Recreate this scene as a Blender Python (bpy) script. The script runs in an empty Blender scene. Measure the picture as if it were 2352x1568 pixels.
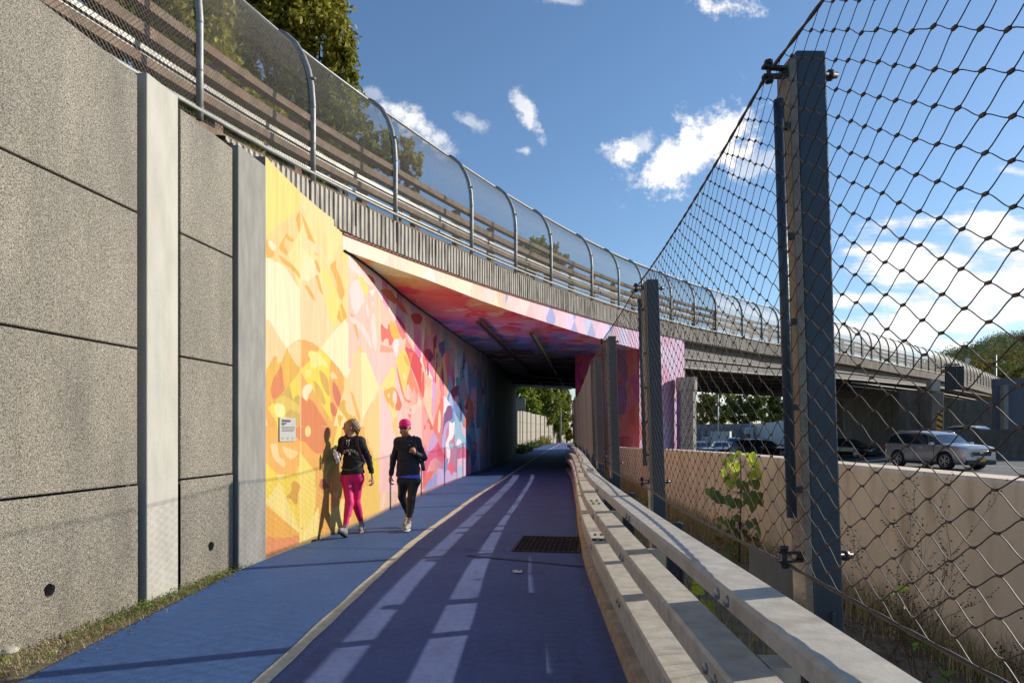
import bpy, bmesh, math, random
import numpy as np
from mathutils import Vector, Matrix, noise as mnoise
R = math.radians
sc = bpy.context.scene
COL = sc.collection
F = 1568.0                      # focal length in the measuring frame (2352 px wide), 24 mm lens
# ---------------------------------------------------------------- camera
cam_d = bpy.data.cameras.new("camera"); cam = bpy.data.objects.new("camera", cam_d); COL.objects.link(cam)
cam.location = (0, 0, 1.5); cam.rotation_euler = (R(90), 0, 0)
cam_d.lens = 24; cam_d.sensor_width = 36; cam_d.shift_y = 0.088; cam_d.clip_start = 0.05; cam_d.clip_end = 6000
sc.camera = cam
# ---------------------------------------------------------------- light
SUN_EL = 21.5; SUN_TAN = 0.35
sh = Vector((1, SUN_TAN, 0)).normalized()
SUN = Vector((sh.x*math.cos(R(SUN_EL)), sh.y*math.cos(R(SUN_EL)), math.sin(R(SUN_EL))))
ld = bpy.data.lights.new("sun", 'SUN'); ld.energy = 5.0; ld.angle = R(0.53); ld.color = (1.0, 0.92, 0.80)
lo = bpy.data.objects.new("sun", ld); COL.objects.link(lo)
lo.rotation_euler = SUN.to_track_quat('Z', 'Y').to_euler()
sc.view_settings.view_transform = 'Standard'; sc.view_settings.look = 'None'
sc.view_settings.gamma = 1; sc.view_settings.exposure = 0.14
sc.cycles.max_bounces = 16; sc.cycles.diffuse_bounces = 8; sc.cycles.transparent_max_bounces = 24
world = bpy.data.worlds.new("World"); sc.world = world; world.use_nodes = True

def build_world():
    nt = world.node_tree; nt.nodes.clear(); N = nt.nodes.new; L = nt.links.new
    out = N('ShaderNodeOutputWorld'); bg = N('ShaderNodeBackground'); bg.inputs[1].default_value = 0.14
    sky = N('ShaderNodeTexSky'); sky.sky_type = 'NISHITA'; sky.sun_disc = False
    sky.sun_elevation = R(SUN_EL); sky.sun_rotation = math.atan2(SUN.x, SUN.y)
    sky.air_density = 1.1; sky.dust_density = 0.3; sky.ozone_density = 4.5
    tc = N('ShaderNodeTexCoord'); sep = N('ShaderNodeSeparateXYZ'); L(tc.outputs['Generated'], sep.inputs[0])
    def M(op, a, b=None, c=None, clamp=False):
        n = N('ShaderNodeMath'); n.operation = op; n.use_clamp = clamp
        for i, v in enumerate((a, b, c)):
            if v is None: continue
            if isinstance(v, (int, float)): n.inputs[i].default_value = v
            else: L(v, n.inputs[i])
        return n.outputs[0]
    dy = M('MAXIMUM', sep.outputs[1], 0.02)
    u = M('DIVIDE', sep.outputs[0], dy); v = M('DIVIDE', sep.outputs[2], dy)
    cmb = N('ShaderNodeCombineXYZ'); L(u, cmb.inputs[0]); L(v, cmb.inputs[1])
    def noise(scale, det, rough, off, sx=1, sy=1):
        mp = N('ShaderNodeMapping'); L(cmb.outputs[0], mp.inputs[0])
        mp.inputs['Location'].default_value = off; mp.inputs['Scale'].default_value = (sx, sy, 1)
        n = N('ShaderNodeTexNoise'); L(mp.outputs[0], n.inputs['Vector'])
        n.inputs['Scale'].default_value = scale; n.inputs['Detail'].default_value = det; n.inputs['Roughness'].default_value = rough
        return n.outputs[0]
    n1 = noise(9, 8, 0.62, (1, 2, 0)); n2 = noise(26, 7, 0.66, (5, 1, 0)); nw = noise(6, 8, 0.6, (3, 7, 0), 1, 4.5)
    n4 = noise(70, 6, .7, (2, 9, 0)); nn = M('ADD', M('ADD', M('MULTIPLY', M('SUBTRACT', n1, .5), 2.6), M('MULTIPLY', M('SUBTRACT', n2, .5), 2.6)), M('MULTIPLY', M('SUBTRACT', n4, .5), 1.0))
    nb = M('ADD', M('MULTIPLY', M('SUBTRACT', nw, .5), 3.4), M('MULTIPLY', M('SUBTRACT', n2, .5), .9))
    # x, y, rx, ry, tilt(deg), strength, streaky
    clouds = [(1600,345,165,88,32,1.0,0),(1650,312,120,72,28,1.0,0),(1545,375,85,72,40,1.0,0),(1440,352,58,38,-25,.85,0),
              (950,285,90,40,-30,.75,0),(1075,278,50,20,-15,.45,0),(1215,262,24,78,30,.75,0),(1208,346,24,14,0,.5,0),
              (1690,12,100,36,-8,.9,0),(1300,-2,60,16,0,.5,0),(1730,385,80,35,20,.5,0),(1480,330,40,30,0,.5,0),
              (2190,640,330,80,-14,1.0,1),(2330,560,260,70,-12,1.0,1),(2120,720,260,60,-8,1.0,1),(2040,770,240,40,-5,.85,1),(2330,395,60,12,-8,.6,1),
              (1330,940,60,40,0,.7,1),(1640,900,300,60,0,.5,1),(850,215,30,20,0,.35,0),(2300,690,180,90,0,.9,1)]
    tot = None
    for (x, y, rx, ry, tl, st, k) in clouds:
        uc = (x-1176)/F; vc = (991-y)/F; rx /= F; ry /= F; c = math.cos(R(tl)); s = math.sin(R(tl))
        du = M('SUBTRACT', u, uc); dv = M('SUBTRACT', v, vc)
        a = M('DIVIDE', M('ADD', M('MULTIPLY', du, c), M('MULTIPLY', dv, s)), rx)
        b = M('DIVIDE', M('SUBTRACT', M('MULTIPLY', dv, c), M('MULTIPLY', du, s)), ry)
        d = M('SQRT', M('ADD', M('MULTIPLY', a, a), M('MULTIPLY', b, b)))
        val = M('ADD', M('SUBTRACT', 1.0, d), nb if k else nn)
        m = M('MULTIPLY', M('MULTIPLY', M('MULTIPLY', M('POWER', M('MAXIMUM', val, 0.0), 1.3), 1.9, clamp=True), M('MULTIPLY', M('SUBTRACT', 1.7, d), 1.6, clamp=True)), st)
        tot = m if tot is None else M('MAXIMUM', tot, m)
    tot = M('MULTIPLY', tot, M('GREATER_THAN', sep.outputs[1], 0.05), clamp=True)
    # cloud shade: brighter towards the sun side, greyer below
    shd = noise(14, 6, .6, (1.04, 2.05, 0)); cr = N('ShaderNodeValToRGB'); L(M('ADD', shd, M('MULTIPLY', tot, .18)), cr.inputs[0])
    cr.color_ramp.elements[0].position = .42; cr.color_ramp.elements[0].color = (5.0, 5.3, 6.1, 1)
    cr.color_ramp.elements[1].position = .72; cr.color_ramp.elements[1].color = (8.2, 8.0, 7.6, 1)
    mx = N('ShaderNodeMix'); mx.data_type = 'RGBA'; L(tot, mx.inputs[0]); L(sky.outputs[0], mx.inputs[6]); L(cr.outputs[0], mx.inputs[7])
    L(mx.outputs[2], bg.inputs[0]); L(bg.outputs[0], out.inputs[0])
build_world()

# ---------------------------------------------------------------- helpers
def s2l(c):
    return tuple(((v/255)/12.92 if v/255 <= .04045 else ((v/255+.055)/1.055)**2.4) for v in c)
def P(x, y, Y):                 # pixel of the measuring frame at depth Y -> point of the place
    return Vector(((x-1176)/F*Y, Y, 1.5+(991-y)/F*Y))
def tag(o, label=None, cat=None, group=None, kind=None):
    if label: o['label'] = label
    if cat: o['category'] = cat
    if group: o['group'] = group
    if kind: o['kind'] = kind
    return o
def empty(name, loc, label, cat, group=None, rz=0):
    o = bpy.data.objects.new(name, None); COL.objects.link(o); o.location = loc; o.rotation_euler = (0, 0, rz)
    o.empty_display_size = .2
    return tag(o, label, cat, group)
def copy_tree(o, parent=None):
    c = o.copy(); COL.objects.link(c)
    if parent: c.parent = parent
    for ch in list(o.children): copy_tree(ch, c)
    return c
MATS = {}
def mat(name, col, rough=.7, metal=0, var=.15, scale=8, bump=0, bscale=None, col2=None, spec=.5, detail=6, stretch=None, dirt=None, trans=0):
    if name in MATS: return MATS[name]
    m = bpy.data.materials.new(name); m.use_nodes = True; nt = m.node_tree; N = nt.nodes.new; L = nt.links.new
    b = nt.nodes['Principled BSDF']; b.inputs['Roughness'].default_value = rough; b.inputs['Metallic'].default_value = metal
    b.inputs['Specular IOR Level'].default_value = spec
    tc = N('ShaderNodeTexCoord'); vec = tc.outputs['Object']
    if stretch:
        mp = N('ShaderNodeMapping'); L(vec, mp.inputs[0]); mp.inputs['Scale'].default_value = stretch; vec = mp.outputs[0]
    n = N('ShaderNodeTexNoise'); L(vec, n.inputs['Vector']); n.inputs['Scale'].default_value = scale; n.inputs['Detail'].default_value = detail
    n.inputs['Roughness'].default_value = .62
    cr = N('ShaderNodeValToRGB'); L(n.outputs[0], cr.inputs[0])
    c1 = tuple(v*(1-var) for v in col); c2 = col2 if col2 else tuple(min(1, v*(1+var)) for v in col)
    cr.color_ramp.elements[0].position = .34; cr.color_ramp.elements[0].color = (*c1, 1)
    cr.color_ramp.elements[1].position = .66; cr.color_ramp.elements[1].color = (*c2, 1)
    src = cr.outputs[0]
    if dirt:
        n3 = N('ShaderNodeTexNoise'); mp3 = N('ShaderNodeMapping'); L(tc.outputs['Object'], mp3.inputs[0]); mp3.inputs['Scale'].default_value = dirt[1]
        L(mp3.outputs[0], n3.inputs['Vector']); n3.inputs['Scale'].default_value = dirt[2]; n3.inputs['Detail'].default_value = 7
        c3 = N('ShaderNodeValToRGB'); L(n3.outputs[0], c3.inputs[0]); c3.color_ramp.elements[0].position = dirt[3]; c3.color_ramp.elements[1].position = dirt[3]+.18
        mx = N('ShaderNodeMix'); mx.data_type = 'RGBA'; L(c3.outputs[0], mx.inputs[0]); L(src, mx.inputs[6]); mx.inputs[7].default_value = (*dirt[0], 1); src = mx.outputs[2]
    L(src, b.inputs['Base Color'])
    if bump:
        n2 = N('ShaderNodeTexNoise'); L(tc.outputs['Object'], n2.inputs['Vector']); n2.inputs['Scale'].default_value = bscale or scale*4; n2.inputs['Detail'].default_value = 5
        bp = N('ShaderNodeBump'); bp.inputs['Strength'].default_value = bump; bp.inputs['Distance'].default_value = .02
        L(n2.outputs[0], bp.inputs['Height']); L(bp.outputs[0], b.inputs['Normal'])
    if trans:
        tr = N('ShaderNodeBsdfTranslucent'); L(src, tr.inputs[0]); ms = N('ShaderNodeMixShader'); ms.inputs[0].default_value = trans
        L(b.outputs[0], ms.inputs[1]); L(tr.outputs[0], ms.inputs[2]); L(ms.outputs[0], nt.nodes['Material Output'].inputs[0])
    MATS[name] = m; return m
def paint_mat(name, rough=.75, attr='paint', bump=.06, grain=.06):
    if name in MATS: return MATS[name]
    m = bpy.data.materials.new(name); m.use_nodes = True; nt = m.node_tree; N = nt.nodes.new; L = nt.links.new
    b = nt.nodes['Principled BSDF']; b.inputs['Roughness'].default_value = rough
    a = N('ShaderNodeVertexColor'); a.layer_name = attr
    tc = N('ShaderNodeTexCoord'); mp = N('ShaderNodeMapping'); L(tc.outputs['Object'], mp.inputs[0]); mp.inputs['Scale'].default_value = (6, 6, .5)
    n = N('ShaderNodeTexNoise'); L(mp.outputs[0], n.inputs['Vector']); n.inputs['Scale'].default_value = 3; n.inputs['Detail'].default_value = 8
    mr = N('ShaderNodeMapRange'); L(n.outputs[0], mr.inputs[0]); mr.inputs[1].default_value = .3; mr.inputs[2].default_value = .7
    mr.inputs[3].default_value = 1-grain*2; mr.inputs[4].default_value = 1+grain
    vm = N('ShaderNodeVectorMath'); vm.operation = 'SCALE'; L(a.outputs[0], vm.inputs[0]); L(mr.outputs[0], vm.inputs['Scale'])
    L(vm.outputs[0], b.inputs['Base Color'])
    n2 = N('ShaderNodeTexNoise'); L(tc.outputs['Object'], n2.inputs['Vector']); n2.inputs['Scale'].default_value = 45; n2.inputs['Detail'].default_value = 4
    bp = N('ShaderNodeBump'); bp.inputs['Strength'].default_value = bump; L(n2.outputs[0], bp.inputs['Height']); L(bp.outputs[0], b.inputs['Normal'])
    MATS[name] = m; return m
class MB:
    def __init__(s): s.v = []; s.f = []; s.m = []; s.smooth = []
    def add(s, vs, fs, mi=0, sm=False):
        o = len(s.v); s.v.extend([tuple(q) for q in vs])
        for f in fs: s.f.append(tuple(i+o for i in f)); s.m.append(mi); s.smooth.append(sm)
    def box(s, c, size, rz=0, mi=0, rot=None):
        hx, hy, hz = size[0]/2, size[1]/2, size[2]/2
        vs = [Vector((x*hx, y*hy, z*hz)) for x in (-1, 1) for y in (-1, 1) for z in (-1, 1)]
        M = rot if rot else Matrix.Rotation(rz, 3, 'Z')
        vs = [M@q+Vector(c) for q in vs]
        s.add(vs, [(0,1,3,2),(4,6,7,5),(0,4,5,1),(2,3,7,6),(0,2,6,4),(1,5,7,3)], mi)
    def bar(s, a, b, w, h, mi=0, up=(0,0,1)):       # a box beam from a to b
        a = Vector(a); b = Vector(b); d = (b-a); L = d.length; d.normalize(); up = Vector(up)
        sd = d.cross(up)
        if sd.length < 1e-4: sd = d.cross(Vector((1, 0, 0)))
        sd.normalize(); u2 = sd.cross(d)
        vs = [p+sd*(i*w/2)+u2*(j*h/2) for p in (a, b) for i in (-1, 1) for j in (-1, 1)]
        s.add(vs, [(0,1,3,2),(4,6,7,5),(0,4,5,1),(2,3,7,6),(0,2,6,4),(1,5,7,3)], mi)
    def tube(s, pts, r, n=6, mi=0, closed=False, cap=True, sm=True):
        pts = [Vector(p) for p in pts]; k = len(pts); rs = r if isinstance(r, (list, tuple)) else [r]*k
        t0 = (pts[1]-pts[0]).normalized(); ref = Vector((0, 0, 1)) if abs(t0.z) < .9 else Vector((1, 0, 0))
        nx = t0.cross(ref).normalized(); vs = []
        for i, p in enumerate(pts):
            t = (pts[min(i+1, k-1)]-pts[max(i-1, 0)]).normalized()
            nx = (nx-t*nx.dot(t)).normalized(); ny = t.cross(nx)
            for j in range(n):
                a = 2*math.pi*j/n; vs.append(p+(nx*math.cos(a)+ny*math.sin(a))*rs[i])
        fs = [(i*n+j, i*n+(j+1) % n, (i+1)*n+(j+1) % n, (i+1)*n+j) for i in range(k-1) for j in range(n)]
        if cap: fs += [tuple(range(n))[::-1], tuple((k-1)*n+j for j in range(n))]
        s.add(vs, fs, mi, sm)
    def sweep(s, frames, prof, mi=0, closed=True, cap=True, sm=False):
        # frames: (origin, side vector, up vector); prof: (a, b) -> origin + side*a + up*b
        n = len(prof); vs = []
        for (o, sd, up) in frames:
            for (a, b) in prof: vs.append(o+sd*a+up*b)
        k = len(frames); rng = n if closed else n-1
        fs = [(i*n+j, i*n+(j+1) % n, (i+1)*n+(j+1) % n, (i+1)*n+j) for i in range(k-1) for j in range(rng)]
        if cap and closed: fs += [tuple(range(n))[::-1], tuple((k-1)*n+j for j in range(n))]
        s.add(vs, fs, mi, sm)
    def disc(s, c, nrm, r, n=16, mi=0, th=.01):
        c = Vector(c); nrm = Vector(nrm).normalized(); s.tube([c, c+nrm*th], r, n, mi, sm=False)
    def build(s, name, mats, parent=None, bevel=0, loc=None):
        me = bpy.data.meshes.new(name); me.from_pydata(s.v, [], s.f)
        for m in (mats if isinstance(mats, (list, tuple)) else [mats]): me.materials.append(m)
        me.polygons.foreach_set('material_index', s.m); me.polygons.foreach_set('use_smooth', s.smooth); me.update()
        bm = bmesh.new(); bm.from_mesh(me); bmesh.ops.recalc_face_normals(bm, faces=bm.faces); bm.to_mesh(me); bm.free()
        o = bpy.data.objects.new(name, me); COL.objects.link(o)
        if parent:
            o.parent = parent; 
            if loc is None: o.matrix_parent_inverse = Matrix.LocRotScale(parent.location, parent.rotation_euler, parent.scale).inverted()
        if loc is not None: o.location = loc
        if bevel:
            bv = o.modifiers.new('b', 'BEVEL'); bv.width = bevel; bv.segments = 2; bv.limit_method = 'ANGLE'; bv.angle_limit = R(40)
        return o
def interp(pts, y):             # piecewise linear table [(y, x)]
    ys = [p[0] for p in pts]; xs = [p[1] for p in pts]
    return float(np.interp(y, ys, xs))
def nparr_obj(name, V, Fc, m, parent=None, smooth=False, colors=None, uv=None):
    me = bpy.data.meshes.new(name); V = np.asarray(V, dtype=np.float32); Fc = np.asarray(Fc, dtype=np.int32)
    me.vertices.add(len(V)); me.vertices.foreach_set('co', V.ravel())
    nf, k = Fc.shape; me.loops.add(nf*k); me.loops.foreach_set('vertex_index', Fc.ravel())
    me.polygons.add(nf); me.polygons.foreach_set('loop_start', np.arange(nf, dtype=np.int32)*k)
    me.polygons.foreach_set('use_smooth', np.full(nf, smooth)); 
    for mm in (m if isinstance(m, (list, tuple)) else [m]): me.materials.append(mm)
    me.update(calc_edges=True)
    if colors is not None:
        ca = me.color_attributes.new('paint', 'FLOAT_COLOR', 'POINT')
        c4 = np.ones((len(V), 4), dtype=np.float32); c4[:, :3] = colors; ca.data.foreach_set('color', c4.ravel())
    me.validate()
    o = bpy.data.objects.new(name, me); COL.objects.link(o)
    if parent:
        o.parent = parent; o.matrix_parent_inverse = Matrix.LocRotScale(parent.location, parent.rotation_euler, parent.scale).inverted()
    return o
def grid_faces(nr, nc, flip=False):
    i, j = np.meshgrid(np.arange(nr-1), np.arange(nc-1), indexing='ij'); a = (i*nc+j).ravel()
    f = np.stack([a, a+1, a+nc+1, a+nc], 1)
    return f[:, ::-1] if flip else f

# ---------------------------------------------------------------- the plan of the place
WALL = [(8.14,-2.94),(10.6,-2.56),(14.5,-2.31),(18,-2.03),(22.8,-1.57),(28,-.95),(36,-.2),(46.7,.27)]      # mural wall (Y, X)
PE = [(-3,.57),(0,.6),(2.5,.655),(4.08,.687),(5.8,.74),(7.87,.82),(9.3,.92),(11.25,1.07),(14,1.3),(17,1.53),(21.6,1.86),(27,2.12),(34,2.75),(47,4.0),(90,8.0)]
LINE = [(-3,-1.45),(3,-1.49),(4.08,-1.496),(5.29,-1.466),(7.33,-1.413),(9.2,-1.34),(12.4,-1.1),(15.5,-.86),(19.1,-.50),(27,.22),(38,1.24),(60,3.4),(90,6.5)]
BAR = [(-3,3.12),(4.1,3.1),(7.5,3.05),(10,3.05),(14.2,3.12),(18,3.25),(22,3.42),(26.5,3.62)]
BTOP = [(-3,1.2),(8,1.2),(10,1.19),(14.2,1.137),(22,1.0),(26.5,.95)]
def smooth_tab(t, n=160):       # Catmull-Rom through a table
    out = []; ys = np.linspace(t[0][0], t[-1][0], n)
    Y = np.array([p[0] for p in t]); X = np.array([p[1] for p in t]); d = np.gradient(X, Y)
    for y in ys:
        i = min(max(np.searchsorted(Y, y)-1, 0), len(Y)-2); h = Y[i+1]-Y[i]; s = (y-Y[i])/h
        x = (2*s**3-3*s**2+1)*X[i]+(s**3-2*s**2+s)*h*d[i]+(-2*s**3+3*s**2)*X[i+1]+(s**3-s**2)*h*d[i+1]
        out.append((y, float(x)))
    return out
PE = smooth_tab(PE); LINE = smooth_tab(LINE); WALLS = smooth_tab(WALL, 120)
BPX = [(521,303,3.33),(719,409,3.61),(905,499,3.66),(1080,578,3.78),(1180,621,3.90),(1263,652,4.02),(1357,687,4.13),(1419,707,4.22),(1473,724,4.30),
       (1541,739,4.38),(1594,754,4.42),(1643,763,4.47),(1704,776,4.52),(1749,786,4.56),(1787,792,4.6),(1920,811,4.8),(2063,840,5.0),(2156,858,5.1),(2227,878,5.15),(2320,908,5.2)]
BC = [(-4.55,.5,4.2),(-4.1,2.6,4.4),(-3.62,5.2,4.62)]+[((x-1176)/F*(s*F/(991-y)), s*F/(991-y), 1.5+s) for (x, y, s) in BPX]+[(88,118,6.72)]
def cr_curve(P3, step=.1):
    P3 = [Vector(p) for p in P3]; out = []
    for i in range(len(P3)-1):
        p0 = P3[max(i-1, 0)]; p1 = P3[i]; p2 = P3[i+1]; p3 = P3[min(i+2, len(P3)-1)]
        L = (p2-p1).length; k = max(2, int(L/step)); t1 = (p2-p0)/max((p2-p0).length, 1e-6)*L; t2 = (p3-p1)/max((p3-p1).length, 1e-6)*L
        for j in range(k):
            s = j/k; out.append(p1*(2*s**3-3*s**2+1)+t1*(s**3-2*s**2+s)+p2*(-2*s**3+3*s**2)+t2*(s**3-s**2))
    out.append(P3[-1]); return out
_raw = cr_curve(BC, .1)
for _ in range(5):             # relax the measured points into a fair curve
    q = _raw[:]
    for i in range(8, len(_raw)-8): q[i] = (_raw[i-8]+_raw[i+8]+_raw[i]*2)/4
    _raw = q
_acc = [0.0]
for i in range(1, len(_raw)): _acc.append(_acc[-1]+(_raw[i]-_raw[i-1]).length)
BLEN = _acc[-1]; _A = np.array(_acc); _RX = np.array([list(p) for p in _raw])
def bp(t):                      # point of the bridge edge at arc length t
    return Vector((np.interp(t, _A, _RX[:, 0]), np.interp(t, _A, _RX[:, 1]), np.interp(t, _A, _RX[:, 2])))
def bframe(t):
    p = bp(t); d = bp(min(t+.15, BLEN))-bp(max(t-.15, 0)); d.z = 0; d.normalize()
    return p, d, Vector((-d.y, d.x, 0))     # point, along, inward (over the road)
def t_of_px(x):                 # arc length where the edge stands at picture column x
    u = (x-1176)/F; us = _RX[:, 0]/np.maximum(_RX[:, 1], .3); i = int(np.argmin(np.abs(us[60:]-u)))+60
    return float(_A[i])
WTOP = [(8.14,4.78),(9.05,4.66),(9.6,4.63),(10.45,4.62),(12,4.62)]
def ceil_z(Y): return float(np.interp(Y, [10.5, 12.8, 15, 18.2, 25, 28], [4.28, 4.36, 4.38, 4.46, 4.54, 4.57]))
print("bridge length", BLEN, [round(t_of_px(x), 1) for x in (719, 1180, 1473, 1576, 1920, 2320)])
# ================================================================ SETTING
def rz(X, Y):                   # height of the highway surface
    return -.16-min(max((Y-33)*.034, 0), .75)*min(max((29-X)/6, 0), 1)
def bar_x(Y): return interp(BAR, min(Y, 26.5)) if Y < 26.6 else 3.62+(Y-26.6)*.1
M_dirt = mat('dirt', (.16,.12,.075), .95, scale=5, var=.35, bump=.5, bscale=30, col2=(.24,.19,.12))
M_asph = mat('asphalt', (.11,.108,.105), .9, scale=3, var=.2, bump=.2, bscale=90)
# ground: one sheet to the horizon
xs = sorted(set([-1500,-600,-250,-120,-60,-30,-15,-8,-5,-4,-3.2]+[round(-3+i*.75, 2) for i in range(9)]+[3.9,4.2,4.6,5.2,6,7,8.5,10,12,14,16,18,20,22,24,26,28,30,33,36,40,50,60,80,120,250,600,1500]))
ys = sorted(set([-60,-20,-8,-4]+list(range(-2, 30, 2))+[32,34,36,38,40,43,46,50,54,58,62,66,70,80,90,100,120,160,250,400,700,1200,3000]))
Vg = []
for y in ys:
    for x in xs:
        z = -.03 if x < bar_x(y)+.35 else rz(x, y)-.06
        if y > 90 and x < 60: z = min(z, -.03-(y-90)*.012) if y < 400 else -3.7
        Vg.append((x, y, z))
g = nparr_obj('ground', Vg, grid_faces(len(ys), len(xs)), M_dirt); tag(g, kind='structure')
# highway
xs = list(np.arange(2.6, 60, 1.4)); ys2 = list(np.arange(-12, 33, 3))+list(np.arange(33, 64, 2.5))+[70,80,95,120,160]
Vh = [(max(x, bar_x(y)+.1) if i else bar_x(y)+.1, y, rz(max(x, bar_x(y)+.1), y)) for y in ys2 for i, x in enumerate(xs)]
h = nparr_obj('highway', Vh, grid_faces(len(ys2), len(xs)), M_asph); tag(h, kind='structure')
M_white = mat('road_paint', (.72,.72,.70), .7, var=.12, scale=14)
def strip_on_road(name, fx, y0, y1, w, m, dash=None):
    mb = MB(); y = y0
    while y < y1:
        L = dash[0] if dash else 2.0; ya = y; yb = min(y+L, y1)
        k = max(1, int((yb-ya)/1.5)); 
        for q in range(k):
            a = ya+(yb-ya)*q/k; b = ya+(yb-ya)*(q+1)/k; xa = fx(a); xb = fx(b)
            mb.add([(xa-w/2,a,rz(xa,a)+.012),(xa+w/2,a,rz(xa,a)+.012),(xb+w/2,b,rz(xb,b)+.012),(xb-w/2,b,rz(xb,b)+.012)], [(0,1,2,3)])
        y = yb+(dash[1] if dash else 0)
    return mb.build(name, m)
tag(strip_on_road('lane_line', lambda y: 8.2+.12*y, 2, 62, .15, M_white), kind='structure')
tag(strip_on_road('lane_line', lambda y: 12.0+.13*y, 2, 62, .13, M_white, dash=(3, 9)), kind='structure')
tag(strip_on_road('lane_line', lambda y: 17.8+.17*y, 2, 60, .15, M_white), kind='structure')

# path: two painted lanes and the cream line between them
def blue_mat(name, c, c2):
    m = mat(name, c, .82, var=.0, scale=1.3, col2=c2, bump=.35, bscale=140, detail=9)
    return m
def path_mat(name, c1, c2, dark):
    m = bpy.data.materials.new(name); m.use_nodes = True; nt = m.node_tree; N = nt.nodes.new; L = nt.links.new
    b = nt.nodes['Principled BSDF']; b.inputs['Roughness'].default_value = .78; b.inputs['Specular IOR Level'].default_value = .35
    tc = N('ShaderNodeTexCoord')
    def nz(scale, det, st=None):
        mp = N('ShaderNodeMapping'); L(tc.outputs['Object'], mp.inputs[0])
        if st: mp.inputs['Scale'].default_value = st
        n = N('ShaderNodeTexNoise'); L(mp.outputs[0], n.inputs['Vector']); n.inputs['Scale'].default_value = scale; n.inputs['Detail'].default_value = det; n.inputs['Roughness'].default_value = .65
        return n.outputs[0]
    def ramp(src, a, b_, ca, cb):
        r = N('ShaderNodeValToRGB'); L(src, r.inputs[0]); r.color_ramp.elements[0].position = a; r.color_ramp.elements[1].position = b_
        r.color_ramp.elements[0].color = (*ca, 1); r.color_ramp.elements[1].color = (*cb, 1); return r.outputs[0]
    base = ramp(nz(.9, 6), .35, .68, c1, c2)
    fine = ramp(nz(150, 4), .36, .66, (.45,.45,.48), (1.45,1.45,1.4))
    m1 = N('ShaderNodeMix'); m1.data_type = 'RGBA'; m1.blend_type = 'MULTIPLY'; m1.inputs[0].default_value = 1; L(base, m1.inputs[6]); L(fine, m1.inputs[7])
    mid = ramp(nz(14, 6), .35, .7, (.80,.80,.84), (1.12,1.12,1.1)); m0 = N('ShaderNodeMix'); m0.data_type = 'RGBA'; m0.blend_type = 'MULTIPLY'; m0.inputs[0].default_value = 1; L(m1.outputs[2], m0.inputs[6]); L(mid, m0.inputs[7]); m1 = m0
    st = ramp(nz(2.2, 9, (1.5, .35, 1)), .56, .74, (0,0,0), (.75,.75,.75))
    m2 = N('ShaderNodeMix'); m2.data_type = 'RGBA'; L(st, m2.inputs[0]); L(m1.outputs[2], m2.inputs[6]); m2.inputs[7].default_value = (*dark, 1)
    L(m2.outputs[2], b.inputs['Base Color'])
    bpn = N('ShaderNodeBump'); bpn.inputs['Strength'].default_value = .8; bpn.inputs['Distance'].default_value = .006; L(nz(170, 3), bpn.inputs['Height']); L(bpn.outputs[0], b.inputs['Normal'])
    return m
M_blue = path_mat('blue_path_paint', (.042,.105,.265), (.056,.132,.315), (.058,.11,.235))
M_lane = path_mat('violet_lane_paint', (.094,.130,.290), (.122,.168,.355), (.062,.062,.145))
def wall_x(Y):
    if Y < 7.45: return -2.96
    if Y < 8.6: return -2.96+(Y-7.45)*(.12/1.15)
    if Y > 46: return .3+(Y-46.7)*.103
    return float(np.interp(Y, [p[0] for p in WALLS], [p[1] for p in WALLS]))+.03
def ribbon(name, fl, fr, z, y0, y1, m, n=150, kind='structure'):
    Ys = np.linspace(y0, y1, n); V = []
    for y in Ys: V += [(fl(y), y, z), (fr(y), y, z)]
    o = nparr_obj(name, V, grid_faces(n, 2), m); tag(o, kind=kind); return o
lx = lambda y: interp(LINE, y); px_ = lambda y: interp(PE, y)
ribbon('path', wall_x, lambda y: lx(y), .0, -3, 90, M_blue, 300)
ribbon('bike_lane', lambda y: lx(y), lambda y: px_(y)+.02, .0, -3, 90, M_lane, 300)
M_cream = mat('cream_line_paint', (.56,.49,.36), .8, var=.16, scale=9, bump=.2, bscale=60, dirt=((.33,.27,.2), (1,1,1), 22, .6))
ribbon('path_line', lambda y: lx(y)-.05-.006*math.sin(y*5), lambda y: lx(y)+.05+.005*math.sin(y*7.3), .005, -3, 90, M_cream, 400)
# seams across the path and a ragged crack
M_dark = mat('seam', (.012,.014,.03), .95, var=.3, scale=30)
def seam(name, pts, w):
    mb = MB()
    for i in range(len(pts)-1):
        a = Vector(pts[i]); b = Vector(pts[i+1]); d = (b-a).normalized(); s = Vector((-d.y, d.x, 0))*w/2*(.6+.8*random.random())
        mb.add([a-s, a+s, b+s, b-s], [(0,1,2,3)])
    o = mb.build(name, M_dark); tag(o, kind='structure')
random.seed(4)
def wob(a, b, n, amp, z=.009):
    return [(a[0]+(b[0]-a[0])*i/n+random.uniform(-amp, amp), a[1]+(b[1]-a[1])*i/n+random.uniform(-amp, amp), z) for i in range(n+1)]
seam('path_seam', wob((-2.9, 8.85), (.1, 8.55), 30, .006), .014)
seam('path_seam', wob((-.55, 8.25), (.82, 7.55), 24, .008), .03)
seam('path_seam', wob((-.30, 11.2), (-.42, 8.3), 24, .012), .004)
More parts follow.
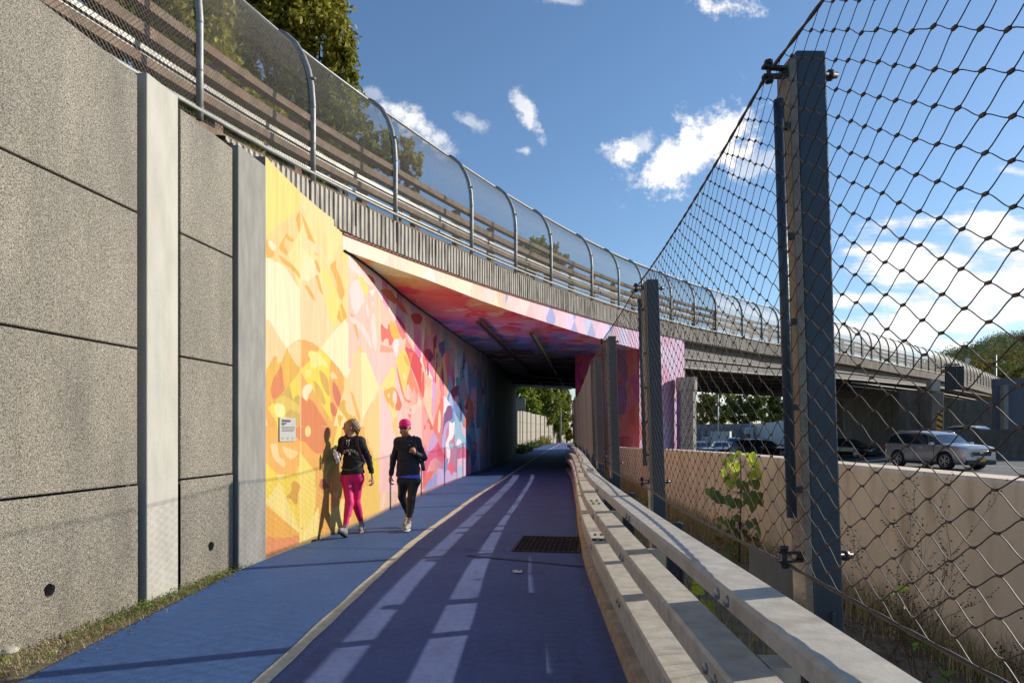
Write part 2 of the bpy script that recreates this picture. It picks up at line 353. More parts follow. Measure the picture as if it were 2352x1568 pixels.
# concrete kerb beneath the guard rail
M_kerb = mat('kerb_concrete', (.42,.31,.21), .9, var=.2, scale=7, bump=.5, bscale=40, dirt=((.27,.19,.13), (1,1,2), 6, .55))
def fr_along(tab, off, y0, y1, step=.35, z=0):
    out = []; n = int((y1-y0)/step)
    for i in range(n+1):
        y = y0+(y1-y0)*i/n; d = Vector((interp(tab, y+.2)-interp(tab, y-.2), .4, 0)).normalized(); s = Vector((d.y, -d.x, 0))
        out.append((Vector((interp(tab, y), y, z))+s*off, s, Vector((0, 0, 1))))
    return out
mb = MB(); mb.sweep(fr_along(PE, 0, -3, 27), [(0,-.1),(.015,.085),(.04,.10),(.10,.105),(.12,.065),(.42,.06),(.42,-.1)])
tag(mb.build('kerb', M_kerb, bevel=0), kind='structure')
# drain grate
gr = empty('drain_grate', (.49, 9.1, .006), 'rusty slotted steel drain grate set in the blue bike lane', 'drain grate', rz=-.13)
M_rust = mat('rusty_iron', (.075,.058,.058), .8, metal=.3, var=.4, scale=20, bump=.4, bscale=60)
M_hole = mat('drain_pit', (.012,.010,.010), 1, var=.2)
gx, gy = .82, 1.2
mb = MB(); 
for (a, b) in (((-gx/2,-gy/2),(gx/2,-gy/2)),((-gx/2,gy/2),(gx/2,gy/2))): mb.bar((a[0],a[1],.004),(b[0],b[1],.004),.03,.016)
for (a, b) in (((-gx/2,-gy/2),(-gx/2,gy/2)),((gx/2,-gy/2),(gx/2,gy/2))): mb.bar((a[0],a[1],.004),(b[0],b[1],.004),.03,.016)
o = mb.build('frame', M_rust, gr, loc=(0,0,0))
mb = MB()
for i in range(1, 13): x = -gx/2+gx*i/13; mb.bar((x,-gy/2,.004),(x,gy/2,.004),.007,.012)
for i in range(1, 9): y = -gy/2+gy*i/9; mb.bar((-gx/2,y,.005),(gx/2,y,.005),.009,.012)
mb.build('bars', M_rust, gr, loc=(0,0,0))
mb = MB(); mb.box((0,0,-.0045),(gx,gy,.002)); mb.build('pit', M_hole, gr, loc=(0,0,0))
# leaf litter on the grate
M_leafd = mat('dead_leaf', (.22,.15,.04), .8, var=.5, scale=40)
mb = MB(); random.seed(2)
for i in range(70):
    x = .49+.33+random.gauss(0,.07); y = 9.0+random.uniform(-.55,.6); a = random.uniform(0,6.3); r = random.uniform(.008,.022)
    mb.add([(x+math.cos(a+k*1.57)*r*(1 if k%2 else .5), y+math.sin(a+k*1.57)*r*(1 if k%2 else .5), .014+random.random()*.01) for k in range(4)], [(0,1,2,3)])
tag(mb.build('leaf_litter', M_leafd), kind='stuff')
mb = MB(); mb.add([(.02,7.22,.012),(.10,7.2,.014),(.11,7.32,.02),(.07,7.3,.013),(.05,7.36,.018),(0,7.31,.015)], [(0,1,2,3,4,5)])
tag(mb.build('paper_scrap', mat('paper', (.6,.62,.64), .9)), 'small white paper scrap lying on the lane in front of the grate', 'litter')
# ================================================================ PANEL WALL (left)
def agg_mat(name, c1, c2, c3, sc_=95):
    m = bpy.data.materials.new(name); m.use_nodes = True; nt = m.node_tree; N = nt.nodes.new; L = nt.links.new
    b = nt.nodes['Principled BSDF']; b.inputs['Roughness'].default_value = .62; b.inputs['Specular IOR Level'].default_value = .6
    tc = N('ShaderNodeTexCoord'); vo = N('ShaderNodeTexVoronoi'); L(tc.outputs['Object'], vo.inputs['Vector']); vo.inputs['Scale'].default_value = sc_
    n = N('ShaderNodeTexNoise'); L(tc.outputs['Object'], n.inputs['Vector']); n.inputs['Scale'].default_value = sc_*.62; n.inputs['Detail'].default_value = 3; n.inputs['Roughness'].default_value = .7
    cr = N('ShaderNodeValToRGB'); L(n.outputs[0], cr.inputs[0]); e = cr.color_ramp.elements
    e[0].position = .40; e[0].color = (*c1, 1); e[1].position = .60; e[1].color = (*c3, 1); k = e.new(.48); k.color = (*c2, 1)
    sep = N('ShaderNodeSeparateColor'); L(vo.outputs['Color'], sep.inputs[0])
    mr = N('ShaderNodeMapRange'); L(sep.outputs[0], mr.inputs[0]); mr.inputs[3].default_value = .68; mr.inputs[4].default_value = 1.25
    mps = N('ShaderNodeMapping'); L(tc.outputs['Object'], mps.inputs[0]); mps.inputs['Scale'].default_value = (1.6, 1.6, .45); n2 = N('ShaderNodeTexNoise'); L(mps.outputs[0], n2.inputs['Vector']); n2.inputs['Scale'].default_value = 1.5; n2.inputs['Detail'].default_value = 7
    mr2 = N('ShaderNodeMapRange'); L(n2.outputs[0], mr2.inputs[0]); mr2.inputs[1].default_value = .3; mr2.inputs[2].default_value = .7; mr2.inputs[3].default_value = .72; mr2.inputs[4].default_value = 1.25
    mm = N('ShaderNodeMath'); mm.operation = 'MULTIPLY'; L(mr.outputs[0], mm.inputs[0]); L(mr2.outputs[0], mm.inputs[1])
    vm = N('ShaderNodeVectorMath'); vm.operation = 'SCALE'; L(cr.outputs[0], vm.inputs[0]); L(mm.outputs[0], vm.inputs['Scale']); L(vm.outputs[0], b.inputs['Base Color'])
    bp_ = N('ShaderNodeBump'); bp_.inputs['Strength'].default_value = .9; bp_.inputs['Distance'].default_value = .008; L(n.outputs[0], bp_.inputs['Height']); L(bp_.outputs[0], b.inputs['Normal'])
    return m
M_agg = agg_mat('exposed_aggregate', (.045,.037,.026), (.18,.157,.118), (.35,.312,.242), 175)
M_conc = mat('smooth_concrete', (.42,.40,.34), .75, var=.1, scale=3, bump=.12, bscale=30, stretch=(2,2,.6), dirt=((.44,.37,.28), (1,1,.5), 3, .6))
M_conc2 = mat('grey_concrete', (.235,.225,.20), .8, var=.16, scale=5, bump=.12, bscale=30, stretch=(2,2,.5), dirt=((.20,.195,.185), (1,1,.6), 3, .55))
pw = lambda Y: -4.0+.13*Y
wt = Vector((.13, 1, 0)).normalized(); wn = Vector((1, -.13, 0)).normalized()
JT = [-.05, 1.04, 2.22, 3.40, 4.6]
def wall_block(mb, ya, yb, z0, z1, d0, d1, mi=0):
    a = Vector((pw(ya), ya, 0)); b = Vector((pw(yb), yb, 0))
    vs = [p+wn*d+Vector((0, 0, z)) for p in (a, b) for d in (d0, d1) for z in (z0, z1)]
    mb.add(vs, [(0,1,3,2),(4,6,7,5),(0,4,5,1),(2,3,7,6),(0,2,6,4),(1,5,7,3)], mi)
rw = empty('panel_wall', (pw(3), 3, 0), 'tall retaining wall of speckled aggregate panels between smooth concrete pilasters', 'retaining wall')
mb = MB(); wall_block(mb, -3, 8.14, -.1, 4.52, -.5, -.11); mb.build('backing', mat('joint_shadow', (.06,.05,.04), 1), rw)
M_holed = mat('hole', (.02,.016,.012), 1)
def panel(ya, yb, z0, z1, hole=None):
    # the panel face is cut round its weep hole
    mb = MB(); g_ = .012; wall_blockz = (z0+g_*.6, z1-g_*.6)
    if not hole:
        wall_block(mb, ya, yb, wall_blockz[0], wall_blockz[1], -.1, -.02)
        return mb.build('panel', M_agg, rw, bevel=.012)
    hy, hz, hr = hole; a = Vector((pw(ya), ya, 0)); n = 28; ring = []; outer = []
    for i in range(n):
        an = 2*math.pi*i/n; dy, dz = math.cos(an), math.sin(an); rr = hr*(1+.05*math.sin(3*an+1)+.05*math.sin(5*an))
        ring.append((hy+dy*rr, hz+dz*rr))
        k = min((yb-hy)/dy if dy > 1e-6 else 1e9, (ya-hy)/dy if dy < -1e-6 else 1e9, (wall_blockz[1]-hz)/dz if dz > 1e-6 else 1e9, (wall_blockz[0]-hz)/dz if dz < -1e-6 else 1e9)
        outer.append((hy+dy*k, hz+dz*k))
    corners = [(ya, wall_blockz[0]), (yb, wall_blockz[0]), (yb, wall_blockz[1]), (ya, wall_blockz[1])]
    W3 = lambda y, z, d: Vector((pw(y), y, z))+wn*d
    vs = [W3(*p, -.02) for p in ring]+[W3(*p, -.02) for p in outer]+[W3(*p, -.2) for p in ring]
    fs = [(i, (i+1) % n, n+(i+1) % n, n+i) for i in range(n)]+[(i, (i+1) % n, 2*n+(i+1) % n, 2*n+i) for i in range(n)]
    mb.add(vs, fs)
    for c in corners:           # fill the corner triangles
        best = None
        for i in range(n):
            p, q = outer[i], outer[(i+1) % n]
            onv = lambda r: abs(r[0]-c[0]) < 1e-4; onh = lambda r: abs(r[1]-c[1]) < 1e-4
            if (onv(p) and onh(q)) or (onh(p) and onv(q)): mb.add([W3(*p, -.02), W3(*c, -.02), W3(*q, -.02)], [(0,1,2)])
    mb.build('panel', M_agg, rw)
    m2 = MB(); m2.disc(W3(hy, hz, -.112), wn, hr*1.15, 20, 0, .004); m2.build('weep_hole', M_holed, rw)
for k in range(4):
    z0, z1 = JT[k], JT[k+1]
    panel(1.9, 5.925, z0, z1, (4.975, .345, .05) if k == 0 else None)
    panel(6.53, 7.455, z0, z1, (7.04, .32, .05) if k == 0 else None)
    panel(-3, 1.35, z0, z1)
for (ya, yb, m_, lab) in ((6.0, 6.45, M_conc, 'pale smooth pilaster'), (7.515, 8.14, M_conc2, 'mottled grey pilaster beside the mural'), (1.4, 1.86, M_conc, None)):
    mb = MB(); wall_block(mb, ya, yb, -.1, 4.66, -.2, .012)
    o = mb.build('pilaster', m_, rw, bevel=.015); 
    if lab: o['label'] = lab
# highway-side concrete barrier, right
M_beige = mat('beige_barrier', (.82,.67,.50), .85, var=.08, scale=1.5, bump=.15, bscale=50, dirt=((.62,.48,.34), (3,3,.5), 1.8, .50))
fr = []
BARs = smooth_tab(BAR, 70)
for (y, x) in BARs:
    d = Vector((interp(BARs, y+.1)-interp(BARs, y-.1), .2, 0)).normalized(); fr.append((Vector((x, y, interp(BTOP, y)-1.2)), Vector((d.y, -d.x, 0)), Vector((0, 0, 1))))
bw = empty('concrete_barrier', (3.1, 4, 0), 'long beige concrete barrier wall separating the weedy strip from the highway', 'barrier wall')
mb = MB(); mb.sweep(fr, [(0,-.4),(.0,1.17),(.02,1.2),(.30,1.2),(.32,1.17),(.42,-.4)]); mb.build('wall', M_beige, bw)
for (o_, sd, up) in fr[4::9]: mb = MB(); mb.box(o_+Vector((-.002,0,.58)), (.006,.012,1.15), rz=0); mb.build('joint', mat('joint_line', (.2,.15,.11), .9), bw)
# ================================================================ PAINTED SURFACES
M_paint = paint_mat('mural_paint')
def worley(U, V, seed, jit=.9):
    iu = np.floor(U).astype(int); iv = np.floor(V).astype(int); best = np.full(U.shape, 9.0); bid = np.zeros(U.shape, dtype=np.int64)
    for du in (-1, 0, 1):
        for dv in (-1, 0, 1):
            a = iu+du; b = iv+dv; h = (a*73856093 ^ b*19349663 ^ seed*83492791) & 0xffffff
            jx = ((h*1103515245+12345) >> 8 & 0xffff)/65535.; jy = ((h*22695477+1) >> 6 & 0xffff)/65535.
            d = np.hypot(a+.5+(jx-.5)*jit-U, b+.5+(jy-.5)*jit-V); m = d < best; best = np.where(m, d, best); bid = np.where(m, h, bid)
    return bid
def hsh(i, k): return (((i*(2654435761+k*97))+k*40503) >> 7 & 0xffff)/65535.
def vnoise(U, V, seed=0):
    def h(a, b): return (((a*374761393+b*668265263+seed*974711) ^ ((a*374761393+b*668265263) >> 13))*1274126177 >> 9 & 0xffff)/65535.
    iu = np.floor(U).astype(np.int64); iv = np.floor(V).astype(np.int64); fu = U-iu; fv = V-iv; fu = fu*fu*(3-2*fu); fv = fv*fv*(3-2*fv)
    return (h(iu, iv)*(1-fu)+h(iu+1, iv)*fu)*(1-fv)+(h(iu, iv+1)*(1-fu)+h(iu+1, iv+1)*fu)*fv
def fbm(U, V, seed=0, o=4):
    t = 0; a = .5
    for k in range(o): t = t+a*vnoise(U*2**k, V*2**k, seed+k); a *= .5
    return t
def inpoly(px, py, pts):
    pts = np.asarray(pts, float); m = (px >= pts[:, 0].min()) & (px <= pts[:, 0].max()) & (py >= pts[:, 1].min()) & (py <= pts[:, 1].max())
    idx = np.nonzero(m.ravel())[0]; X = px.ravel()[idx]; Y = py.ravel()[idx]; ins = np.zeros(len(idx), bool); n = len(pts); j = n-1
    for i in range(n):
        xi, yi = pts[i]; xj, yj = pts[j]
        c = ((yi > Y) != (yj > Y)); 
        if yi != yj: ins ^= c & (X < (xj-xi)*(Y-yi)/(yj-yi)+xi)
        j = i
    return idx[ins]
def rounded(pts, it=2):
    p = [np.array(q, float) for q in pts]
    for _ in range(it):
        q = []
        for i in range(len(p)): a = p[i]; b = p[(i+1) % len(p)]; q += [a*.8+b*.2, a*.2+b*.8]
        p = q
    return p
def oval(cx, cy, rx, ry): return [(cx+rx*math.cos(a*math.pi/8), cy+ry*math.sin(a*math.pi/8)) for a in range(16)]
# Shapes of the mural, traced in enlargements of the photograph: (origin x, origin y, enlargement), then (r, g, b, kind, points);
# kind r = rounded drips, p = straight-edged facets.  They are carried onto the wall as (distance, height) below.
SHAPES = [
 (620,350,2.85,[(251,226,120,'p',[(82,110),(330,335),(320,460),(85,640)]),(250,226,150,'p',[(330,335),(640,610),(640,730),(500,640),(330,450)]),
   (238,182,72,'p',[(325,475),(360,540),(455,765),(452,777),(432,775),(395,740)]),(238,182,72,'p',[(318,470),(330,560),(315,628),(290,520)])]),
 (640,560,6.818,[(251,241,190,'p',[(60,470),(160,490),(380,620),(630,1000),(630,1568),(60,1568)]),(246,217,158,'p',[(650,870),(900,770),(1040,1150),(1160,1568),(650,1568)]),
   (250,236,175,'p',[(680,320),(860,520),(960,700),(760,870),(650,800)]),(248,224,160,'p',[(650,100),(1000,300),(1100,600),(960,420),(700,340)]),
   (248,230,118,'r',[(980,700),(1070,650),(1200,950),(1290,1200),(1245,1568),(1130,1568),(1100,1350),(1030,1120),(1140,1100)]),
   (248,230,110,'p',[(1330,420),(1400,340),(1420,560),(1390,570)]),
   (238,182,72,'r',[(60,155),(90,180),(100,200),(105,260),(150,330),(210,385),(190,430),(160,485),(65,460)]),
   (251,238,190,'r',[(105,190),(180,210),(240,280),(210,380),(150,330),(110,260)]),
   (238,182,72,'r',[(415,50),(440,110),(490,150),(520,150),(525,195),(490,215),(440,180),(400,140),(375,160),(365,240),(400,330),(430,380),(420,430),(380,425),(262,305),(340,180)]),
   (238,182,72,'r',[(262,415),(370,490),(520,600),(630,740),(630,820),(540,715),(430,610),(330,545)]),
   (238,182,72,'r',[(700,940),(750,905),(885,1150),(890,1195),(850,1180)]),(238,182,72,'r',[(865,505),(900,510),(940,580),(980,700),(930,735)]),
   (238,182,72,'p',[(888,775),(930,750),(1020,1095),(960,1035)]),
   (238,182,72,'r',[(1115,595),(1170,560),(1215,515),(1240,545),(1225,620),(1310,810),(1380,1060),(1345,1140),(1318,1195),(1250,1050),(1240,880)]),
   (240,182,66,'p',[(1318,1210),(1415,1450),(1320,1568),(1240,1460)]),(248,214,90,'p',[(1300,1270),(1360,1520),(1330,1520),(1280,1300)])]),
 (640,780,5.6,[(251,241,190,'p',[(90,0),(520,0),(520,270),(330,390)]),(246,218,158,'p',[(530,0),(940,0),(975,160),(780,380),(530,275)]),
   (251,240,185,'p',[(975,170),(1130,0),(1340,300),(1170,800),(1130,780),(930,540),(800,390)]),(246,215,150,'p',[(1170,800),(1320,400),(1344,500),(1344,1300),(1260,1060),(1200,950)]),
   (246,216,150,'p',[(50,0),(90,0),(330,400),(235,610),(205,500),(60,620)]),
   (240,178,84,'r',[(50,720),(62,680),(110,590),(165,500),(205,500),(210,580),(235,612),(262,590),(330,400),(420,310),(520,272),(620,285),(730,340),(850,450),(960,560),(1070,690),(1130,800),(1112,860),(1130,930),(1040,1210),(930,1640),(50,1640)]),
   (234,186,72,'p',[(330,400),(515,695),(310,960),(150,1115),(60,1200),(62,700),(160,520),(220,600),(262,590)]),(247,217,148,'r',[(330,400),(420,315),(525,275),(520,500),(515,690)]),
   (224,136,76,'r',[(255,615),(280,700),(290,800),(300,900),(320,960),(150,1115),(118,1000),(118,940),(150,800),(220,700)]),
   (249,224,72,'p',[(515,695),(650,560),(790,400),(935,545),(915,850),(960,1400),(700,960),(610,850)]),
   (248,218,76,'p',[(515,705),(520,1040),(425,1090),(365,890),(330,940)]),(249,222,74,'p',[(75,1210),(160,1130),(330,1340),(380,1340),(440,1640),(200,1640),(200,1400)]),
   (210,178,78,'r',[(150,1115),(310,980),(325,965),(350,890),(370,885),(400,1000),(428,1090),(450,1045),(490,1030),(515,1050),(515,1640),(440,1640),(390,1340),(320,1340),(165,1150)]),
   (228,200,88,'r',[(165,1130),(220,1060),(290,1040),(350,1060),(420,1110),(540,1190),(555,1230),(540,1275),(490,1275),(390,1225),(340,1250),(320,1300),(240,1150)]),
   (252,238,150,'r',[(160,1150),(260,1145),(310,1190),(320,1290),(290,1330),(200,1330),(165,1260)]),
   (224,134,76,'r',[(520,1045),(560,1070),(600,1110),(620,1130),(635,1080),(680,1090),(720,1150),(790,1270),(900,1450),(930,1640),(520,1640)]),
   (253,236,185,'r',[(600,885),(670,880),(690,920),(670,980),(640,1010),(625,1080),(600,1105),(555,1060),(545,960)]),
   (251,234,135,'r',[(622,470),(640,435),(680,425),(760,440),(850,540),(895,610),(895,680),(870,650),(830,620),(770,640),(700,675),(665,640),(660,540)]),
   (251,232,130,'r',oval(628,730,40,60)),(251,220,130,'r',oval(625,1508,42,62)),
   (222,182,72,'r',[(690,835),(715,830),(780,900),(830,990),(880,1150),(830,1165),(740,1040)]),(218,176,72,'r',[(775,695),(800,690),(860,745),(910,840),(930,1060),(880,1020),(800,860)]),
   (214,120,78,'r',[(965,850),(990,850),(1040,930),(1085,1050),(1050,1210),(1000,1130),(960,1000)]),(214,120,78,'r',[(925,1120),(960,1130),(1000,1170),(1030,1250),(995,1340),(940,1280)]),
   (248,216,140,'p',[(930,730),(970,710),(1045,805),(940,810)]),(247,217,150,'p',[(1130,930),(1200,960),(1300,1330),(1160,1290),(1140,1130),(1090,1090)]),
   (228,182,68,'r',[(1090,1080),(1145,1110),(1130,1150),(1165,1290),(1220,1290),(1230,1340),(1260,1300),(1300,1370),(1180,1400),(1120,1310),(1040,1210)]),
   (249,229,150,'r',[(1040,1210),(1070,1240),(1120,1310),(1160,1430),(1100,1640),(930,1640),(1000,1350)]),(232,188,76,'p',[(1030,1290),(1115,1330),(1075,1400),(1070,1490),(1035,1390)]),
   (242,184,82,'r',[(1200,960),(1230,990),(1270,1080),(1330,1240),(1344,1440),(1300,1350),(1240,1120)])]),
 (640,1040,4.613,[(241,180,80,'p',[(40,0),(860,0),(1330,0),(1330,960),(40,1480)]),(249,224,104,'p',[(420,290),(620,540),(600,900),(520,1270),(420,1320)]),
   (240,182,86,'p',[(600,300),(760,400),(930,280),(1020,560),(980,700),(850,915),(760,900),(600,680)]),(247,216,74,'p',[(40,410),(180,540),(420,450),(420,1210),(40,870)]),
   (243,184,84,'r',[(40,0),(165,0),(320,180),(420,290),(350,370),(390,400),(405,480),(380,545),(300,545),(180,540),(90,470),(40,400)]),
   (250,216,145,'r',[(85,210),(130,185),(180,210),(185,340),(250,380),(265,440),(245,468),(210,440),(130,370)]),(250,216,140,'r',[(225,220),(280,240),(415,290),(350,370),(290,360),(240,280)]),
   (251,230,140,'p',[(165,545),(245,545),(195,620)]),(249,228,128,'p',[(195,625),(290,850),(415,1150),(415,1200),(40,870),(40,850)]),
   (222,166,60,'r',[(325,650),(340,625),(380,620),(430,660),(430,700),(400,760),(405,830),(390,890),(350,870),(330,820),(260,800),(330,740)]),
   (240,180,72,'r',[(40,880),(415,1210),(300,1250),(150,1258),(40,1225)]),(232,150,88,'r',[(40,1225),(150,1258),(300,1250),(415,1212),(415,1320),(240,1400),(40,1490)]),
   (224,138,78,'r',[(350,0),(760,0),(790,60),(740,200),(700,300),(600,305),(560,270),(480,170),(420,165),(370,100)]),(251,220,130,'r',oval(515,58,34,60)),
   (248,226,110,'p',[(760,400),(900,300),(700,560),(780,300),(850,0),(900,0),(880,200)]),(234,190,80,'r',[(740,60),(790,160),(825,330),(800,375),(760,375),(720,300)]),
   (190,112,66,'p',[(660,590),(700,590),(760,680),(680,720),(640,680)]),(247,214,130,'p',[(790,760),(860,740),(840,810)]),
   (249,230,130,'r',[(760,910),(850,915),(890,830),(930,810),(970,860),(990,1000),(1010,1060),(760,1180)]),
   (247,214,70,'p',[(1180,400),(1320,280),(1320,650),(1250,700),(1180,480)]),(247,214,146,'r',[(1130,0),(1320,0),(1320,300),(1200,250)]),
   (238,178,76,'r',[(1185,30),(1215,20),(1215,140),(1195,220),(1180,220)]),(245,204,92,'p',[(1080,700),(1320,640),(1320,960),(1080,1040)]),
   (251,232,130,'p',[(420,1320),(640,1220),(640,900),(520,1100)])]),
 (840,620,5.6,[(250,229,212,'p',[(40,-60),(90,0),(420,500),(300,600),(190,290),(60,180)]),(249,217,178,'p',[(60,180),(190,300),(60,440)]),
   (245,205,178,'p',[(60,440),(190,310),(430,480),(1100,1568),(60,1568)]),(250,227,212,'r',[(60,440),(190,310),(290,580),(160,860),(100,700)]),
   (248,230,110,'r',[(185,295),(270,320),(280,400),(330,450),(320,530),(290,590),(230,440)]),(253,242,228,'p',[(340,510),(425,470),(395,580)]),
   (248,212,170,'p',[(480,600),(500,940),(430,1400),(430,620)]),(249,222,206,'r',[(70,850),(160,880),(260,970),(350,1120),(395,1320),(330,1230),(250,1060),(100,930)]),
   (250,224,208,'r',[(390,790),(420,830),(430,1000),(460,1250),(430,1350),(390,1200),(365,1000)]),(250,224,208,'r',[(245,590),(285,600),(280,680),(250,660)]),
   (250,224,208,'r',[(290,670),(330,700),(350,860),(320,870)]),(250,224,208,'r',[(385,650),(410,650),(410,720),(390,710)]),
   (238,178,80,'r',[(100,790),(140,870),(90,850)]),(238,178,80,'p',[(125,950),(165,960),(205,1180),(170,1110)]),(238,180,72,'p',[(0,740),(45,860),(0,900)]),
   (248,214,80,'r',[(180,1260),(200,1250),(240,1290),(258,1370),(215,1370)]),(242,190,80,'r',[(190,1400),(215,1390),(228,1440),(200,1450)]),
   (232,116,96,'r',[(498,945),(520,960),(560,1010),(605,1030),(600,960),(620,950),(650,1050),(690,1160),(640,1260),(615,1255),(605,1150),(560,1160),(512,1228)]),
   (240,192,72,'r',[(612,960),(650,900),(700,950),(735,1040),(768,1160),(665,1170)]),(240,128,104,'p',[(700,920),(800,1050),(850,1140),(800,1170),(740,1060)]),
   (251,233,226,'r',[(665,1165),(765,1160),(720,1410),(690,1390)]),(240,170,140,'p',[(500,1240),(660,1280),(700,1440),(560,1350),(480,1400)]),
   (242,152,122,'p',[(850,1150),(960,1310),(830,1260)]),(222,72,76,'r',[(822,1265),(870,1275),(950,1310),(1010,1400),(1090,1568),(910,1568),(880,1450)]),
   (249,216,100,'p',[(715,1430),(810,1270),(895,1480),(880,1568),(730,1568)]),(240,182,70,'r',[(815,1380),(850,1390),(890,1480),(880,1560),(830,1440)]),
   (176,60,66,'r',[(700,860),(730,840),(760,880),(830,980),(850,1100),(800,1050)]),(205,88,76,'r',[(300,270),(350,290),(400,320),(430,410),(390,400)]),
   (222,118,60,'r',[(480,480),(620,480),(680,540),(720,640),(700,700),(560,580)]),(214,96,88,'r',[(660,560),(800,680),(860,800),(880,840),(760,760)]),
   (196,60,70,'r',[(900,830),(1000,800),(1080,860),(1050,960),(960,960)])]),
 (860,860,4.61,[(251,238,165,'p',[(100,0),(160,0),(305,390),(110,760)]),(246,216,150,'p',[(0,0),(100,0),(100,760),(0,420)]),(244,205,188,'p',[(150,0),(490,0),(450,150),(305,400)]),
   (246,210,130,'p',[(120,780),(305,430),(305,1320),(200,1060),(150,900)]),(245,208,194,'p',[(310,420),(480,800),(500,960),(410,1230),(310,1050)]),
   (249,227,134,'p',[(305,410),(450,160),(490,190),(560,470),(480,800),(400,560),(350,430)]),(246,205,190,'p',[(480,200),(580,480),(500,780)]),
   (246,200,184,'p',[(410,1230),(500,960),(560,700),(660,600),(790,560),(790,1400),(800,1568),(300,1568),(305,1060)]),(246,206,120,'p',[(410,1230),(500,980),(440,800),(500,700),(520,960)]),
   (247,196,176,'p',[(560,590),(600,730),(640,700),(680,900),(540,900)]),
   (238,180,75,'r',[(348,432),(400,410),(455,383),(480,395),(500,430),(470,440),(470,560),(480,650),(465,600),(455,650),(430,580),(390,560)]),
   (232,122,82,'r',[(480,400),(510,440),(555,570),(560,600),(540,655),(490,655),(480,600),(510,540)]),(248,222,184,'r',oval(410,485,12,26)),(248,222,196,'r',oval(478,500,24,70)),
   (249,217,102,'p',[(500,60),(570,0),(610,0),(655,140),(590,470),(540,300)]),(240,184,75,'r',[(575,30),(600,20),(648,130),(640,170),(590,110)]),(250,232,200,'r',oval(585,270,12,36)),
   (238,132,84,'r',[(495,100),(515,200),(560,380),(590,520),(660,545),(660,570),(600,555),(560,470),(510,260)]),(239,142,102,'p',[(655,160),(780,520),(740,440),(720,490),(690,380),(680,470),(660,400),(600,430),(620,300)]),
   (248,206,170,'r',[(600,440),(650,480),(655,520),(610,520)]),(248,206,170,'r',oval(628,408,20,50)),
   (222,62,66,'p',[(690,0),(720,10),(780,130),(780,500),(730,330),(655,150)]),(232,110,90,'p',[(640,0),(690,0),(655,140)]),
   (247,192,155,'p',[(780,180),(900,310),(860,480),(790,560)]),(228,84,78,'r',[(785,190),(815,240),(810,480),(785,540)]),(250,214,180,'r',[(830,400),(855,390),(850,470),(800,530)]),
   (236,126,88,'p',[(625,690),(665,700),(650,760)]),(238,128,94,'r',[(645,630),(670,640),(660,665),(645,655)]),(250,212,182,'r',[(670,600),(730,580),(750,480),(760,520),(790,560),(720,640),(680,700),(660,690)]),
   (240,166,152,'p',[(785,590),(960,980),(875,1215),(840,1150),(830,1050),(785,1000)]),(229,98,86,'r',[(858,725),(880,780),(915,850),(900,870),(875,870),(870,800),(850,780),(830,830)]),
   (229,98,86,'r',oval(817,842,10,28)),(226,170,205,'r',[(900,320),(940,350),(960,400),(960,480),(930,620),(925,780),(905,760),(900,500)]),
   (248,208,165,'p',[(800,560),(900,340),(890,680),(930,850),(905,830)]),(240,168,140,'p',[(960,400),(1000,450),(985,560),(930,880),(920,700)]),
   (233,118,94,'p',[(1000,460),(1030,600),(1020,700),(965,980),(900,850),(985,560)]),(248,212,180,'r',[(975,620),(1000,700),(990,900),(960,900)]),
   (250,236,236,'p',[(1030,480),(1110,590),(1030,690)]),(205,160,205,'p',[(910,870),(965,990),(875,1215),(830,1140)]),(128,70,130,'r',[(1070,600),(1110,590),(1130,640),(1130,750),(1060,780),(1020,900),(1060,960),(1050,1000),(1010,950),(1040,700)]),
   (192,168,214,'r',[(1060,780),(1100,770),(1050,900),(1060,1100),(1000,1060),(1030,850)]),(251,243,238,'r',[(1090,770),(1130,800),(1160,760),(1140,960),(1080,1010),(1110,1130),(1075,1280),(1060,1100),(1050,1020),(1090,930)]),
   (150,196,216,'r',[(1130,650),(1180,720),(1270,900),(1275,1030),(1200,1080),(1150,1040),(1170,800)]),(248,240,236,'r',[(1190,960),(1240,1000),(1200,1050),(1165,1040)]),(240,190,205,'p',[(1225,800),(1275,860),(1275,960),(1240,900)]),
   (150,196,216,'r',[(1085,1040),(1110,1020),(1140,1025),(1130,1090),(1100,1085)]),(232,130,140,'r',[(820,1020),(835,1080),(830,1120),(800,1100)]),
   (224,88,130,'p',[(965,1000),(1050,1180),(1020,1250),(940,1180),(880,1220),(840,1340),(800,1460),(790,1330),(840,1150),(930,1060)]),
   (214,60,90,'p',[(960,1010),(1010,1100),(1050,1180),(960,1160)]),(236,110,96,'p',[(790,1460),(850,1340),(930,1330),(850,1480),(790,1540)]),(154,160,208,'p',[(850,1460),(950,1340),(950,1500),(800,1560)]),
   (204,182,218,'p',[(960,1300),(1175,1350),(1175,1420),(960,1500)]),(132,150,205,'r',[(1020,1260),(1060,1200),(1090,1180),(1060,1300),(1040,1400)]),(232,100,122,'p',[(1080,1300),(1110,1210),(1160,1290),(1120,1390)]),(240,204,224,'p',[(1185,1200),(1275,1180),(1275,1390),(1185,1420)]),
   (176,214,226,'r',[(1190,1270),(1240,1280),(1230,1400),(1190,1410)]),(226,110,150,'p',[(1215,1110),(1250,1030),(1275,1100),(1275,1190),(1190,1180)])]),
 (1020,780,3.92,[(206,44,64,'r',[(60,300),(90,275),(120,285),(148,340),(130,400),(105,405),(102,470),(96,400),(70,390)]),(150,46,112,'r',[(110,290),(145,320),(148,370),(125,402),(107,395)]),
   (110,92,156,'p',[(200,230),(250,200),(265,300),(230,370),(205,320)]),(206,170,160,'p',[(200,290),(225,330),(210,470),(180,400)]),(196,176,176,'p',[(330,240),(365,350),(335,480),(300,380)]),
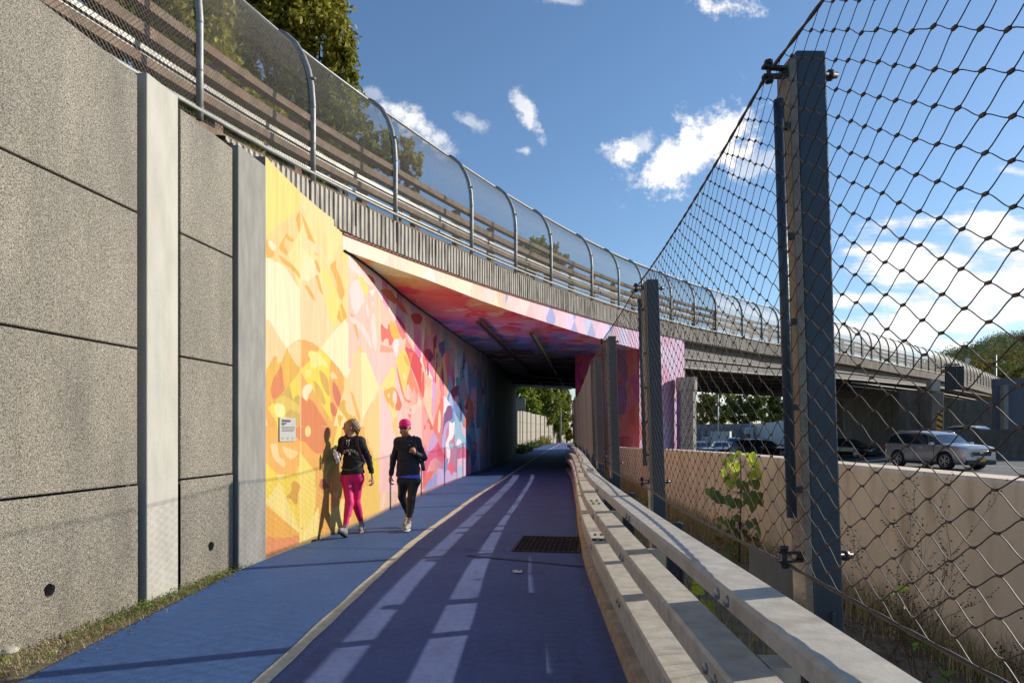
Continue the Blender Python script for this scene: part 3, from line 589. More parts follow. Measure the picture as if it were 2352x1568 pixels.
   (150,60,104,'r',[(310,680),(340,650),(380,620),(398,650),(372,720),(400,760),(350,800),(330,760)]),(208,190,200,'r',[(350,740),(390,720),(400,790),(360,800)]),
   (172,60,92,'r',[(440,830),(460,820),(475,730),(490,800),(495,840),(470,870)]),(214,116,106,'p',[(470,680),(530,800),(530,900),(460,1060),(430,980),(480,860)]),
   (178,160,182,'p',[(410,600),(445,540),(480,700),(450,790),(410,760)]),(58,124,176,'p',[(460,1130),(500,1060),(545,1150),(500,1260)]),(120,160,196,'p',[(480,1070),(540,1020),(560,1120),(530,1180)]),
   (70,64,120,'r',[(400,760),(430,850),(420,980),(405,960)]),(196,60,76,'p',[(460,1230),(500,1260),(480,1350)]),(60,110,170,'p',[(500,1290),(560,1200),(560,1330),(520,1420)]),(206,100,110,'p',[(545,1130),(565,1190),(555,1320),(540,1230)]),
   (150,190,205,'p',[(590,1350),(620,1300),(660,1380),(610,1420)])]),
]
def ramp(t, stops):
    xs = [s[0] for s in stops]; return np.stack([np.interp(t, xs, [s[1][k] for s in stops]) for k in range(3)], -1)
def lin(c): c = np.clip(c/255., 0, 1); return np.where(c <= .04045, c/12.92, ((c+.055)/1.055)**2.4)
def albedo(c): return lin(c)*np.array((.66,.63,.70))
def mural_wall():
    top = 4.9; ncol, nrow = 980, 300
    # columns are spaced evenly as seen along the wall
    uu = np.linspace(-2.94/8.14, .27/46.7, ncol); Yt = np.linspace(8.14, 46.7, 4000); Xt = np.interp(Yt, [p[0] for p in WALLS], [p[1] for p in WALLS]); ut = Xt/Yt
    Yc = np.interp(uu, ut, Yt); Xc = np.interp(Yc, Yt, Xt); zc = np.linspace(-.05, 1, nrow)
    ztop = np.where(Yc < 11.2, np.interp(Yc, [p[0] for p in WTOP], [p[1] for p in WTOP]), np.array([ceil_z(y) for y in Yc])+.12)
    Yg = np.broadcast_to(Yc, (nrow, ncol)); Xg = np.broadcast_to(Xc, (nrow, ncol)); Zg = -.05+(ztop[None, :]+.05)*np.linspace(0, 1, nrow)[:, None]
    # wall coordinate of each point, in the units of the enlargements (a shape keeps its place on the wall)
    px = (1176+F*Xg/Yg)/.9408; py = (991-F*(Zg-1.5)/Yg)/.9408
    S = np.concatenate([[0], np.cumsum(np.hypot(np.diff(Xc), np.diff(Yc)))])[None, :]+0*Zg
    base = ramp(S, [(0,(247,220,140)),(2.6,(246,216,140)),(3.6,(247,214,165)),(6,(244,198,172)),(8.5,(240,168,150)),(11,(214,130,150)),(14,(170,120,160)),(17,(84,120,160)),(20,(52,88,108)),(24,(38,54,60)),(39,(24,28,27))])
    # harlequin facets
    a = S/1.15; b = Zg/1.5; f1 = np.floor(a+b); f2 = np.floor(a-b); hh = hsh((f1*131+f2*71+5000).astype(np.int64), 3); h2 = hsh((f1*31+f2*171+9000).astype(np.int64), 5)
    half = hsh((np.floor(a*2)*13+f1*7+f2*29+777).astype(np.int64), 9)
    base = base*(1+(hh-.5)*.12+(half-.5)*.05)[..., None]
    # beyond the sunlit part: a busier quilt, reds to violets to blues
    w = worley(S/.62+Zg*.18, Zg/.95, 5); w2 = worley(S/.28-Zg*.2, Zg/.5, 11)
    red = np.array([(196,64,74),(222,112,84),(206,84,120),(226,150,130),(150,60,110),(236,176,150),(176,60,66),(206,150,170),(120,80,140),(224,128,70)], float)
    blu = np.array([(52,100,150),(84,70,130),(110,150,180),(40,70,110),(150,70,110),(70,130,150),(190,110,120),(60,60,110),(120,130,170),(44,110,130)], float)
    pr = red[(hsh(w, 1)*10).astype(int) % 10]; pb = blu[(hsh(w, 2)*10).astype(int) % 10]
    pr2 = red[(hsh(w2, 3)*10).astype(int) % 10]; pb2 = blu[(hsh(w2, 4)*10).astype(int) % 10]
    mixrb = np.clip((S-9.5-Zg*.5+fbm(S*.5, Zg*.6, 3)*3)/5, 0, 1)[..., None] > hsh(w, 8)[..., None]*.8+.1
    quilt = np.clip((np.where(mixrb, pb, pr)*.8+np.where(mixrb, pb2, pr2)*.2)*1.25+34, 0, 255)  # palette brightened to offset the shade that falls on this zone
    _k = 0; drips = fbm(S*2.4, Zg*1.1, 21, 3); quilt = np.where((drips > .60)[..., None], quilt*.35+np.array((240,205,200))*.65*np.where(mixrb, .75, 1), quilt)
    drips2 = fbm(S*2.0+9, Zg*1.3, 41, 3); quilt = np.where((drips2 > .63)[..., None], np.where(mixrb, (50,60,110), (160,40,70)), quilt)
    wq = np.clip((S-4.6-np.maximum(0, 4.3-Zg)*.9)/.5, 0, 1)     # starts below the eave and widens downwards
    wq = np.clip((py-(660+ (px-860)*1.62))*-1/6, 0, 1)*(px > 870); wq = np.maximum(wq, np.clip((px-1135)/3, 0, 1))  # zone edge follows the cast shadow's line on the wall
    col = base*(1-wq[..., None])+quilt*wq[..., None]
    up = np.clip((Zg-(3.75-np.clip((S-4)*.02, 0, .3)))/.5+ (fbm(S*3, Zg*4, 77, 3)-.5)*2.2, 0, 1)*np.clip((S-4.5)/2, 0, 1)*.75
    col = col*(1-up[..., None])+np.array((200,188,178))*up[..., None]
    flat = col.reshape(-1, 3).copy()
    for (ox, oy, k, shp) in SHAPES:
        for (r, g_, b_, kind, pts) in shp:
            q = rounded(pts) if kind == 'r' else pts
            flat[inpoly(px, py, [(ox+p[0]/k, oy+p[1]/k) for p in q])] = (r, g_, b_)
    col = flat.reshape(col.shape)
    # brushed streaks fading the painting into black paint deep inside
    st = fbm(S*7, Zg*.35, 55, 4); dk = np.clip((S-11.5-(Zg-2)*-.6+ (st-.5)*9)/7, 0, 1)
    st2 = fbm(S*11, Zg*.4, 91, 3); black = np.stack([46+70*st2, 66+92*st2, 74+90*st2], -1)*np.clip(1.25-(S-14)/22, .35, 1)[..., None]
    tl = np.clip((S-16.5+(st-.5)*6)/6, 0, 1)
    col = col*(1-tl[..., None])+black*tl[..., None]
    # fine straight brush texture and a concrete form joint
    col = col*(1+(fbm(S*14, Zg*.5, 8, 3)[..., None]-.5)*.035)
    seam_ = (np.abs(px-(640+528/5.6)) < 1.3) | (np.abs(px-(640+1322/4.613)) < .8)
    col = np.where(seam_[..., None], col*.5+np.array((252,232,170))*.5, col)
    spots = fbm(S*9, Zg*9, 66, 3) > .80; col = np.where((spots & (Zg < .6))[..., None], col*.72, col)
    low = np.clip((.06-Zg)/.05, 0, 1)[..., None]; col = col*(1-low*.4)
    V = np.stack([Xg, Yg, Zg], -1).reshape(-1, 3)
    return V, grid_faces(nrow, ncol), albedo(col.reshape(-1, 3))
mw = empty('mural_wall', (-2.94, 8.14, 0), 'wall painted with a yellow, pink, red and blue geometric and drip mural running into the underpass', 'mural wall')
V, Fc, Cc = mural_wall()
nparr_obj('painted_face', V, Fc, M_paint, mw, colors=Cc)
mb = MB(); fr = []
for (y, x) in WALLS: fr.append((Vector((x, y, 0)), Vector((-1, .09, 0)).normalized(), Vector((0, 0, 1))))
mb.sweep(fr, [(.02,-.1),(.02,4.2),(.5,4.2),(.5,-.1)]); mb.build('core', M_conc2, mw)
mb = MB(); a = Vector((-2.94,8.14,0)); mb.add([(-2.94,8.142,-.05),(-2.94,8.142,4.78),(-3.4,8.142,4.78),(-3.4,8.142,-.05)],[(0,1,2,3)]); mb.build('end_face', M_conc2, mw)
# cap between wall and bridge
mb = MB(); f2 = [(Vector((np.interp(y, [p[0] for p in WALLS], [p[1] for p in WALLS]), y, interp(WTOP, y))), Vector((-1, .07, 0)).normalized(), Vector((0, 0, 1))) for y in np.linspace(8.14, 11.0, 8)]
mb.sweep(f2, [(.004,-.6),(.004,-.004),(.35,-.004),(.35,-.6)]); mb.build('coping', M_conc2, mw)
# plaque
pq = empty('sign_plaque', (-2.87, 8.65, 1.45), 'small white information plaque with dark text screwed to the yellow mural', 'plaque')
c0 = P(651, 987, 8.64); wd = Vector((interp(WALLS, 8.9)-interp(WALLS, 8.4), .5, 0)).normalized(); wnn = Vector((wd.y, -wd.x, 0))
c0 = Vector((interp(WALLS, 8.66), 8.66, 1.5+(991-986)/F*8.66))+wnn*.008
mb = MB(); rot = Matrix((( wd.x, -wnn.x, 0), (wd.y, -wnn.y, 0), (0, 0, 1)))
ph = .30; pwid = .42
mb.box(c0, (pwid, .014, ph), rot=rot); mb.build('panel', mat('plaque_white', (.40,.39,.36), .5, var=.03), pq)
M_ink = mat('ink', (.05,.05,.05), .7, var=0)
def text_mesh(name, s, size, m, parent, loc, rot3, ext=.0008, bold=0, align='LEFT'):
    cu = bpy.data.curves.new(name, 'FONT'); cu.body = s; cu.size = size; cu.extrude = ext; cu.offset = bold; cu.align_x = align
    t = bpy.data.objects.new(name, cu); COL.objects.link(t); dg = bpy.context.evaluated_depsgraph_get(); me = bpy.data.meshes.new_from_object(t.evaluated_get(dg)); bpy.data.objects.remove(t)
    o = bpy.data.objects.new(name, me); COL.objects.link(o); me.materials.clear(); me.materials.append(m)
    M4 = rot3.to_4x4(); M4.translation = loc; me.transform(M4)
    if parent: o.parent = parent; o.matrix_parent_inverse = Matrix.LocRotScale(parent.location, parent.rotation_euler, parent.scale).inverted()
    return o
trot = Matrix(((wd.x, 0, wnn.x), (wd.y, 0, wnn.y), (0, 1, 0)))
base = c0+wnn*.0085-wd*(pwid/2-.05)
pz = ph/1.0
mb = MB()
random.seed(9)
def ink(x0, x1, z, h):
    x = x0
    while x < x1:
        w = random.uniform(.012, .03); mb.box(base+wd*(x+w/2)+Vector((0, 0, z)), (w, .001, h), rot=rot); x += w+.006
for a in ((0, .21, ph*.36, .028), (0, .12, ph*.255, .016), (0, .06, ph*.20, .014)): mb = MB(); ink(*a); tag(mb.build('text_line', M_ink, pq), kind='stuff')
for i, e in enumerate((.33, .31, .33, .30)): mb = MB(); ink(0, e, ph*(.10-.055*i), .0065); tag(mb.build('text_line', M_ink, pq), kind='stuff')
for x in (.02, .15, .28): mb = MB(); mb.box(base+wd*x+Vector((0, 0, -ph*.37)), (.045, .001, .02), rot=rot); mb.build('logo', mat('faded_ink', (.25,.24,.16), .7), pq)
# ================================================================ OVERPASS
T0 = t_of_px(521); TW = t_of_px(792)+.42; TB = t_of_px(1473); TC = t_of_px(1576); TR = t_of_px(1815)
def foff(t): return .075
_t = TW-.9
while _t < TW+4:        # where the beam leaves the wall
    _p, _d, _n = bframe(_t); _q = _p+_n*foff(_t)
    if _q.x > interp(WALLS, _q.y)-.01: break
    _t += .03
TW = _t; print('beam starts', TW, _q, 1176+F*_q.x/_q.y)
ov = empty('overpass', (3, 24, 4.5), 'curved concrete road overpass with ribbed parapet crossing the path and the highway', 'overpass')
M_rib = mat('ribbed_concrete', (.46,.42,.355), .9, var=.2, scale=5, bump=.3, bscale=45, stretch=(1.5,1.5,.5), dirt=((.16,.135,.11), (3,3,.5), 2.5, .5))
M_dconc = mat('weathered_concrete', (.175,.148,.118), .92, var=.25, scale=2.5, bump=.3, bscale=25, stretch=(1,1,.4), dirt=((.13,.11,.09), (2,2,.4), 1.6, .5))
M_flg = mat('girder_flange', (.27,.25,.22), .6, var=.2, scale=3)
M_steel = mat('girder_paint', (.075,.066,.058), .7, var=.2, scale=3, bump=.1, dirt=((.09,.07,.055), (1,1,1), 2, .55))
# ribbed parapet
def parapet(ta, tb, ribbed, name):
    mb = MB(); fr = []; V = []; t = ta; k = 0
    H0, H1 = -.06, -.58
    pitch = .122
    outer = []
    if ribbed:
        while t < tb:
            for q, off in ((0, 0), (.040, 0), (.056, .024), (.106, .024)):
                outer.append((t+q, off))
            t += pitch
    else:
        n = int((tb-ta)/.8); outer = [(ta+(tb-ta)*i/n, 0) for i in range(n+1)]
    for (tt, off) in outer:
        p, d, nn = bframe(tt); V.append((p, d, nn, off))
    vs = []; 
    for (p, d, nn, off) in V:
        H1 = float(np.interp(1176+F*p.x/p.y, [521,609,650,690,789,830], [-.10,-.12,-.40,-.50,-.56,-.58]))
        for (a, z) in ((off, H1), (off, H0), (.10, H0+.02), (.5, H0+.02), (.5, H1-.0), (.12, H1)): vs.append(p+nn*a+Vector((0, 0, z)))
    n = 6; fs = [(i*n+j, i*n+(j+1) % n, (i+1)*n+(j+1) % n, (i+1)*n+j) for i in range(len(V)-1) for j in range(n)]
    mb.add(vs, fs); return mb.build(name, M_rib if ribbed else mat('stained_parapet', (.15,.125,.10), .92, var=.3, scale=3, bump=.3, bscale=25, stretch=(1,1,.3), dirt=((.08,.068,.055), (2,2,.3), 1.8, .5)), ov)
parapet(T0, TR, True, 'ribbed_parapet')
parapet(TR, BLEN-.2, False, 'plain_parapet')
t = T0+1.9
while t < TR:
    p, d, nn = bframe(t); mb = MB(); mb.box(p+nn*(-.002)+Vector((0, 0, -.25)), (.018, .012, .36), rz=math.atan2(d.y, d.x)); mb.build('parapet_joint', M_dark, ov); t += 1.22
# painted fascia beam between the wall and the right-hand pier, and the painted soffit
def curve_strip(ta, tb, n, off, zt, zb, nz, dz=0, TW0=TW):
    T = np.linspace(ta, tb, n); Pn = []; 
    for t in T:
        p, d, nn = bframe(t); q = p+nn*foff(t); z1 = p.z+zt if zt is not None else 0; z0 = zb(q) 
        Pn.append([(q.x, q.y, z0+(z1-z0)*j/(nz-1)) for j in range(nz)])
    return T, np.array(Pn).transpose(1, 0, 2)     # rows = height
T, G = curve_strip(TW, TB, 900, .17, -.56, lambda q: ceil_z(q.y), 34)
tt = np.broadcast_to(T-(TW-.7), G.shape[:2]); zz = G[:, :, 2]-4.3
f1 = np.floor(tt/.75+zz/.9); f2 = np.floor(tt/.62-zz/.75); idd = (f1*131+f2*71+999).astype(np.int64)
r1 = hsh(idd, 2)[..., None]; r2 = hsh(idd, 7)
base = ramp(tt, [(0,(250,232,215)),(1.5,(252,240,196)),(4.2,(252,232,190)),(6,(250,214,196)),(9,(247,205,200)),(13,(240,200,214)),(17,(236,196,220)),(20,(240,196,222))])
alt = ramp(tt, [(0,(252,240,220)),(4,(250,240,208)),(6.5,(250,224,170)),(10,(226,196,222)),(13,(186,196,222)),(16,(200,206,232)),(20,(226,150,190))])
m_ = np.clip((r1-.35)*1.6, 0, 1); col = base*(1-m_)+alt*m_; col = col*(1-.13*r2[..., None])
col = np.where(((r2 > .86) & (tt > 7))[..., None], np.array((150,158,196)), col)
nparr_obj('fascia_beam', G.reshape(-1, 3), grid_faces(G.shape[0], G.shape[1], True), M_paint, ov, colors=np.clip(albedo(col.reshape(-1, 3))*1.35, 0, .9))
mb = MB(); fr = []      # thin ledge below the ribs
for t in np.linspace(TW, TC, 90):
    p, d, nn = bframe(t); fr.append((p, nn, Vector((0, 0, 1))))
mb.sweep(fr, [(.045,-.582),(.045,-.605),(.30,-.605),(.30,-.582)]); mb.build('ledge', mat('painted_ledge', (.38,.15,.12), .85, var=.25, scale=3), ov)
# soffit: from fascia line to the far opening
A = Vector((2.53, 27.3, 0)); B = bframe(TB)[0]+bframe(TB)[2]*.075; C = bframe(TC)[0]+bframe(TC)[2]*.075
nU, nV = 150, 620; _p, _d, _n = bframe(TW); FT_y0 = (_p+_n*foff(TW)).y-.02
lefts = [(np.interp(y, [p[0] for p in WALLS], [p[1] for p in WALLS]), y) for y in np.linspace(max(10.45, FT_y0), 46.7, nV)]
FT = []
for t in np.linspace(TW, TB, 400):
    p, d, nn = bframe(t); q = p+nn*foff(t); FT.append((q.x, q.y))
FT = np.array(FT)
rows = []
for i, (xl, y) in enumerate(lefts):     # right limit at this depth: the fascia, then the pier, then the far right wall
    if y < B.y: xr = np.interp(y, FT[:, 1], FT[:, 0])
    elif y < A.y: xr = B.x+(A.x-B.x)*(y-B.y)/(A.y-B.y)
    else: xr = A.x+(4.6-A.x)*(y-A.y)/(49.6-A.y)
    xl = xl-.02; xr = max(xr, xl+.001); ye = y
    rows.append([(xl+(xr-xl)*j/(nU-1), ye+ (max(0, y-40)/6.7)*2.9*(j/(nU-1)), ceil_z(y)+.0) for j in range(nU)])
G = np.array(rows); X = G[:, :, 0]; Y = G[:, :, 1]
w = worley(X/1.0+Y*.22, Y/1.5-X*.3, 3, 1.0); w2 = worley(X/.55+3-Y*.1, Y/.9+X*.3, 17, 1.0)
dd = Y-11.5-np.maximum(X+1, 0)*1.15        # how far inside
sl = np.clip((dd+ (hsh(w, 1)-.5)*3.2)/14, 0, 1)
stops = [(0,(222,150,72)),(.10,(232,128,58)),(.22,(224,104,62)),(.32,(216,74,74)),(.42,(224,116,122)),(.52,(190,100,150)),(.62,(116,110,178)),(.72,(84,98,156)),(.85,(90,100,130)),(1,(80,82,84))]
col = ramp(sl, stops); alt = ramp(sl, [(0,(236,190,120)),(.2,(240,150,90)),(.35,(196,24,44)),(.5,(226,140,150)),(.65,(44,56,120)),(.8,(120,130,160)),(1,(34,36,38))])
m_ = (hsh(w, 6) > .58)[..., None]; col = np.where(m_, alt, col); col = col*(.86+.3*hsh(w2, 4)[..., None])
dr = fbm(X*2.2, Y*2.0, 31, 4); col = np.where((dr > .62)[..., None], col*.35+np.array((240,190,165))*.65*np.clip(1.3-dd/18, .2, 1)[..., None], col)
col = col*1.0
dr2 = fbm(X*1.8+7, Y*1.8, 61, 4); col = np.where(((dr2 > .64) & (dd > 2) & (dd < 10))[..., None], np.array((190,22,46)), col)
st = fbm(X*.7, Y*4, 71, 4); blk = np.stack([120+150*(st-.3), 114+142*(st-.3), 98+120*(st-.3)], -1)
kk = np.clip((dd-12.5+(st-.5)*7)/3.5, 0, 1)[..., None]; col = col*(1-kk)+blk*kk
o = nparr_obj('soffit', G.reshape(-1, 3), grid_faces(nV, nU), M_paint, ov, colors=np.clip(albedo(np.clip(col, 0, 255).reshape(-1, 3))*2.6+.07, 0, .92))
mb = MB()     # dark tube along the line where soffit meets wall
mb.tube([(xl+.02, y, ceil_z(y)-.01) for (xl, y) in lefts[::14]], .016, 5); mb.build('soffit_joint', M_dark, ov)
# pier: left face (shade), right face (sun)
def face(p, q, z0, z1, nx, nz, colf, name):
    s = np.linspace(0, 1, nx)[None, :]; v = np.linspace(0, 1, nz)[:, None]; L = (q-p).length
    Gx = p.x+(q.x-p.x)*s+0*v; Gy = p.y+(q.y-p.y)*s+0*v; Gz = z0+(z1-z0)*v+0*s
    c = colf(s*L+0*v, Gz); nparr_obj(name, np.stack([Gx, Gy, Gz], -1).reshape(-1, 3), grid_faces(nz, nx), M_paint, ov, colors=albedo(np.clip(c, 0, 255).reshape(-1, 3)))
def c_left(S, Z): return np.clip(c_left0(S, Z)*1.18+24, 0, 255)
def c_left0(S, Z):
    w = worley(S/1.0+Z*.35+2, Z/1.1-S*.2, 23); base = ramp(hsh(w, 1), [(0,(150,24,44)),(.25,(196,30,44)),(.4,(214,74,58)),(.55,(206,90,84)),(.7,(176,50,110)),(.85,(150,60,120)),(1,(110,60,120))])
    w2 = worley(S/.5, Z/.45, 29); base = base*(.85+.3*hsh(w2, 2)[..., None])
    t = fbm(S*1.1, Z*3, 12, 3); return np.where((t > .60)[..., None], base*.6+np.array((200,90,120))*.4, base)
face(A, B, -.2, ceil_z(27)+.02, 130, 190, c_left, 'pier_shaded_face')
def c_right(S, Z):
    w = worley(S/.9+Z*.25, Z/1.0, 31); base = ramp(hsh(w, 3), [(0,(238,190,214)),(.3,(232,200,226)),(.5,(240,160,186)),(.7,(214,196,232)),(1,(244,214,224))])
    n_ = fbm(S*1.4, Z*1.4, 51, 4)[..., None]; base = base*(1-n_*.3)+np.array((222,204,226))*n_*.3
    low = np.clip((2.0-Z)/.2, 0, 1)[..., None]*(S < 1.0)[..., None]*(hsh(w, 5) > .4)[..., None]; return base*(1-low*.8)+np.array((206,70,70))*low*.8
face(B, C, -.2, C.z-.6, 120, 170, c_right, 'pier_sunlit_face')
mb = MB()      # body of the pier and the tunnel's right wall behind it
far = Vector((5.6, 49.6, 0)); C2 = Vector((11.5, 33.5, 0)); 
def prism(mb, pts, z0, z1, mi=0):
    n = len(pts); vs = [(p[0], p[1], z0) for p in pts]+[(p[0], p[1], z1) for p in pts]
    mb.add(vs, [tuple(range(n))[::-1], tuple(range(n, 2*n))]+[(i, (i+1) % n, n+(i+1) % n, n+i) for i in range(n)], mi)
inn = Vector((-.004, .006, 0))
prism(mb, [(A.x+.006, A.y+.006), (B.x+.002, B.y+.02), (C.x-.01, C.y+.012), (C.x+.15, C.y+.45), (9.2, 38), (10.2, 52), (4.62, 49.6)], -.3, ceil_z(27)-.002)
mb.build('pier_core', M_dconc, ov)
mb = MB(); d = (C-B).normalized(); nn = Vector((-d.y, d.x, 0)); mb.add([C+Vector((.002,.002,-C.z+4.2)), C+nn*.9+Vector((0,0,-C.z+4.2)), C+nn*.9+Vector((0,0,-.6)), C+Vector((.002,.002,-.6))], [(0,1,2,3)]); mb.build('pier_end', M_dconc, ov)
# deck slab
FAR = [(-14,-4),(-12.5,8),(-11,16),(-8,28),(-3.2,39),(.2,46.72),(4.62,49.65),(16,60.5),(32,77),(50,95),(78,124)]
nearT = [T0-6, T0, TW, t_of_px(1080), t_of_px(1263), TB-.2, TC, t_of_px(1704), t_of_px(1920), t_of_px(2156), BLEN-.3]
NN, NF = [], []
facc = [0]; 
for i in range(1, len(FAR)): facc.append(facc[-1]+math.dist(FAR[i], FAR[i-1]))
K = 60; V = []
for i in range(K+1):
    s = i/K*(len(nearT)-1); j = min(int(s), len(nearT)-2); t = nearT[j]+(nearT[j+1]-nearT[j])*(s-j); p, d, n_ = bframe(max(t, .2)); a = p+n_*(.36 if t > TW+2 else .75)
    fx = FAR[j][0]+(FAR[j+1][0]-FAR[j][0])*(s-j); fy = FAR[j][1]+(FAR[j+1][1]-FAR[j][1])*(s-j); fz = p.z-.05
    bz = (ceil_z(a.y)+.05) if t < TC else p.z-.62
    V += [(a.x, a.y, bz), (a.x, a.y, p.z-.12), (fx, fy, fz), (fx, fy, bz if t > TC else ceil_z(30)+.05)]
fs = [(i*4+j, i*4+(j+1) % 4, (i+1)*4+(j+1) % 4, (i+1)*4+j) for i in range(K) for j in range(4)]
mb = MB(); mb.add(V, fs); mb.build('deck', M_dconc, ov)
mb = MB(); mb.sweep([(Vector((V[i*4+2])), Vector((1, 0, 0)), Vector((0, 0, 1))) for i in range(K+1)], [(-.15,-.9),(-.15,.25),(.15,.25),(.15,-.9)]); mb.build('far_parapet', M_dconc, ov)
# girders over the highway
def gz(t): return bp(t).z-1.72+.012*(t-TC)
for k, off in enumerate((.45, 3.0, 5.6, 8.2, 10.8, 13.2)):
    mb = MB(); fw = []; 
    for i in range(26):
        t = TC-.1+(BLEN-TC-1)*i/25+ (0 if i else 0); p, d, n_ = bframe(t); o_ = p+n_*off; o_.z = 0; zb = gz(t); zt = p.z-.62; fw.append((o_, n_, zb, zt))
    for (a0, a1, b0, b1) in ((-.02, .02, None, None), (-.2, .2, 0, .05), (-.12, .12, .42, .45) if k == 0 else (-.2, .2, 0, .05)):
        if a0 == -.2 and mb.v and len(mb.f) > 130: pass
        vs = []
        for (o_, n_, zb, zt) in fw:
            l, h = (zb+.05, zt+.01) if b0 is None else (zb+b0, zb+b1)
            for (a, z) in ((a0, l), (a1, l), (a1, h), (a0, h)): vs.append(o_+n_*a+Vector((0, 0, z)))
        mb.add(vs, [(i*4+j, i*4+(j+1) % 4, (i+1)*4+(j+1) % 4, (i+1)*4+j) for i in range(25) for j in range(4)])
        if b0 is None: gweb = mb.build('girder', M_steel, ov); mb = MB()
        if k and b0 == 0: break
    fo = mb.build('flanges', M_flg if k == 0 else M_steel, None); fo.parent = gweb; fo.matrix_parent_inverse = Matrix.Identity(4)
# free-standing aggregate column in front of the pier
cc = empty('column', (7.0, 27.4, 0), 'squat grey aggregate column with chamfered head standing before the pink pier', 'column')
M_agg2 = agg_mat('aggregate_column', (.22,.19,.15), (.36,.32,.26), (.50,.45,.37), 40)
w_ = .37; ch = .13; ang = math.atan2(.2, 1)
def oct_pts(w): 
    base = [(-w,-w+ch),(-w+ch,-w),(w-ch,-w),(w,-w+ch),(w,w-ch),(w-ch,w),(-w+ch,w),(-w,w-ch)]
    return [(7.0+x*math.cos(ang)+y*math.sin(ang), 27.4-x*math.sin(ang)+y*math.cos(ang)) for (x, y) in base]
mb = MB(); prism(mb, oct_pts(w_), -.3, 3.12); mb.build('shaft', M_agg2, cc)
mb = MB(); prism(mb, oct_pts(w_+.03), 3.123, 3.66); mb.build('head', M_agg2, cc, bevel=.03)
M_violet = mat('column_violet', (.20,.12,.28), .8, var=.2, scale=2)
a_ = oct_pts(w_+.004); mb = MB(); mb.add([(*a_[7], -.2), (*a_[0], -.2), (*a_[0], 3.1), (*a_[7], 3.1)], [(0,1,2,3)]); mb.add([(*a_[0], -.2), (*a_[1], -.2), (*a_[1], 3.1), (*a_[0], 3.1)], [(0,1,2,3)]); mb.build('violet_side', M_violet, cc)  # violet quads over the shaft's left side and corner
# lamp channels under the soffit
M_chan = mat('channel_steel', (.16,.13,.10), .6, metal=.4, var=.3, scale=12)
M_lime = mat('lime_tube', (.25,.48,.08), .5, var=.1)
for (a, b, nm, lab) in ((P(1099,739,2.8*F/(991-739)), Vector((2.1,35.5,4.5)), 0, 'dark dented lamp channel hanging under the painted soffit, nearer the mural'),):
    pass
def lamp_channel(x0, y0, x1, y1, lab, lime):
    z = 4.34; Ya = (z-1.5)*F/(991-y0); Yb = (z+.12-1.5)*F/(991-y1); a = P(x0, y0, Ya); b = P(x1, y1, Yb)
    e = empty('lamp_channel', a, lab, 'lamp housing', 'lamp housings under the soffit'); d = (b-a)
    segs = ((0, .30), (.305, .64), (.66, 1)); mb = MB(); mb2 = MB(); 
    for (s0, s1) in segs:
        mb.bar(a+d*s0, a+d*s1, .13, .07); mb2.bar(a+d*s0+Vector((.05,0,-.05)), a+d*s1+Vector((.05,0,-.05)), .03, .03)
        for q in np.linspace(s0+.02, s1-.02, 4): p = a+d*q; zc = ceil_z(p.y); mb.box((p.x, p.y, (p.z+zc)/2), (.03, .03, max(.02, zc-p.z)))
    mb.build('housing', M_chan, e); mb2.build('tube', M_lime if lime else M_dark, e)
lamp_channel(1099, 739, 1250, 886, 'dark dented lamp channel under the soffit on the mural side', False)
lamp_channel(1221, 765, 1296, 887, 'lamp channel with lime green tube under the soffit on the highway side', True)
# abutment wall and bent column under the highway span
ab = empty('abutment_wall', (30, 60, -.8), 'shaded concrete abutment wall beneath the girders behind the silver car', 'abutment')
mb = MB(); prism(mb, [(29.2,51.5),(30.5,50.3),(33.5,66),(32,66)], -1.2, 4.6); 
mb.build('wall', M_dconc, ab)
mb = MB()
mb = None
for i in range(3): y = 53+i*4.6; x = 29.2+(y-51.5)*.193; mb = MB(); mb.box((x-.0, y, 1.6), (.03, .05, 5.2)); mb.build('pour_joint', mat('joint_grey', (.07,.06,.05), .9), ab)
pc = empty('bent_column', (30.8, 50, -.3), 'square concrete bridge column with cap block rising beside the hazard marker', 'column')
mb = MB(); mb.box((30.75, 50, 2.0), (1.15, 1.0, 4.8), rz=.3); mb.build('shaft', M_dconc, pc, bevel=.04)
mb = MB(); mb.box((30.6, 49.6, 4.85), (.62, .8, .85), rz=-.1); mb.build('cap', mat('cap_concrete', (.42,.39,.32), .85), pc, bevel=.03)
pc2 = empty('bent_column', (47.6, 66, -.3), 'far dark bridge column at the end of the highway span', 'column')
mb = MB(); mb.box((47.6, 66, 2.1), (1.3, 1.0, 5.2), rz=.5); mb.build('shaft', M_dconc, pc2)
bw2 = empty('back_wall', (44, 74, 0), 'long dim concrete wall beneath the bridge behind the median', 'retaining wall')
mb = MB(); prism(mb, [(33,70),(58,62),(58,63),(33,71)], -1, 4.6); mb.build('wall', M_dconc, bw2)
# hazard markers
M_yel = mat('hazard_yellow', (.85,.34,.01), .5, var=.06); M_blk = mat('hazard_black', (.015,.015,.015), .6)
def hazard(x, y0, y1, Y, w, lab):
    a = P(x, y0, Y); b = P(x, y1, Y); e = empty('hazard_marker', b, lab, 'hazard marker', 'striped hazard markers')
    h = a.z-b.z; mb = MB(); mb.box((b.x, Y, b.z+h/2), (w, .03, h)); mb.build('plate', M_yel, e)
    mb = MB(); n = 3; s = h/n
    for i in range(n):
        z = b.z+s*i; q = [(-w/2, z+s*.55), (-w/2, z+s*.95), (w/2, z+s*.45), (w/2, z+s*.05)]
        mb.add([(b.x+p[0], Y-.018, max(b.z, p[1])) for p in q], [(0,1,2,3)])
    mb.build('stripes', M_blk, e); mb = MB(); mb.tube([(b.x, Y+.04, b.z-.8), (b.x, Y+.04, a.z)], .03); mb.build('post', M_chan, e)
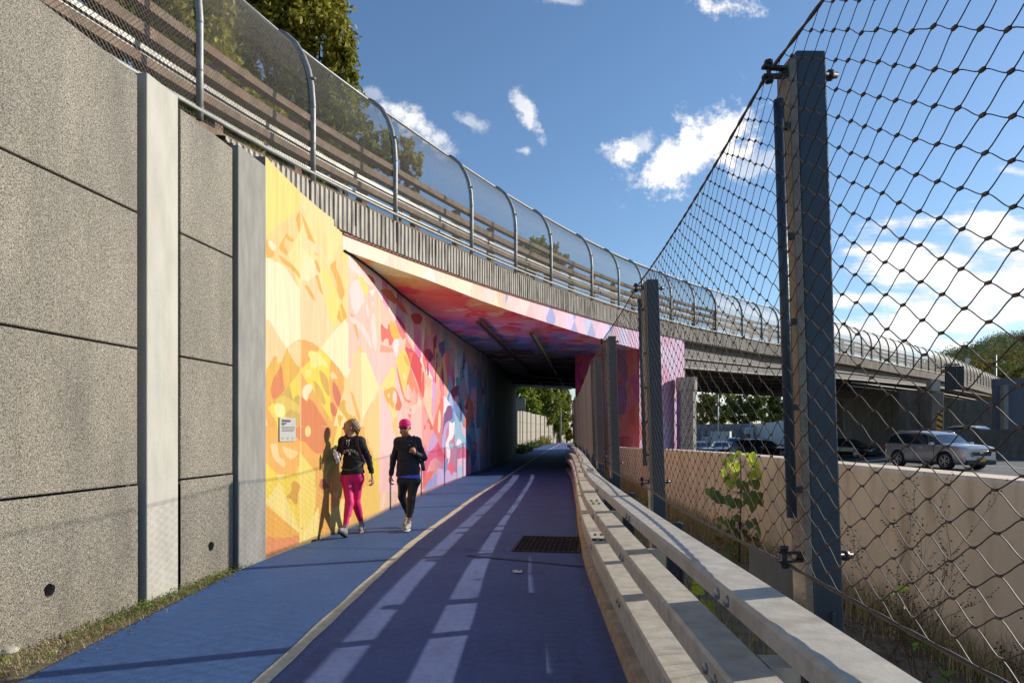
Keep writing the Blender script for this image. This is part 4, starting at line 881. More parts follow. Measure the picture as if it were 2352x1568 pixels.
hazard(2157.5, 945, 986, 45.5, .38, 'tall yellow and black striped hazard marker beside the bridge column')
hazard(2329, 972, 987, 52, .34, 'small yellow and black striped hazard marker at the far right')
# median wall
md = empty('median_wall', (31, 44, 0), 'plain shaded concrete median wall behind the silver car', 'median wall')
mb = MB(); mb.sweep([(Vector((28.2,46.5,0)), Vector((.4,.9,0)).normalized(), Vector((0,0,1))), (Vector((31.3,41.6,0)), Vector((.6,.8,0)).normalized(), Vector((0,0,1))), (Vector((40,33,0)), Vector((.7,.7,0)).normalized(), Vector((0,0,1)))],
    [(-.12,-.5),(0,.1),(.05,1.66),(.35,1.66),(.5,-.5)]); mb.build('wall', M_dconc, md)
# the tall grey screen at the far right edge
gp = empty('grey_screen', (36, 49, 0), 'tall blue-grey concrete screen panel at the right edge', 'screen wall')
mb = MB(); mb.box((37.2, 50.2, 1.9), (3.2, .5, 7.0), rz=-.2); mb.build('panel', mat('blue_grey', (.09,.10,.13), .7, var=.1), gp)
mb = MB(); mb.box((35.95, 49.9, 1.6), (.28, .7, 6.6), rz=-.2); mb.build('lit_edge', M_conc2, gp)
# overhead sign box hung on the parapet
sg = empty('sign_box', (33, 52, 4), 'dark back of an overhead road sign hung on the bridge parapet', 'road sign')
mb = MB(); c = P(2192, 868, 50.5); mb.box(c, (1.36, .12, 1.74), rz=.0); mb.build('panel', mat('sign_back', (.018,.02,.02), .6, var=.15), sg)
mb = MB(); mb.box(c+Vector((.1,-.075,0)), (.03,.03,1.74)); mb.box(c+Vector((0,-.075,.86)), (1.36,.03,.03)); mb.build('stiffener', M_chan, sg)
mb = MB(); mb.bar(c+Vector((-.3,.1,.9)), c+Vector((-.3,1.6,.9)), .08, .08); mb.bar(c+Vector((.4,.1,.6)), c+Vector((.4,1.8,.6)), .08, .08); mb.bar(c+Vector((-.7,.05,1.0)), c+Vector((.4,.05,1.0)), .1, .12); mb.build('bracket', M_chan, sg)
def road_sign(x, y, w, h, Y, lab, col=(.6,.6,.57)):
    c = P(x, y, Y); e = empty('road_sign', c, lab, 'road sign'); mb = MB(); mb.box(c, (w*Y/F, .03, h*Y/F)); mb.build('plate', mat('sign_'+str(round(col[0], 2)), col, .5, var=.03), e)
    mb = MB(); mb.tube([c+Vector((0,.04,-2.4)), c+Vector((0,.04,.2))], .04); mb.build('post', M_chan, e)
road_sign(2222, 828, 10, 12, 64, 'small white road sign above the bridge fence in front of the hill')
road_sign(2322, 877, 8, 8, 92, 'tiny white road sign above the far end of the bridge fence')
c = P(2286, 946, 55); e = empty('lane_signal', c, 'small green sign under the far end of the bridge', 'sign'); mb = MB(); mb.box(c, (.25,.1,.4)); mb.build('panel', mat('green_sign', (.03,.35,.14), .4), e)
mb = MB(); mb.bar(c+Vector((0,.05,.2)), c+Vector((0,.05,1.3)), .05, .05); mb.build('hanger', M_chan, e)
# conduits under the edge
e = empty('conduit', P(1930, 893, 41), 'pair of pale pipes running under the bridge edge toward the far column', 'pipe'); 
mb = MB()
for off, dz in ((.1, -1.55), (.35, -1.75)):
    mb.tube([bframe(t)[0]+bframe(t)[2]*off+Vector((0, 0, dz-.12)) for t in np.linspace(t_of_px(1960), BLEN-20, 14)], .045, 6)
mb.build('pipes', mat('pale_pipe', (.26,.24,.20), .6), e)

# ================================================================ BRIDGE FENCE (chain link on curved posts)
M_galv = mat('galvanised_pipe', (.29,.29,.275), .5, metal=.3, var=.2, scale=9, bump=.05, dirt=((.26,.22,.18), (1,1,1), 7, .58))
M_galv2 = mat('weathered_pipe', (.15,.13,.11), .7, var=.2)
M_wire = mat('chain_link_wire', (.13,.12,.10), .6, metal=.1, var=.2, scale=20)
PROF = [(0,-.06),(0,.5),(0,1.0),(.02,1.25),(.07,1.48),(.15,1.68),(.27,1.88),(.42,2.02),(.52,2.08)]
def arch(t, off=0): p, d, n_ = bframe(t); return [p+n_*(a+off)+Vector((0, 0, z)) for (a, z) in PROF]
bfn = empty('bridge_fence', bp(T0), 'chain link fence on curved pipe posts along the top of the overpass', 'fence')
posts = [t_of_px(x) for x in (448,719,905,1080,1180,1263,1357,1419,1473,1541,1594,1643,1704,1749)]
t = t_of_px(1787)
while t < BLEN-1: posts.append(t); t += 2.15
posts = [t_of_px(448)-2.0]+posts
for t in posts:
    mb = MB(); mb.tube(arch(t, -.03), .038 if t < TR else .045, 8)
    if t < TR:
        for h in (0.05, .45, .95, 1.35): 
            p, d, n_ = bframe(t); mb.tube([p+n_*(-.03)+Vector((0,0,h-.008)), p+n_*(-.03)+Vector((0,0,h+.008))], .043, 8)
    mb.build('post', M_galv if t < t_of_px(1643) else M_galv2, bfn)
ts = np.linspace(posts[0], posts[-1], 260)
mb = MB(); mb.tube([bframe(t)[0]+bframe(t)[2]*.52+Vector((0,0,2.09)) for t in ts], .026, 7); mb.build('top_rail', M_galv, bfn)
mb = MB(); mb.tube([bframe(t)[0]+bframe(t)[2]*-.045+Vector((0,0,.03)) for t in ts], .024, 7); mb.build('bottom_rail', M_galv, bfn)
# real woven wire for the near bays
PR = np.array(PROF); pl = np.concatenate([[0], np.cumsum(np.hypot(*np.diff(PR, axis=0).T))]); PL = pl[-1]
def chain(ta, tb, pitch, r, name):
    nS = int((tb-ta)/(pitch/2)); nH = int(PL/(pitch/2)); segs = []
    T_ = np.linspace(ta, tb, nS+1); Hh = np.linspace(0.02, PL, nH+1)
    fr = [bframe(t) for t in T_]; base = np.array([list(f[0]) for f in fr]); nor = np.array([list(f[2]) for f in fr])
    a = np.interp(Hh, pl, PR[:, 0]); z = np.interp(Hh, pl, PR[:, 1])
    Q = base[:, None, :]+nor[:, None, :]*a[None, :, None]; Q[:, :, 2] += z[None, :]
    i, j = np.meshgrid(np.arange(nS), np.arange(nH), indexing='ij'); ev = ((i+j) % 2 == 0)
    A_ = Q[np.where(ev, i, i+1), j]; B_ = Q[np.where(ev, i+1, i), j+1]
    A_ = A_.reshape(-1, 3); B_ = B_.reshape(-1, 3); d = B_-A_; d /= np.linalg.norm(d, axis=1)[:, None]
    up = np.array([0, 0, 1.]); s1 = np.cross(d, up); s1 /= np.linalg.norm(s1, axis=1)[:, None]; s2 = np.cross(d, s1)
    V = []
    for P0 in (A_, B_):
        for k in range(3):
            an = 2*math.pi*k/3; V.append(P0+s1*r*math.cos(an)+s2*r*math.sin(an))
    n = len(A_); V = np.stack(V, 1).reshape(-1, 3); b = np.arange(n)[:, None]*6
    Fc = np.concatenate([b+np.array([k, (k+1) % 3, 3+(k+1) % 3, 3+k])[None, :] for k in range(3)])
    return nparr_obj(name, V, Fc, M_wire, bfn)
chain(posts[0], t_of_px(1263), .056, .0023, 'wire_mesh')
chain(t_of_px(1263), t_of_px(1643), .075, .0034, 'wire_mesh')
# further away the same weave is a pattern of its sheet
def mesh_mat():
    m = bpy.data.materials.new('fine_wire_mesh'); m.use_nodes = True; nt = m.node_tree; N = nt.nodes.new; L = nt.links.new
    b = nt.nodes['Principled BSDF']; b.inputs['Base Color'].default_value = (.05,.045,.04,1); b.inputs['Roughness'].default_value = .6
    uv = N('ShaderNodeUVMap'); sp = N('ShaderNodeSeparateXYZ'); L(uv.outputs[0], sp.inputs[0])
    def Mt(op, a, c): 
        n = N('ShaderNodeMath'); n.operation = op
        for i, v in enumerate((a, c)):
            if isinstance(v, (int, float)): n.inputs[i].default_value = v
            elif v is not None: L(v, n.inputs[i])
        return n.outputs[0]
    outs = []
    for s in (1, -1):
        w = Mt('ADD', sp.outputs[0], Mt('MULTIPLY', sp.outputs[1], s)); f = Mt('FRACT', Mt('DIVIDE', w, .07), None); outs.append(Mt('LESS_THAN', f, .30))
    a = Mt('MAXIMUM', outs[0], outs[1]); tr = N('ShaderNodeBsdfTransparent'); mx = N('ShaderNodeMixShader'); L(a, mx.inputs[0]); L(tr.outputs[0], mx.inputs[1]); L(b.outputs[0], mx.inputs[2])
    L(mx.outputs[0], nt.nodes['Material Output'].inputs[0]); return m
ts = np.linspace(t_of_px(1643), posts[-1], 200); V = []; UV = []
for t in ts:
    p, d, n_ = bframe(t)
    for (a, z), l in zip(PROF, pl): V.append(tuple(p+n_*a+Vector((0, 0, z)))); UV.append((t, l))
o = nparr_obj('wire_mesh', V, grid_faces(len(ts), len(PROF)), mesh_mat(), bfn)
uvl = o.data.uv_layers.new(name='UVMap'); li = np.zeros(len(o.data.loops), dtype=np.int32); o.data.loops.foreach_get('vertex_index', li); uvl.data.foreach_set('uv', np.array(UV, dtype=np.float32)[li].ravel())

# ================================================================ TRAFFIC RAILING behind the fence
M_brail = mat('rusty_brown_rail', (.20,.14,.095), .85, var=.3, scale=6, bump=.2, bscale=50, dirt=((.22,.10,.055), (1,1,1), 3, .55))
M_srail = mat('bright_steel_rail', (.24,.23,.21), .45, metal=.6, var=.15, scale=6)
tr_ = empty('traffic_railing', bp(T0)+Vector((-.4,.2,0)), 'rusty brown and bright steel traffic railing on the bridge behind the chain link', 'guard railing')
def rail_box(off, z, w, h, m, name, ta=None, tb=None):
    mb = MB(); fr = []
    for t in np.linspace(ta or posts[0], tb or BLEN-2, 200): p, d, n_ = bframe(t); fr.append((p+n_*off+Vector((0, 0, z)), n_, Vector((0, 0, 1))))
    mb.sweep(fr, [(-w/2,-h/2),(w/2,-h/2),(w/2,h/2),(-w/2,h/2)]); mb.build(name, m, tr_)
rail_box(.46, 1.08, .12, .10, M_brail, 'top_rail'); rail_box(.46, .80, .13, .12, M_brail, 'rail'); rail_box(.47, .50, .10, .10, M_brail, 'rail')
rail_box(.45, .06, .25, .16, M_brail, 'kerb_rail'); rail_box(.50, .655, .06, .055, M_srail, 'steel_rail'); rail_box(.50, .585, .05, .02, M_srail, 'steel_rail')
rail_box(.52, .38, .06, .028, M_srail, 'steel_rail'); rail_box(.60, .22, .05, .05, M_dconc, 'rail')
t = posts[1]-.55; k = 0
while t < BLEN-2 and k < 60:
    p, d, n_ = bframe(t); mb = MB(); mb.box(p+n_*.60+Vector((0,0,.5)), (.17,.12,1.1), rz=math.atan2(d.y, d.x)); mb.build('post', M_brail, tr_); t += 1.75 if k < 14 else 2.15; k += 1
# ================================================================ BOX BEAM GUARD RAIL
M_beam = mat('galvanised_beam', (.52,.475,.40), .6, metal=.1, var=.16, scale=13, bump=.08, bscale=70, dirt=((.36,.30,.23), (1,1,1), 5, .57))
M_gpost = mat('rail_post', (.055,.07,.095), .5, metal=.3, var=.2, scale=6)
M_bolt = mat('bolt', (.33,.33,.32), .4, metal=.7, var=.2, scale=30)
rails = ((.06, .175, .905, .978, 'top_beam'), (.02, .175, .63, .735, 'middle_beam'), (.0, .175, .30, .475, 'lower_beam'))
grd = empty('guard_rail', (.8, 5, 0), 'triple galvanised box beam guard rail curving along the bike lane', 'guard rail')
def pframe(y, off=0, z=0):
    d = Vector((interp(PE, y+.15)-interp(PE, y-.15), .3, 0)).normalized(); s = Vector((d.y, -d.x, 0)); return Vector((interp(PE, y), y, z))+s*off, d, s
splices = {0: (3.55, 9.2, 15.2, 21.2), 1: (7.35, 13.2, 19.2), 2: (6.6, 12.4, 18.4)}
for k, (o0, w, z0, z1, nm) in enumerate(rails):
    cuts = [-3]+list(splices[k] if k else splices[k][1:])+[27.0]
    for i in range(len(cuts)-1):
        mb = MB(); ya = cuts[i]+.008; yb = cuts[i+1]-.008; c = .012
        fr = []
        for y in np.linspace(ya, yb, max(4, int((yb-ya)/.3))): p, d, s = pframe(y, o0, interp([(6,-.03),(12,.035)], y) if k == 2 else 0); fr.append((p, s, Vector((0, 0, 1))))
        z0 = .345 if (k == 2 and i >= 1) else z0; mb.sweep(fr, [(c,z0),(w-c,z0),(w,z0+c),(w,z1-c),(w-c,z1),(c,z1),(0,z1-c),(0,z0+c)])
        mb.build(nm, M_beam, grd)
    for y in cuts[1:-1]:        # splice bolts and dark joint
        mb = MB(); p, d, s = pframe(y, o0+w/2, 0); mb.box(p+Vector((0,0,(z0+z1)/2)), (w-.015, .03, z1-z0-.015), rz=math.atan2(d.y, d.x)-math.pi/2); mb.build('splice_sleeve', M_dark, grd)
        for dy in (-.14, .14):
            for oo in (.05, .11): mb = MB(); q, d, s = pframe(y+dy, o0+oo); q.z = z1; mb.disc(q, (0,0,1), .015, 8, 0, .02); mb.build('splice_bolt', M_bolt, grd)
yy = -2.0; pk = 0
while yy < 27:
    p, d, s = pframe(yy, .40); rzz = math.atan2(d.y, d.x)-math.pi/2; mb = MB()
    q, _, _ = pframe(yy, .30); mb.box(q+Vector((0,0,.42)), (.012, .14, .98), rz=rzz); q, _, _ = pframe(yy, .40); mb.box(q+Vector((0,0,.42)), (.012, .14, .98), rz=rzz); q, _, _ = pframe(yy, .35); mb.box(q+Vector((0,0,.42)), (.099,.012,.98), rz=rzz)
    mb.build('post', M_gpost, grd)
    for (o0, w, z0, z1, nm) in rails[1:]:
        mb = MB(); q, _, _ = pframe(yy, (o0+w+.294)/2); mb.box(q+Vector((0,0,(z0+z1)/2)), (.293-o0-w, .13, min(z1-z0, .13)*.9), rz=rzz); mb.build('spacer_block', M_beam, grd)
    for (o0, w, z0, z1, nm) in rails:
        for dy in (-.05, .06):
            mb = MB(); q, _, s2 = pframe(yy+dy, o0); mb.tube([q-s2*.0+Vector((0,0,(z0+z1)/2)), q-s2*.008+Vector((0,0,(z0+z1)/2)), q-s2*.013+Vector((0,0,(z0+z1)/2))], [.021,.019,.010], 12); mb.build('bolt', M_bolt, grd)
    yy += 2.15; pk += 1
# low w-beam lying beyond the rail
for (y0, y1, lab) in ((2.42, 3.2, 'bent dark steel plate behind the top beam beside the nearest fence post'),):
    fr = []; mb = MB()
    for y, z in ((y0, .90), ((y0+y1)/2, .955), (y1, .95)): p, d, s = pframe(y, .44); fr.append((p+Vector((0,0,z)), s, Vector((0,0,1))))
    mb.sweep(fr, [(0,-.28),(.012,-.28),(.012,.02),(0,.02)])
    tag(mb.build('steel_plate', mat('dark_galv', (.030,.042,.058), .6, metal=0, var=.25, scale=8)), lab, 'plate')

# ================================================================ CABLE NET FENCE
M_post = mat('blue_grey_steel', (.045,.062,.085), .42, metal=.15, var=.12, scale=5, bump=.12, bscale=60)
M_flange = mat('flange_reflection', (.25,.20,.155), .42, metal=.25, var=.25, scale=14, bump=.3, bscale=60)  # brown reflection on the galvanised flange, put into its colour
M_cable = mat('brown_cable', (.055,.038,.028), .55, metal=.1, var=.3, scale=40)
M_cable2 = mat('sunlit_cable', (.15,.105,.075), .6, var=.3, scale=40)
M_clamp = mat('dark_clamp', (.045,.04,.042), .4, metal=.6, var=.2, scale=30)
cf = empty('net_fence', (1.06, 2.3, 0), 'tall steel cable net fence on blue-grey posts between the guard rail and the highway', 'fence')
PY = [-1.2, 2.29, 5.66, 9.0, 11.5, 14.8, 17.8, 20.8, 23.8, 26.2]
LEAN = .032; ZT = 2.75
MOT = [(-1.3,.28),(2.3,.255),(5.66,.345),(9.0,.34),(11.5,.28),(15,.27),(30,.27)]
def mpt(y, z): p, d, s = pframe(y, interp(MOT, y)-(z-1.0)*LEAN); p.z = z; return p
for i, y in enumerate(PY):
    p, d, s = pframe(y, interp(MOT, y)+.125); rzz = math.atan2(d.y, d.x)-math.pi/2+.04
    Rm = Matrix.Rotation(-LEAN, 3, 'Y')@Matrix.Rotation(rzz, 3, 'Z'); top = ZT; c = p+Vector((0,0,0))
    def loc(x, yy, z): return c+(Matrix.Rotation(rzz, 3, 'Z')@Vector((x, yy, 0)))+Vector((-(z-1.0)*LEAN, 0, z))
    # H section: web facing the viewer, flanges left and right
    def plate(mb, x0, x1, y0, y1, z0, z1):
        vs = [loc(x, q, z) for z in (z0, z1) for (x, q) in ((x0,y0),(x1,y0),(x1,y1),(x0,y1))]
        mb.add(vs, [(3,2,1,0),(4,5,6,7),(0,1,5,4),(1,2,6,5),(2,3,7,6),(3,0,4,7)])
    mb = MB(); plate(mb, -.044, .054, -.045, .045, -.05, top); mb.build('post', M_post, cf, bevel=.006)
    mb = MB(); plate(mb, -.072, -.046, -.05, .05, -.05 if i != 1 else .86, top-.03); 
    mb.build('flange', M_flange, cf, bevel=.003)
    mb = MB(); a = loc(-.108, -.045, 1.22); b = loc(-.108, -.045, 2.585); mb.tube([a, b], .0165, 10); mb.build('lacing_rod', M_post, cf)
    for z in (1.31, 1.58, 1.86, 2.14, 2.50): mb = MB(); mb.bar(loc(-.112, -.045, z), loc(-.075, -.04, z), .02, .02); mb.build('bracket', M_clamp, cf)
    for z in (2.68, 1.09):      # forked clamps with through bolt
        mb = MB()
        mb.bar(loc(-.155, -.04, z+.016), loc(-.075, -.035, z+.012), .022, .009); mb.bar(loc(-.155, -.04, z-.016), loc(-.075, -.035, z-.012), .022, .009)
        mb.tube([loc(-.135, -.04, z-.036), loc(-.135, -.04, z+.036)], .008, 8); mb.tube([loc(-.135,-.04,z+.022), loc(-.135,-.04,z+.036)], .014, 6); mb.tube([loc(-.135,-.04,z-.036), loc(-.135,-.04,z-.022)], .014, 6)
        mb.tube([loc(-.09, -.035, z), loc(.10, -.02, z)], .011, 8); mb.tube([loc(.068, -.02, z), loc(.085, -.02, z)], .018, 6)
        mb.build('clamp', M_clamp, cf)
zt = lambda y, a, b: 2.69-.05*math.sin(math.pi*(y-a)/(b-a)); zbm = lambda y, a, b: 1.066-.022*math.sin(math.pi*(y-a)/(b-a))
random.seed(7)
for i in range(len(PY)-1):
    a, b = PY[i], PY[i+1]; n = 26; rt = .0055
    for f_, nm in ((zt, 'top_cable'), (zbm, 'bottom_cable')):
        mb = MB(); pts = [mpt(a+(b-a)*k/(n*3), f_(a+(b-a)*k/(n*3), a, b)) for k in range(n*3+1)]
        mb.tube(pts, [rt*(1+.28*math.sin(k*2.1)) for k in range(len(pts))], 7); mb.build(nm, M_cable, cf)
    near = i <= 1; segn = 7 if i <= 1 else (4 if i < 4 else 2); r = .0015 if i < 4 else .0019
    dx = .0705; dz = .0385; nS = int(round((b-a)/dx)); dx = (b-a)/nS; nZ = 42; A_ = []; B_ = []; nodes = []
    def nz(ii, jj):
        y = a+dx*ii; t_, b_ = zt(y, a, b), zbm(y, a, b); return y, b_+(t_-b_)*jj/nZ
    jit = {}
    def node(ii, jj):
        y, z = nz(ii, jj)
        if 0 < jj < nZ and 0 < ii < nS:
            if (ii, jj) not in jit: jit[(ii, jj)] = (random.gauss(0, .0022), random.gauss(0, .0022))
            y += jit[(ii, jj)][0]; z += jit[(ii, jj)][1]
        return y, z
    V = []; Fc = []
    chains = []
    for ii in range(nS):
        for jj in range(nZ):
            if (ii+jj) % 2 == 0: chains.append((node(ii, jj), node(ii+1, jj+1)))
            else: chains.append((node(ii+1, jj), node(ii, jj+1)))
    sides = 4 if near else 3
    for (n0, n1) in chains:
        if n0[0] > n1[0]: n0, n1 = n1, n0
        o_ = len(V)
        for k in range(segn+1):
            s_ = k/segn; e = s_*s_*(3-2*s_); e = .25*s_+.75*e
            if segn == 2: e = s_
            y = n0[0]+(n1[0]-n0[0])*s_; z = n0[1]+(n1[1]-n0[1])*e; q = mpt(y, z)
            for m_ in range(sides):
                an = 2*math.pi*m_/sides+.5; V.append((q.x+r*math.cos(an), q.y, q.z+r*math.sin(an)))
        for k in range(segn):
            for m_ in range(sides): Fc.append((o_+k*sides+m_, o_+k*sides+(m_+1) % sides, o_+(k+1)*sides+(m_+1) % sides, o_+(k+1)*sides+m_))
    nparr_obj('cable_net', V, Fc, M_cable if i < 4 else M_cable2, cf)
    if i < 4:
        mb = MB()
        for ii in range(1, nS):
            for jj in range(1, nZ):
                if (ii+jj) % 2 == 0: y, z = node(ii, jj); q = mpt(y, z); mb.box(q, (.0062, .0125, .0062), rz=.0)
        o = mb.build('ferrules', mat('ferrule', (.13,.08,.055), .6, metal=.3, var=.3, scale=50), cf); tag(o, kind='stuff')
# ================================================================ VEHICLES
M_glass = mat('car_glass', (.02,.03,.04), .06, var=.05, spec=.9); M_tyre = mat('tyre', (.02,.02,.02), .85, var=.1)
M_rim = mat('alloy', (.55,.55,.56), .25, metal=.8, var=.05); M_lamp = mat('headlamp_glass', (.75,.76,.78), .12, var=.03, spec=.9); M_trim = mat('black_trim', (.02,.02,.022), .5)
M_red = mat('tail_red', (.5,.02,.03), .2); M_chrome = mat('chrome', (.75,.75,.76), .15, metal=1, var=.02)
def car_paint(name, c, metal=.5): 
    m = mat(name, c, .28, metal=metal, var=.02, scale=2); m.node_tree.nodes['Principled BSDF'].inputs['Coat Weight'].default_value = .8; return m
def make_car(name, label, paint, kind, plate=None, group=None, detail=True):
    """the car stands at its own origin, nose towards +x"""
    root = empty(name, (0, 0, 0), label, 'car' if kind != 'suv' else 'SUV', group)
    suv = kind == 'suv'; L = 4.65 if suv else 4.8; W = .92; H = 1.66 if suv else 1.45; wr = .385 if suv else .33; wb = 1.36 if suv else 1.40
    hb = 1.07 if suv else .90   # belt
    # station: x, belt half width, hood/boot height, roof height (None = no cabin), roof half width
    if suv: st = [(-2.32,.70,.86,None),(-2.28,.80,.96,None),(-2.2,.86,hb+.05,1.10),(-2.02,.89,hb+.05,1.48),(-1.8,.90,hb+.04,1.60),(-1.1,.91,hb+.03,1.66),(-.3,.92,hb+.01,1.66),(.25,.92,hb,1.60),(.55,.92,hb,1.50),(1.05,.92,hb+.01,1.13),(1.17,.92,hb+.01,None),(1.6,.91,1.06,None),(2.0,.88,1.02,None),(2.2,.84,.97,None),(2.32,.74,.88,None)]
    else: st = [(-2.38,.70,.80,None),(-2.32,.80,.90,None),(-1.9,.86,.96,None),(-1.75,.87,.955,.99),(-1.15,.89,.94,1.34),(-.7,.90,.93,1.43),(-.1,.91,.92,1.45),(.35,.91,.91,1.38),(.55,.91,.91,1.30),(1.15,.90,.90,.96),(1.28,.90,.90,None),(1.7,.88,.84,None),(2.1,.84,.76,None),(2.28,.78,.68,None),(2.39,.64,.60,None)]
    zb = .24; rows = []
    for (x, w, hh, zr) in st:
        e = abs(x) > 2.1; z0 = zb+(.1 if abs(x) > 2.25 else 0)
        lower = [(w*.86, z0), (w*.97, z0+.10), (w*1.0, .50), (w*.985, hh-.10), (w*.95, hh)]
        if zr: rw = (.66 if suv else .60)+.0; up = [(w*.95+(rw-w*.95)*.86, hh+(zr-hh)*.86), (rw, zr), (rw*.5, zr+.03), (0, zr+.035)]
        else: up = [(w*.86, hh+.025), (w*.62, hh+.045), (w*.3, hh+.055), (0, hh+.06)]
        half = lower+up; rows.append([(x, y, z) for (y, z) in half]+[(x, -y, z) for (y, z) in half[::-1][1:]])
    n = len(rows[0]); V = [p for r in rows for p in r]; fs = []; mi = []
    for i in range(len(rows)-1):
        ci = st[i][3]; cj = st[i+1][3]
        for j in range(n-1):
            fs.append((i*n+j, i*n+j+1, (i+1)*n+j+1, (i+1)*n+j)); g = 0
            side = j in (4, n-1-5); top = 5 <= j <= n-1-6
            if ci and cj and side: g = 1
            if top and ((ci and cj and cj < ci-.3) or (ci and cj and ci < cj-.3)): g = 1
            if (side or top) and ci and cj and (i in ()): g = 1
            mi.append(g)
        fs.append((i*n+n-1, i*n, (i+1)*n, (i+1)*n+n-1)); mi.append(2)
    fs += [tuple(range(n))[::-1], tuple((len(rows)-1)*n+j for j in range(n))]; mi += [0, 0]
    me = bpy.data.meshes.new('body'); me.from_pydata(V, [], fs)
    for m in (paint, M_glass, M_trim): me.materials.append(m)
    me.polygons.foreach_set('material_index', mi); me.update()
    bm = bmesh.new(); bm.from_mesh(me); bmesh.ops.recalc_face_normals(bm, faces=bm.faces); bm.to_mesh(me); bm.free()
    ob = bpy.data.objects.new('body', me); COL.objects.link(ob)
    if detail:
        cut = MB()
        for x in (-wb, wb): cut.tube([(x, -1.2, wr), (x, 1.2, wr)], wr+.06, 28, sm=False)
        co = cut.build('cutter', M_trim); md_ = ob.modifiers.new('b', 'BOOLEAN'); md_.object = co; md_.operation = 'DIFFERENCE'; md_.solver = 'EXACT'
        dg = bpy.context.evaluated_depsgraph_get(); m2 = bpy.data.meshes.new_from_object(ob.evaluated_get(dg)); ob.modifiers.clear(); ob.data = m2; bpy.data.objects.remove(co)
        for p in m2.polygons: p.use_smooth = True
        m2.set_sharp_from_angle(angle=R(32)) if hasattr(m2, 'set_sharp_from_angle') else None
    ob.parent = root
    def part(nm, f, m, bev=0, par=None):
        mb = MB(); f(mb); o = mb.build(nm, m, None, bevel=bev); o.parent = par or root; return o
    # a dark liner so no light shows through the arches
    part('wheel_arch_liner', lambda mb: mb.box((0, 0, .52), (L*.86, 1.30, .5)), M_trim)
    for sx in (-1, 1):
        for sy in (-1, 1):
            x = sx*wb; y = sy*.80
            wh = part('wheel', lambda mb: (mb.tube([(x, y-.11, wr), (x, y-.10, wr), (x, y+.10, wr), (x, y+.11, wr)], [wr-.03, wr, wr, wr-.03], 28)), M_tyre)
            def rim(mb):
                yy = y+sy*.112; mb.tube([(x, yy-sy*.03, wr), (x, yy, wr)], wr*.70, 24, sm=False)
            part('rim', rim, M_trim, par=wh)
            def spokes(mb):
                yy = y+sy*.118
                for k in range(5):
                    for dk in (-.16, .16):
                        a = 2*math.pi*k/5+dk; mb.bar((x+.05*math.cos(a), yy, wr+.05*math.sin(a)), (x+wr*.68*math.cos(a+dk*.3), yy, wr+wr*.68*math.sin(a+dk*.3)), .035, .02, up=(0, 1, 0))
                mb.tube([(x+wr*.68*math.cos(a), yy, wr+wr*.68*math.sin(a)) for a in np.linspace(0, 2*math.pi, 25)], .014, 6)
                mb.disc((x, yy-.005, wr), (0, sy, 0), .06, 12)
            part('spokes', spokes, M_rim, par=wh)
    fx = st[-3][0]; hy = st[-3][2]
    for sy in (-1, 1):
        def hl(mb):
            vs = [(fx+.02, sy*.86, hy-.09), (fx+.20, sy*.79, hy-.12), (fx+.33, sy*.56, hy-.16), (fx+.34, sy*.56, hy-.21), (fx+.22, sy*.80, hy-.19), (fx-.10, sy*.89, hy-.11)]
            mb.add(vs+[(a-.1, b*.9, c) for (a, b, c) in vs], [(0,1,2,3,4,5),(6,7,8,9,10,11)]+[(i, (i+1) % 6, 6+(i+1) % 6, 6+i) for i in range(6)])
        part('headlight', hl, M_lamp)
        def tl(mb): mb.box((-2.22, sy*.80, .92), (.16, .16, .20))
        part('tail_light', tl, M_red, .03)
        def mir(mb): mb.box((.78, sy*1.03, hb+.05), (.16, .22, .15))
        part('mirror', mir, paint, .04)
        def hnd(mb):
            for x in (-.05, -1.0): mb.box((x, sy*.925, .90), (.16, .03, .03))
        def hnd1(x): return part('door_handle', lambda mb: mb.box((x, sy*.925, hb-.13), (.16, .03, .03)), M_chrome)
        if detail: hnd1(.05); hnd1(-.95)
        def pil(mb):    # door pillars over the side glass
            for (x, t) in ((-.32, .07), (-1.35, .09)): mb.bar((x, sy*.885, hb+.02), (x+.02, sy*.665, H-.10), t, .02, up=(0, sy, .3))
        if detail:
            for (x, t) in ((-.32, .07), (-1.30, .09)): part('pillar', lambda mb: mb.bar((x, sy*.880, hb+.03), (x+.02, sy*.68, H-.12), t, .02, up=(0, sy, .3)), M_trim)
            part('sill', lambda mb: mb.bar((-1.0, sy*.90, .27), (1.0, sy*.90, .27), .05, .12), M_trim)
            part('window_line', lambda mb: mb.tube([(-2.0, sy*.87, hb+.04), (-1.0, sy*.885, hb+.02), (0, sy*.885, hb+.0), (1.0, sy*.885, hb-.0)], .012, 5), M_chrome)
            part('door_seam', lambda mb: mb.box((-.30, sy*.922, .68), (.012, .01, .62)), M_trim); part('door_seam', lambda mb: mb.box((.78, sy*.92, .68), (.012, .01, .62)), M_trim)
    nx = 2.33 if suv else 2.41; gq = .12 if suv else 0
    part('grille', lambda mb: mb.add([(nx-.015,-.56,.70+gq),(nx-.015,.56,.70+gq),(nx+.02,.46,.50+gq),(nx+.02,-.46,.50+gq),(nx-.3,-.56,.70+gq),(nx-.3,.56,.70+gq),(nx-.3,.46,.50+gq),(nx-.3,-.46,.50+gq)], [(0,1,2,3),(4,7,6,5),(0,4,5,1),(3,2,6,7),(0,3,7,4),(1,5,6,2)]), M_trim)
    part('grille_frame', lambda mb: mb.tube([(nx-.0,-.56,.71+gq),(nx+.01,.0,.72+gq),(nx-.0,.56,.71+gq),(nx+.03,.44,.49+gq),(nx+.035,0,.485+gq),(nx+.03,-.44,.49+gq),(nx-.0,-.56,.71+gq)], .016, 6), M_chrome)
    part('lower_bumper', lambda mb: mb.box((nx-.12, 0, .36), (.32, 1.50, .20)), M_trim, .04)
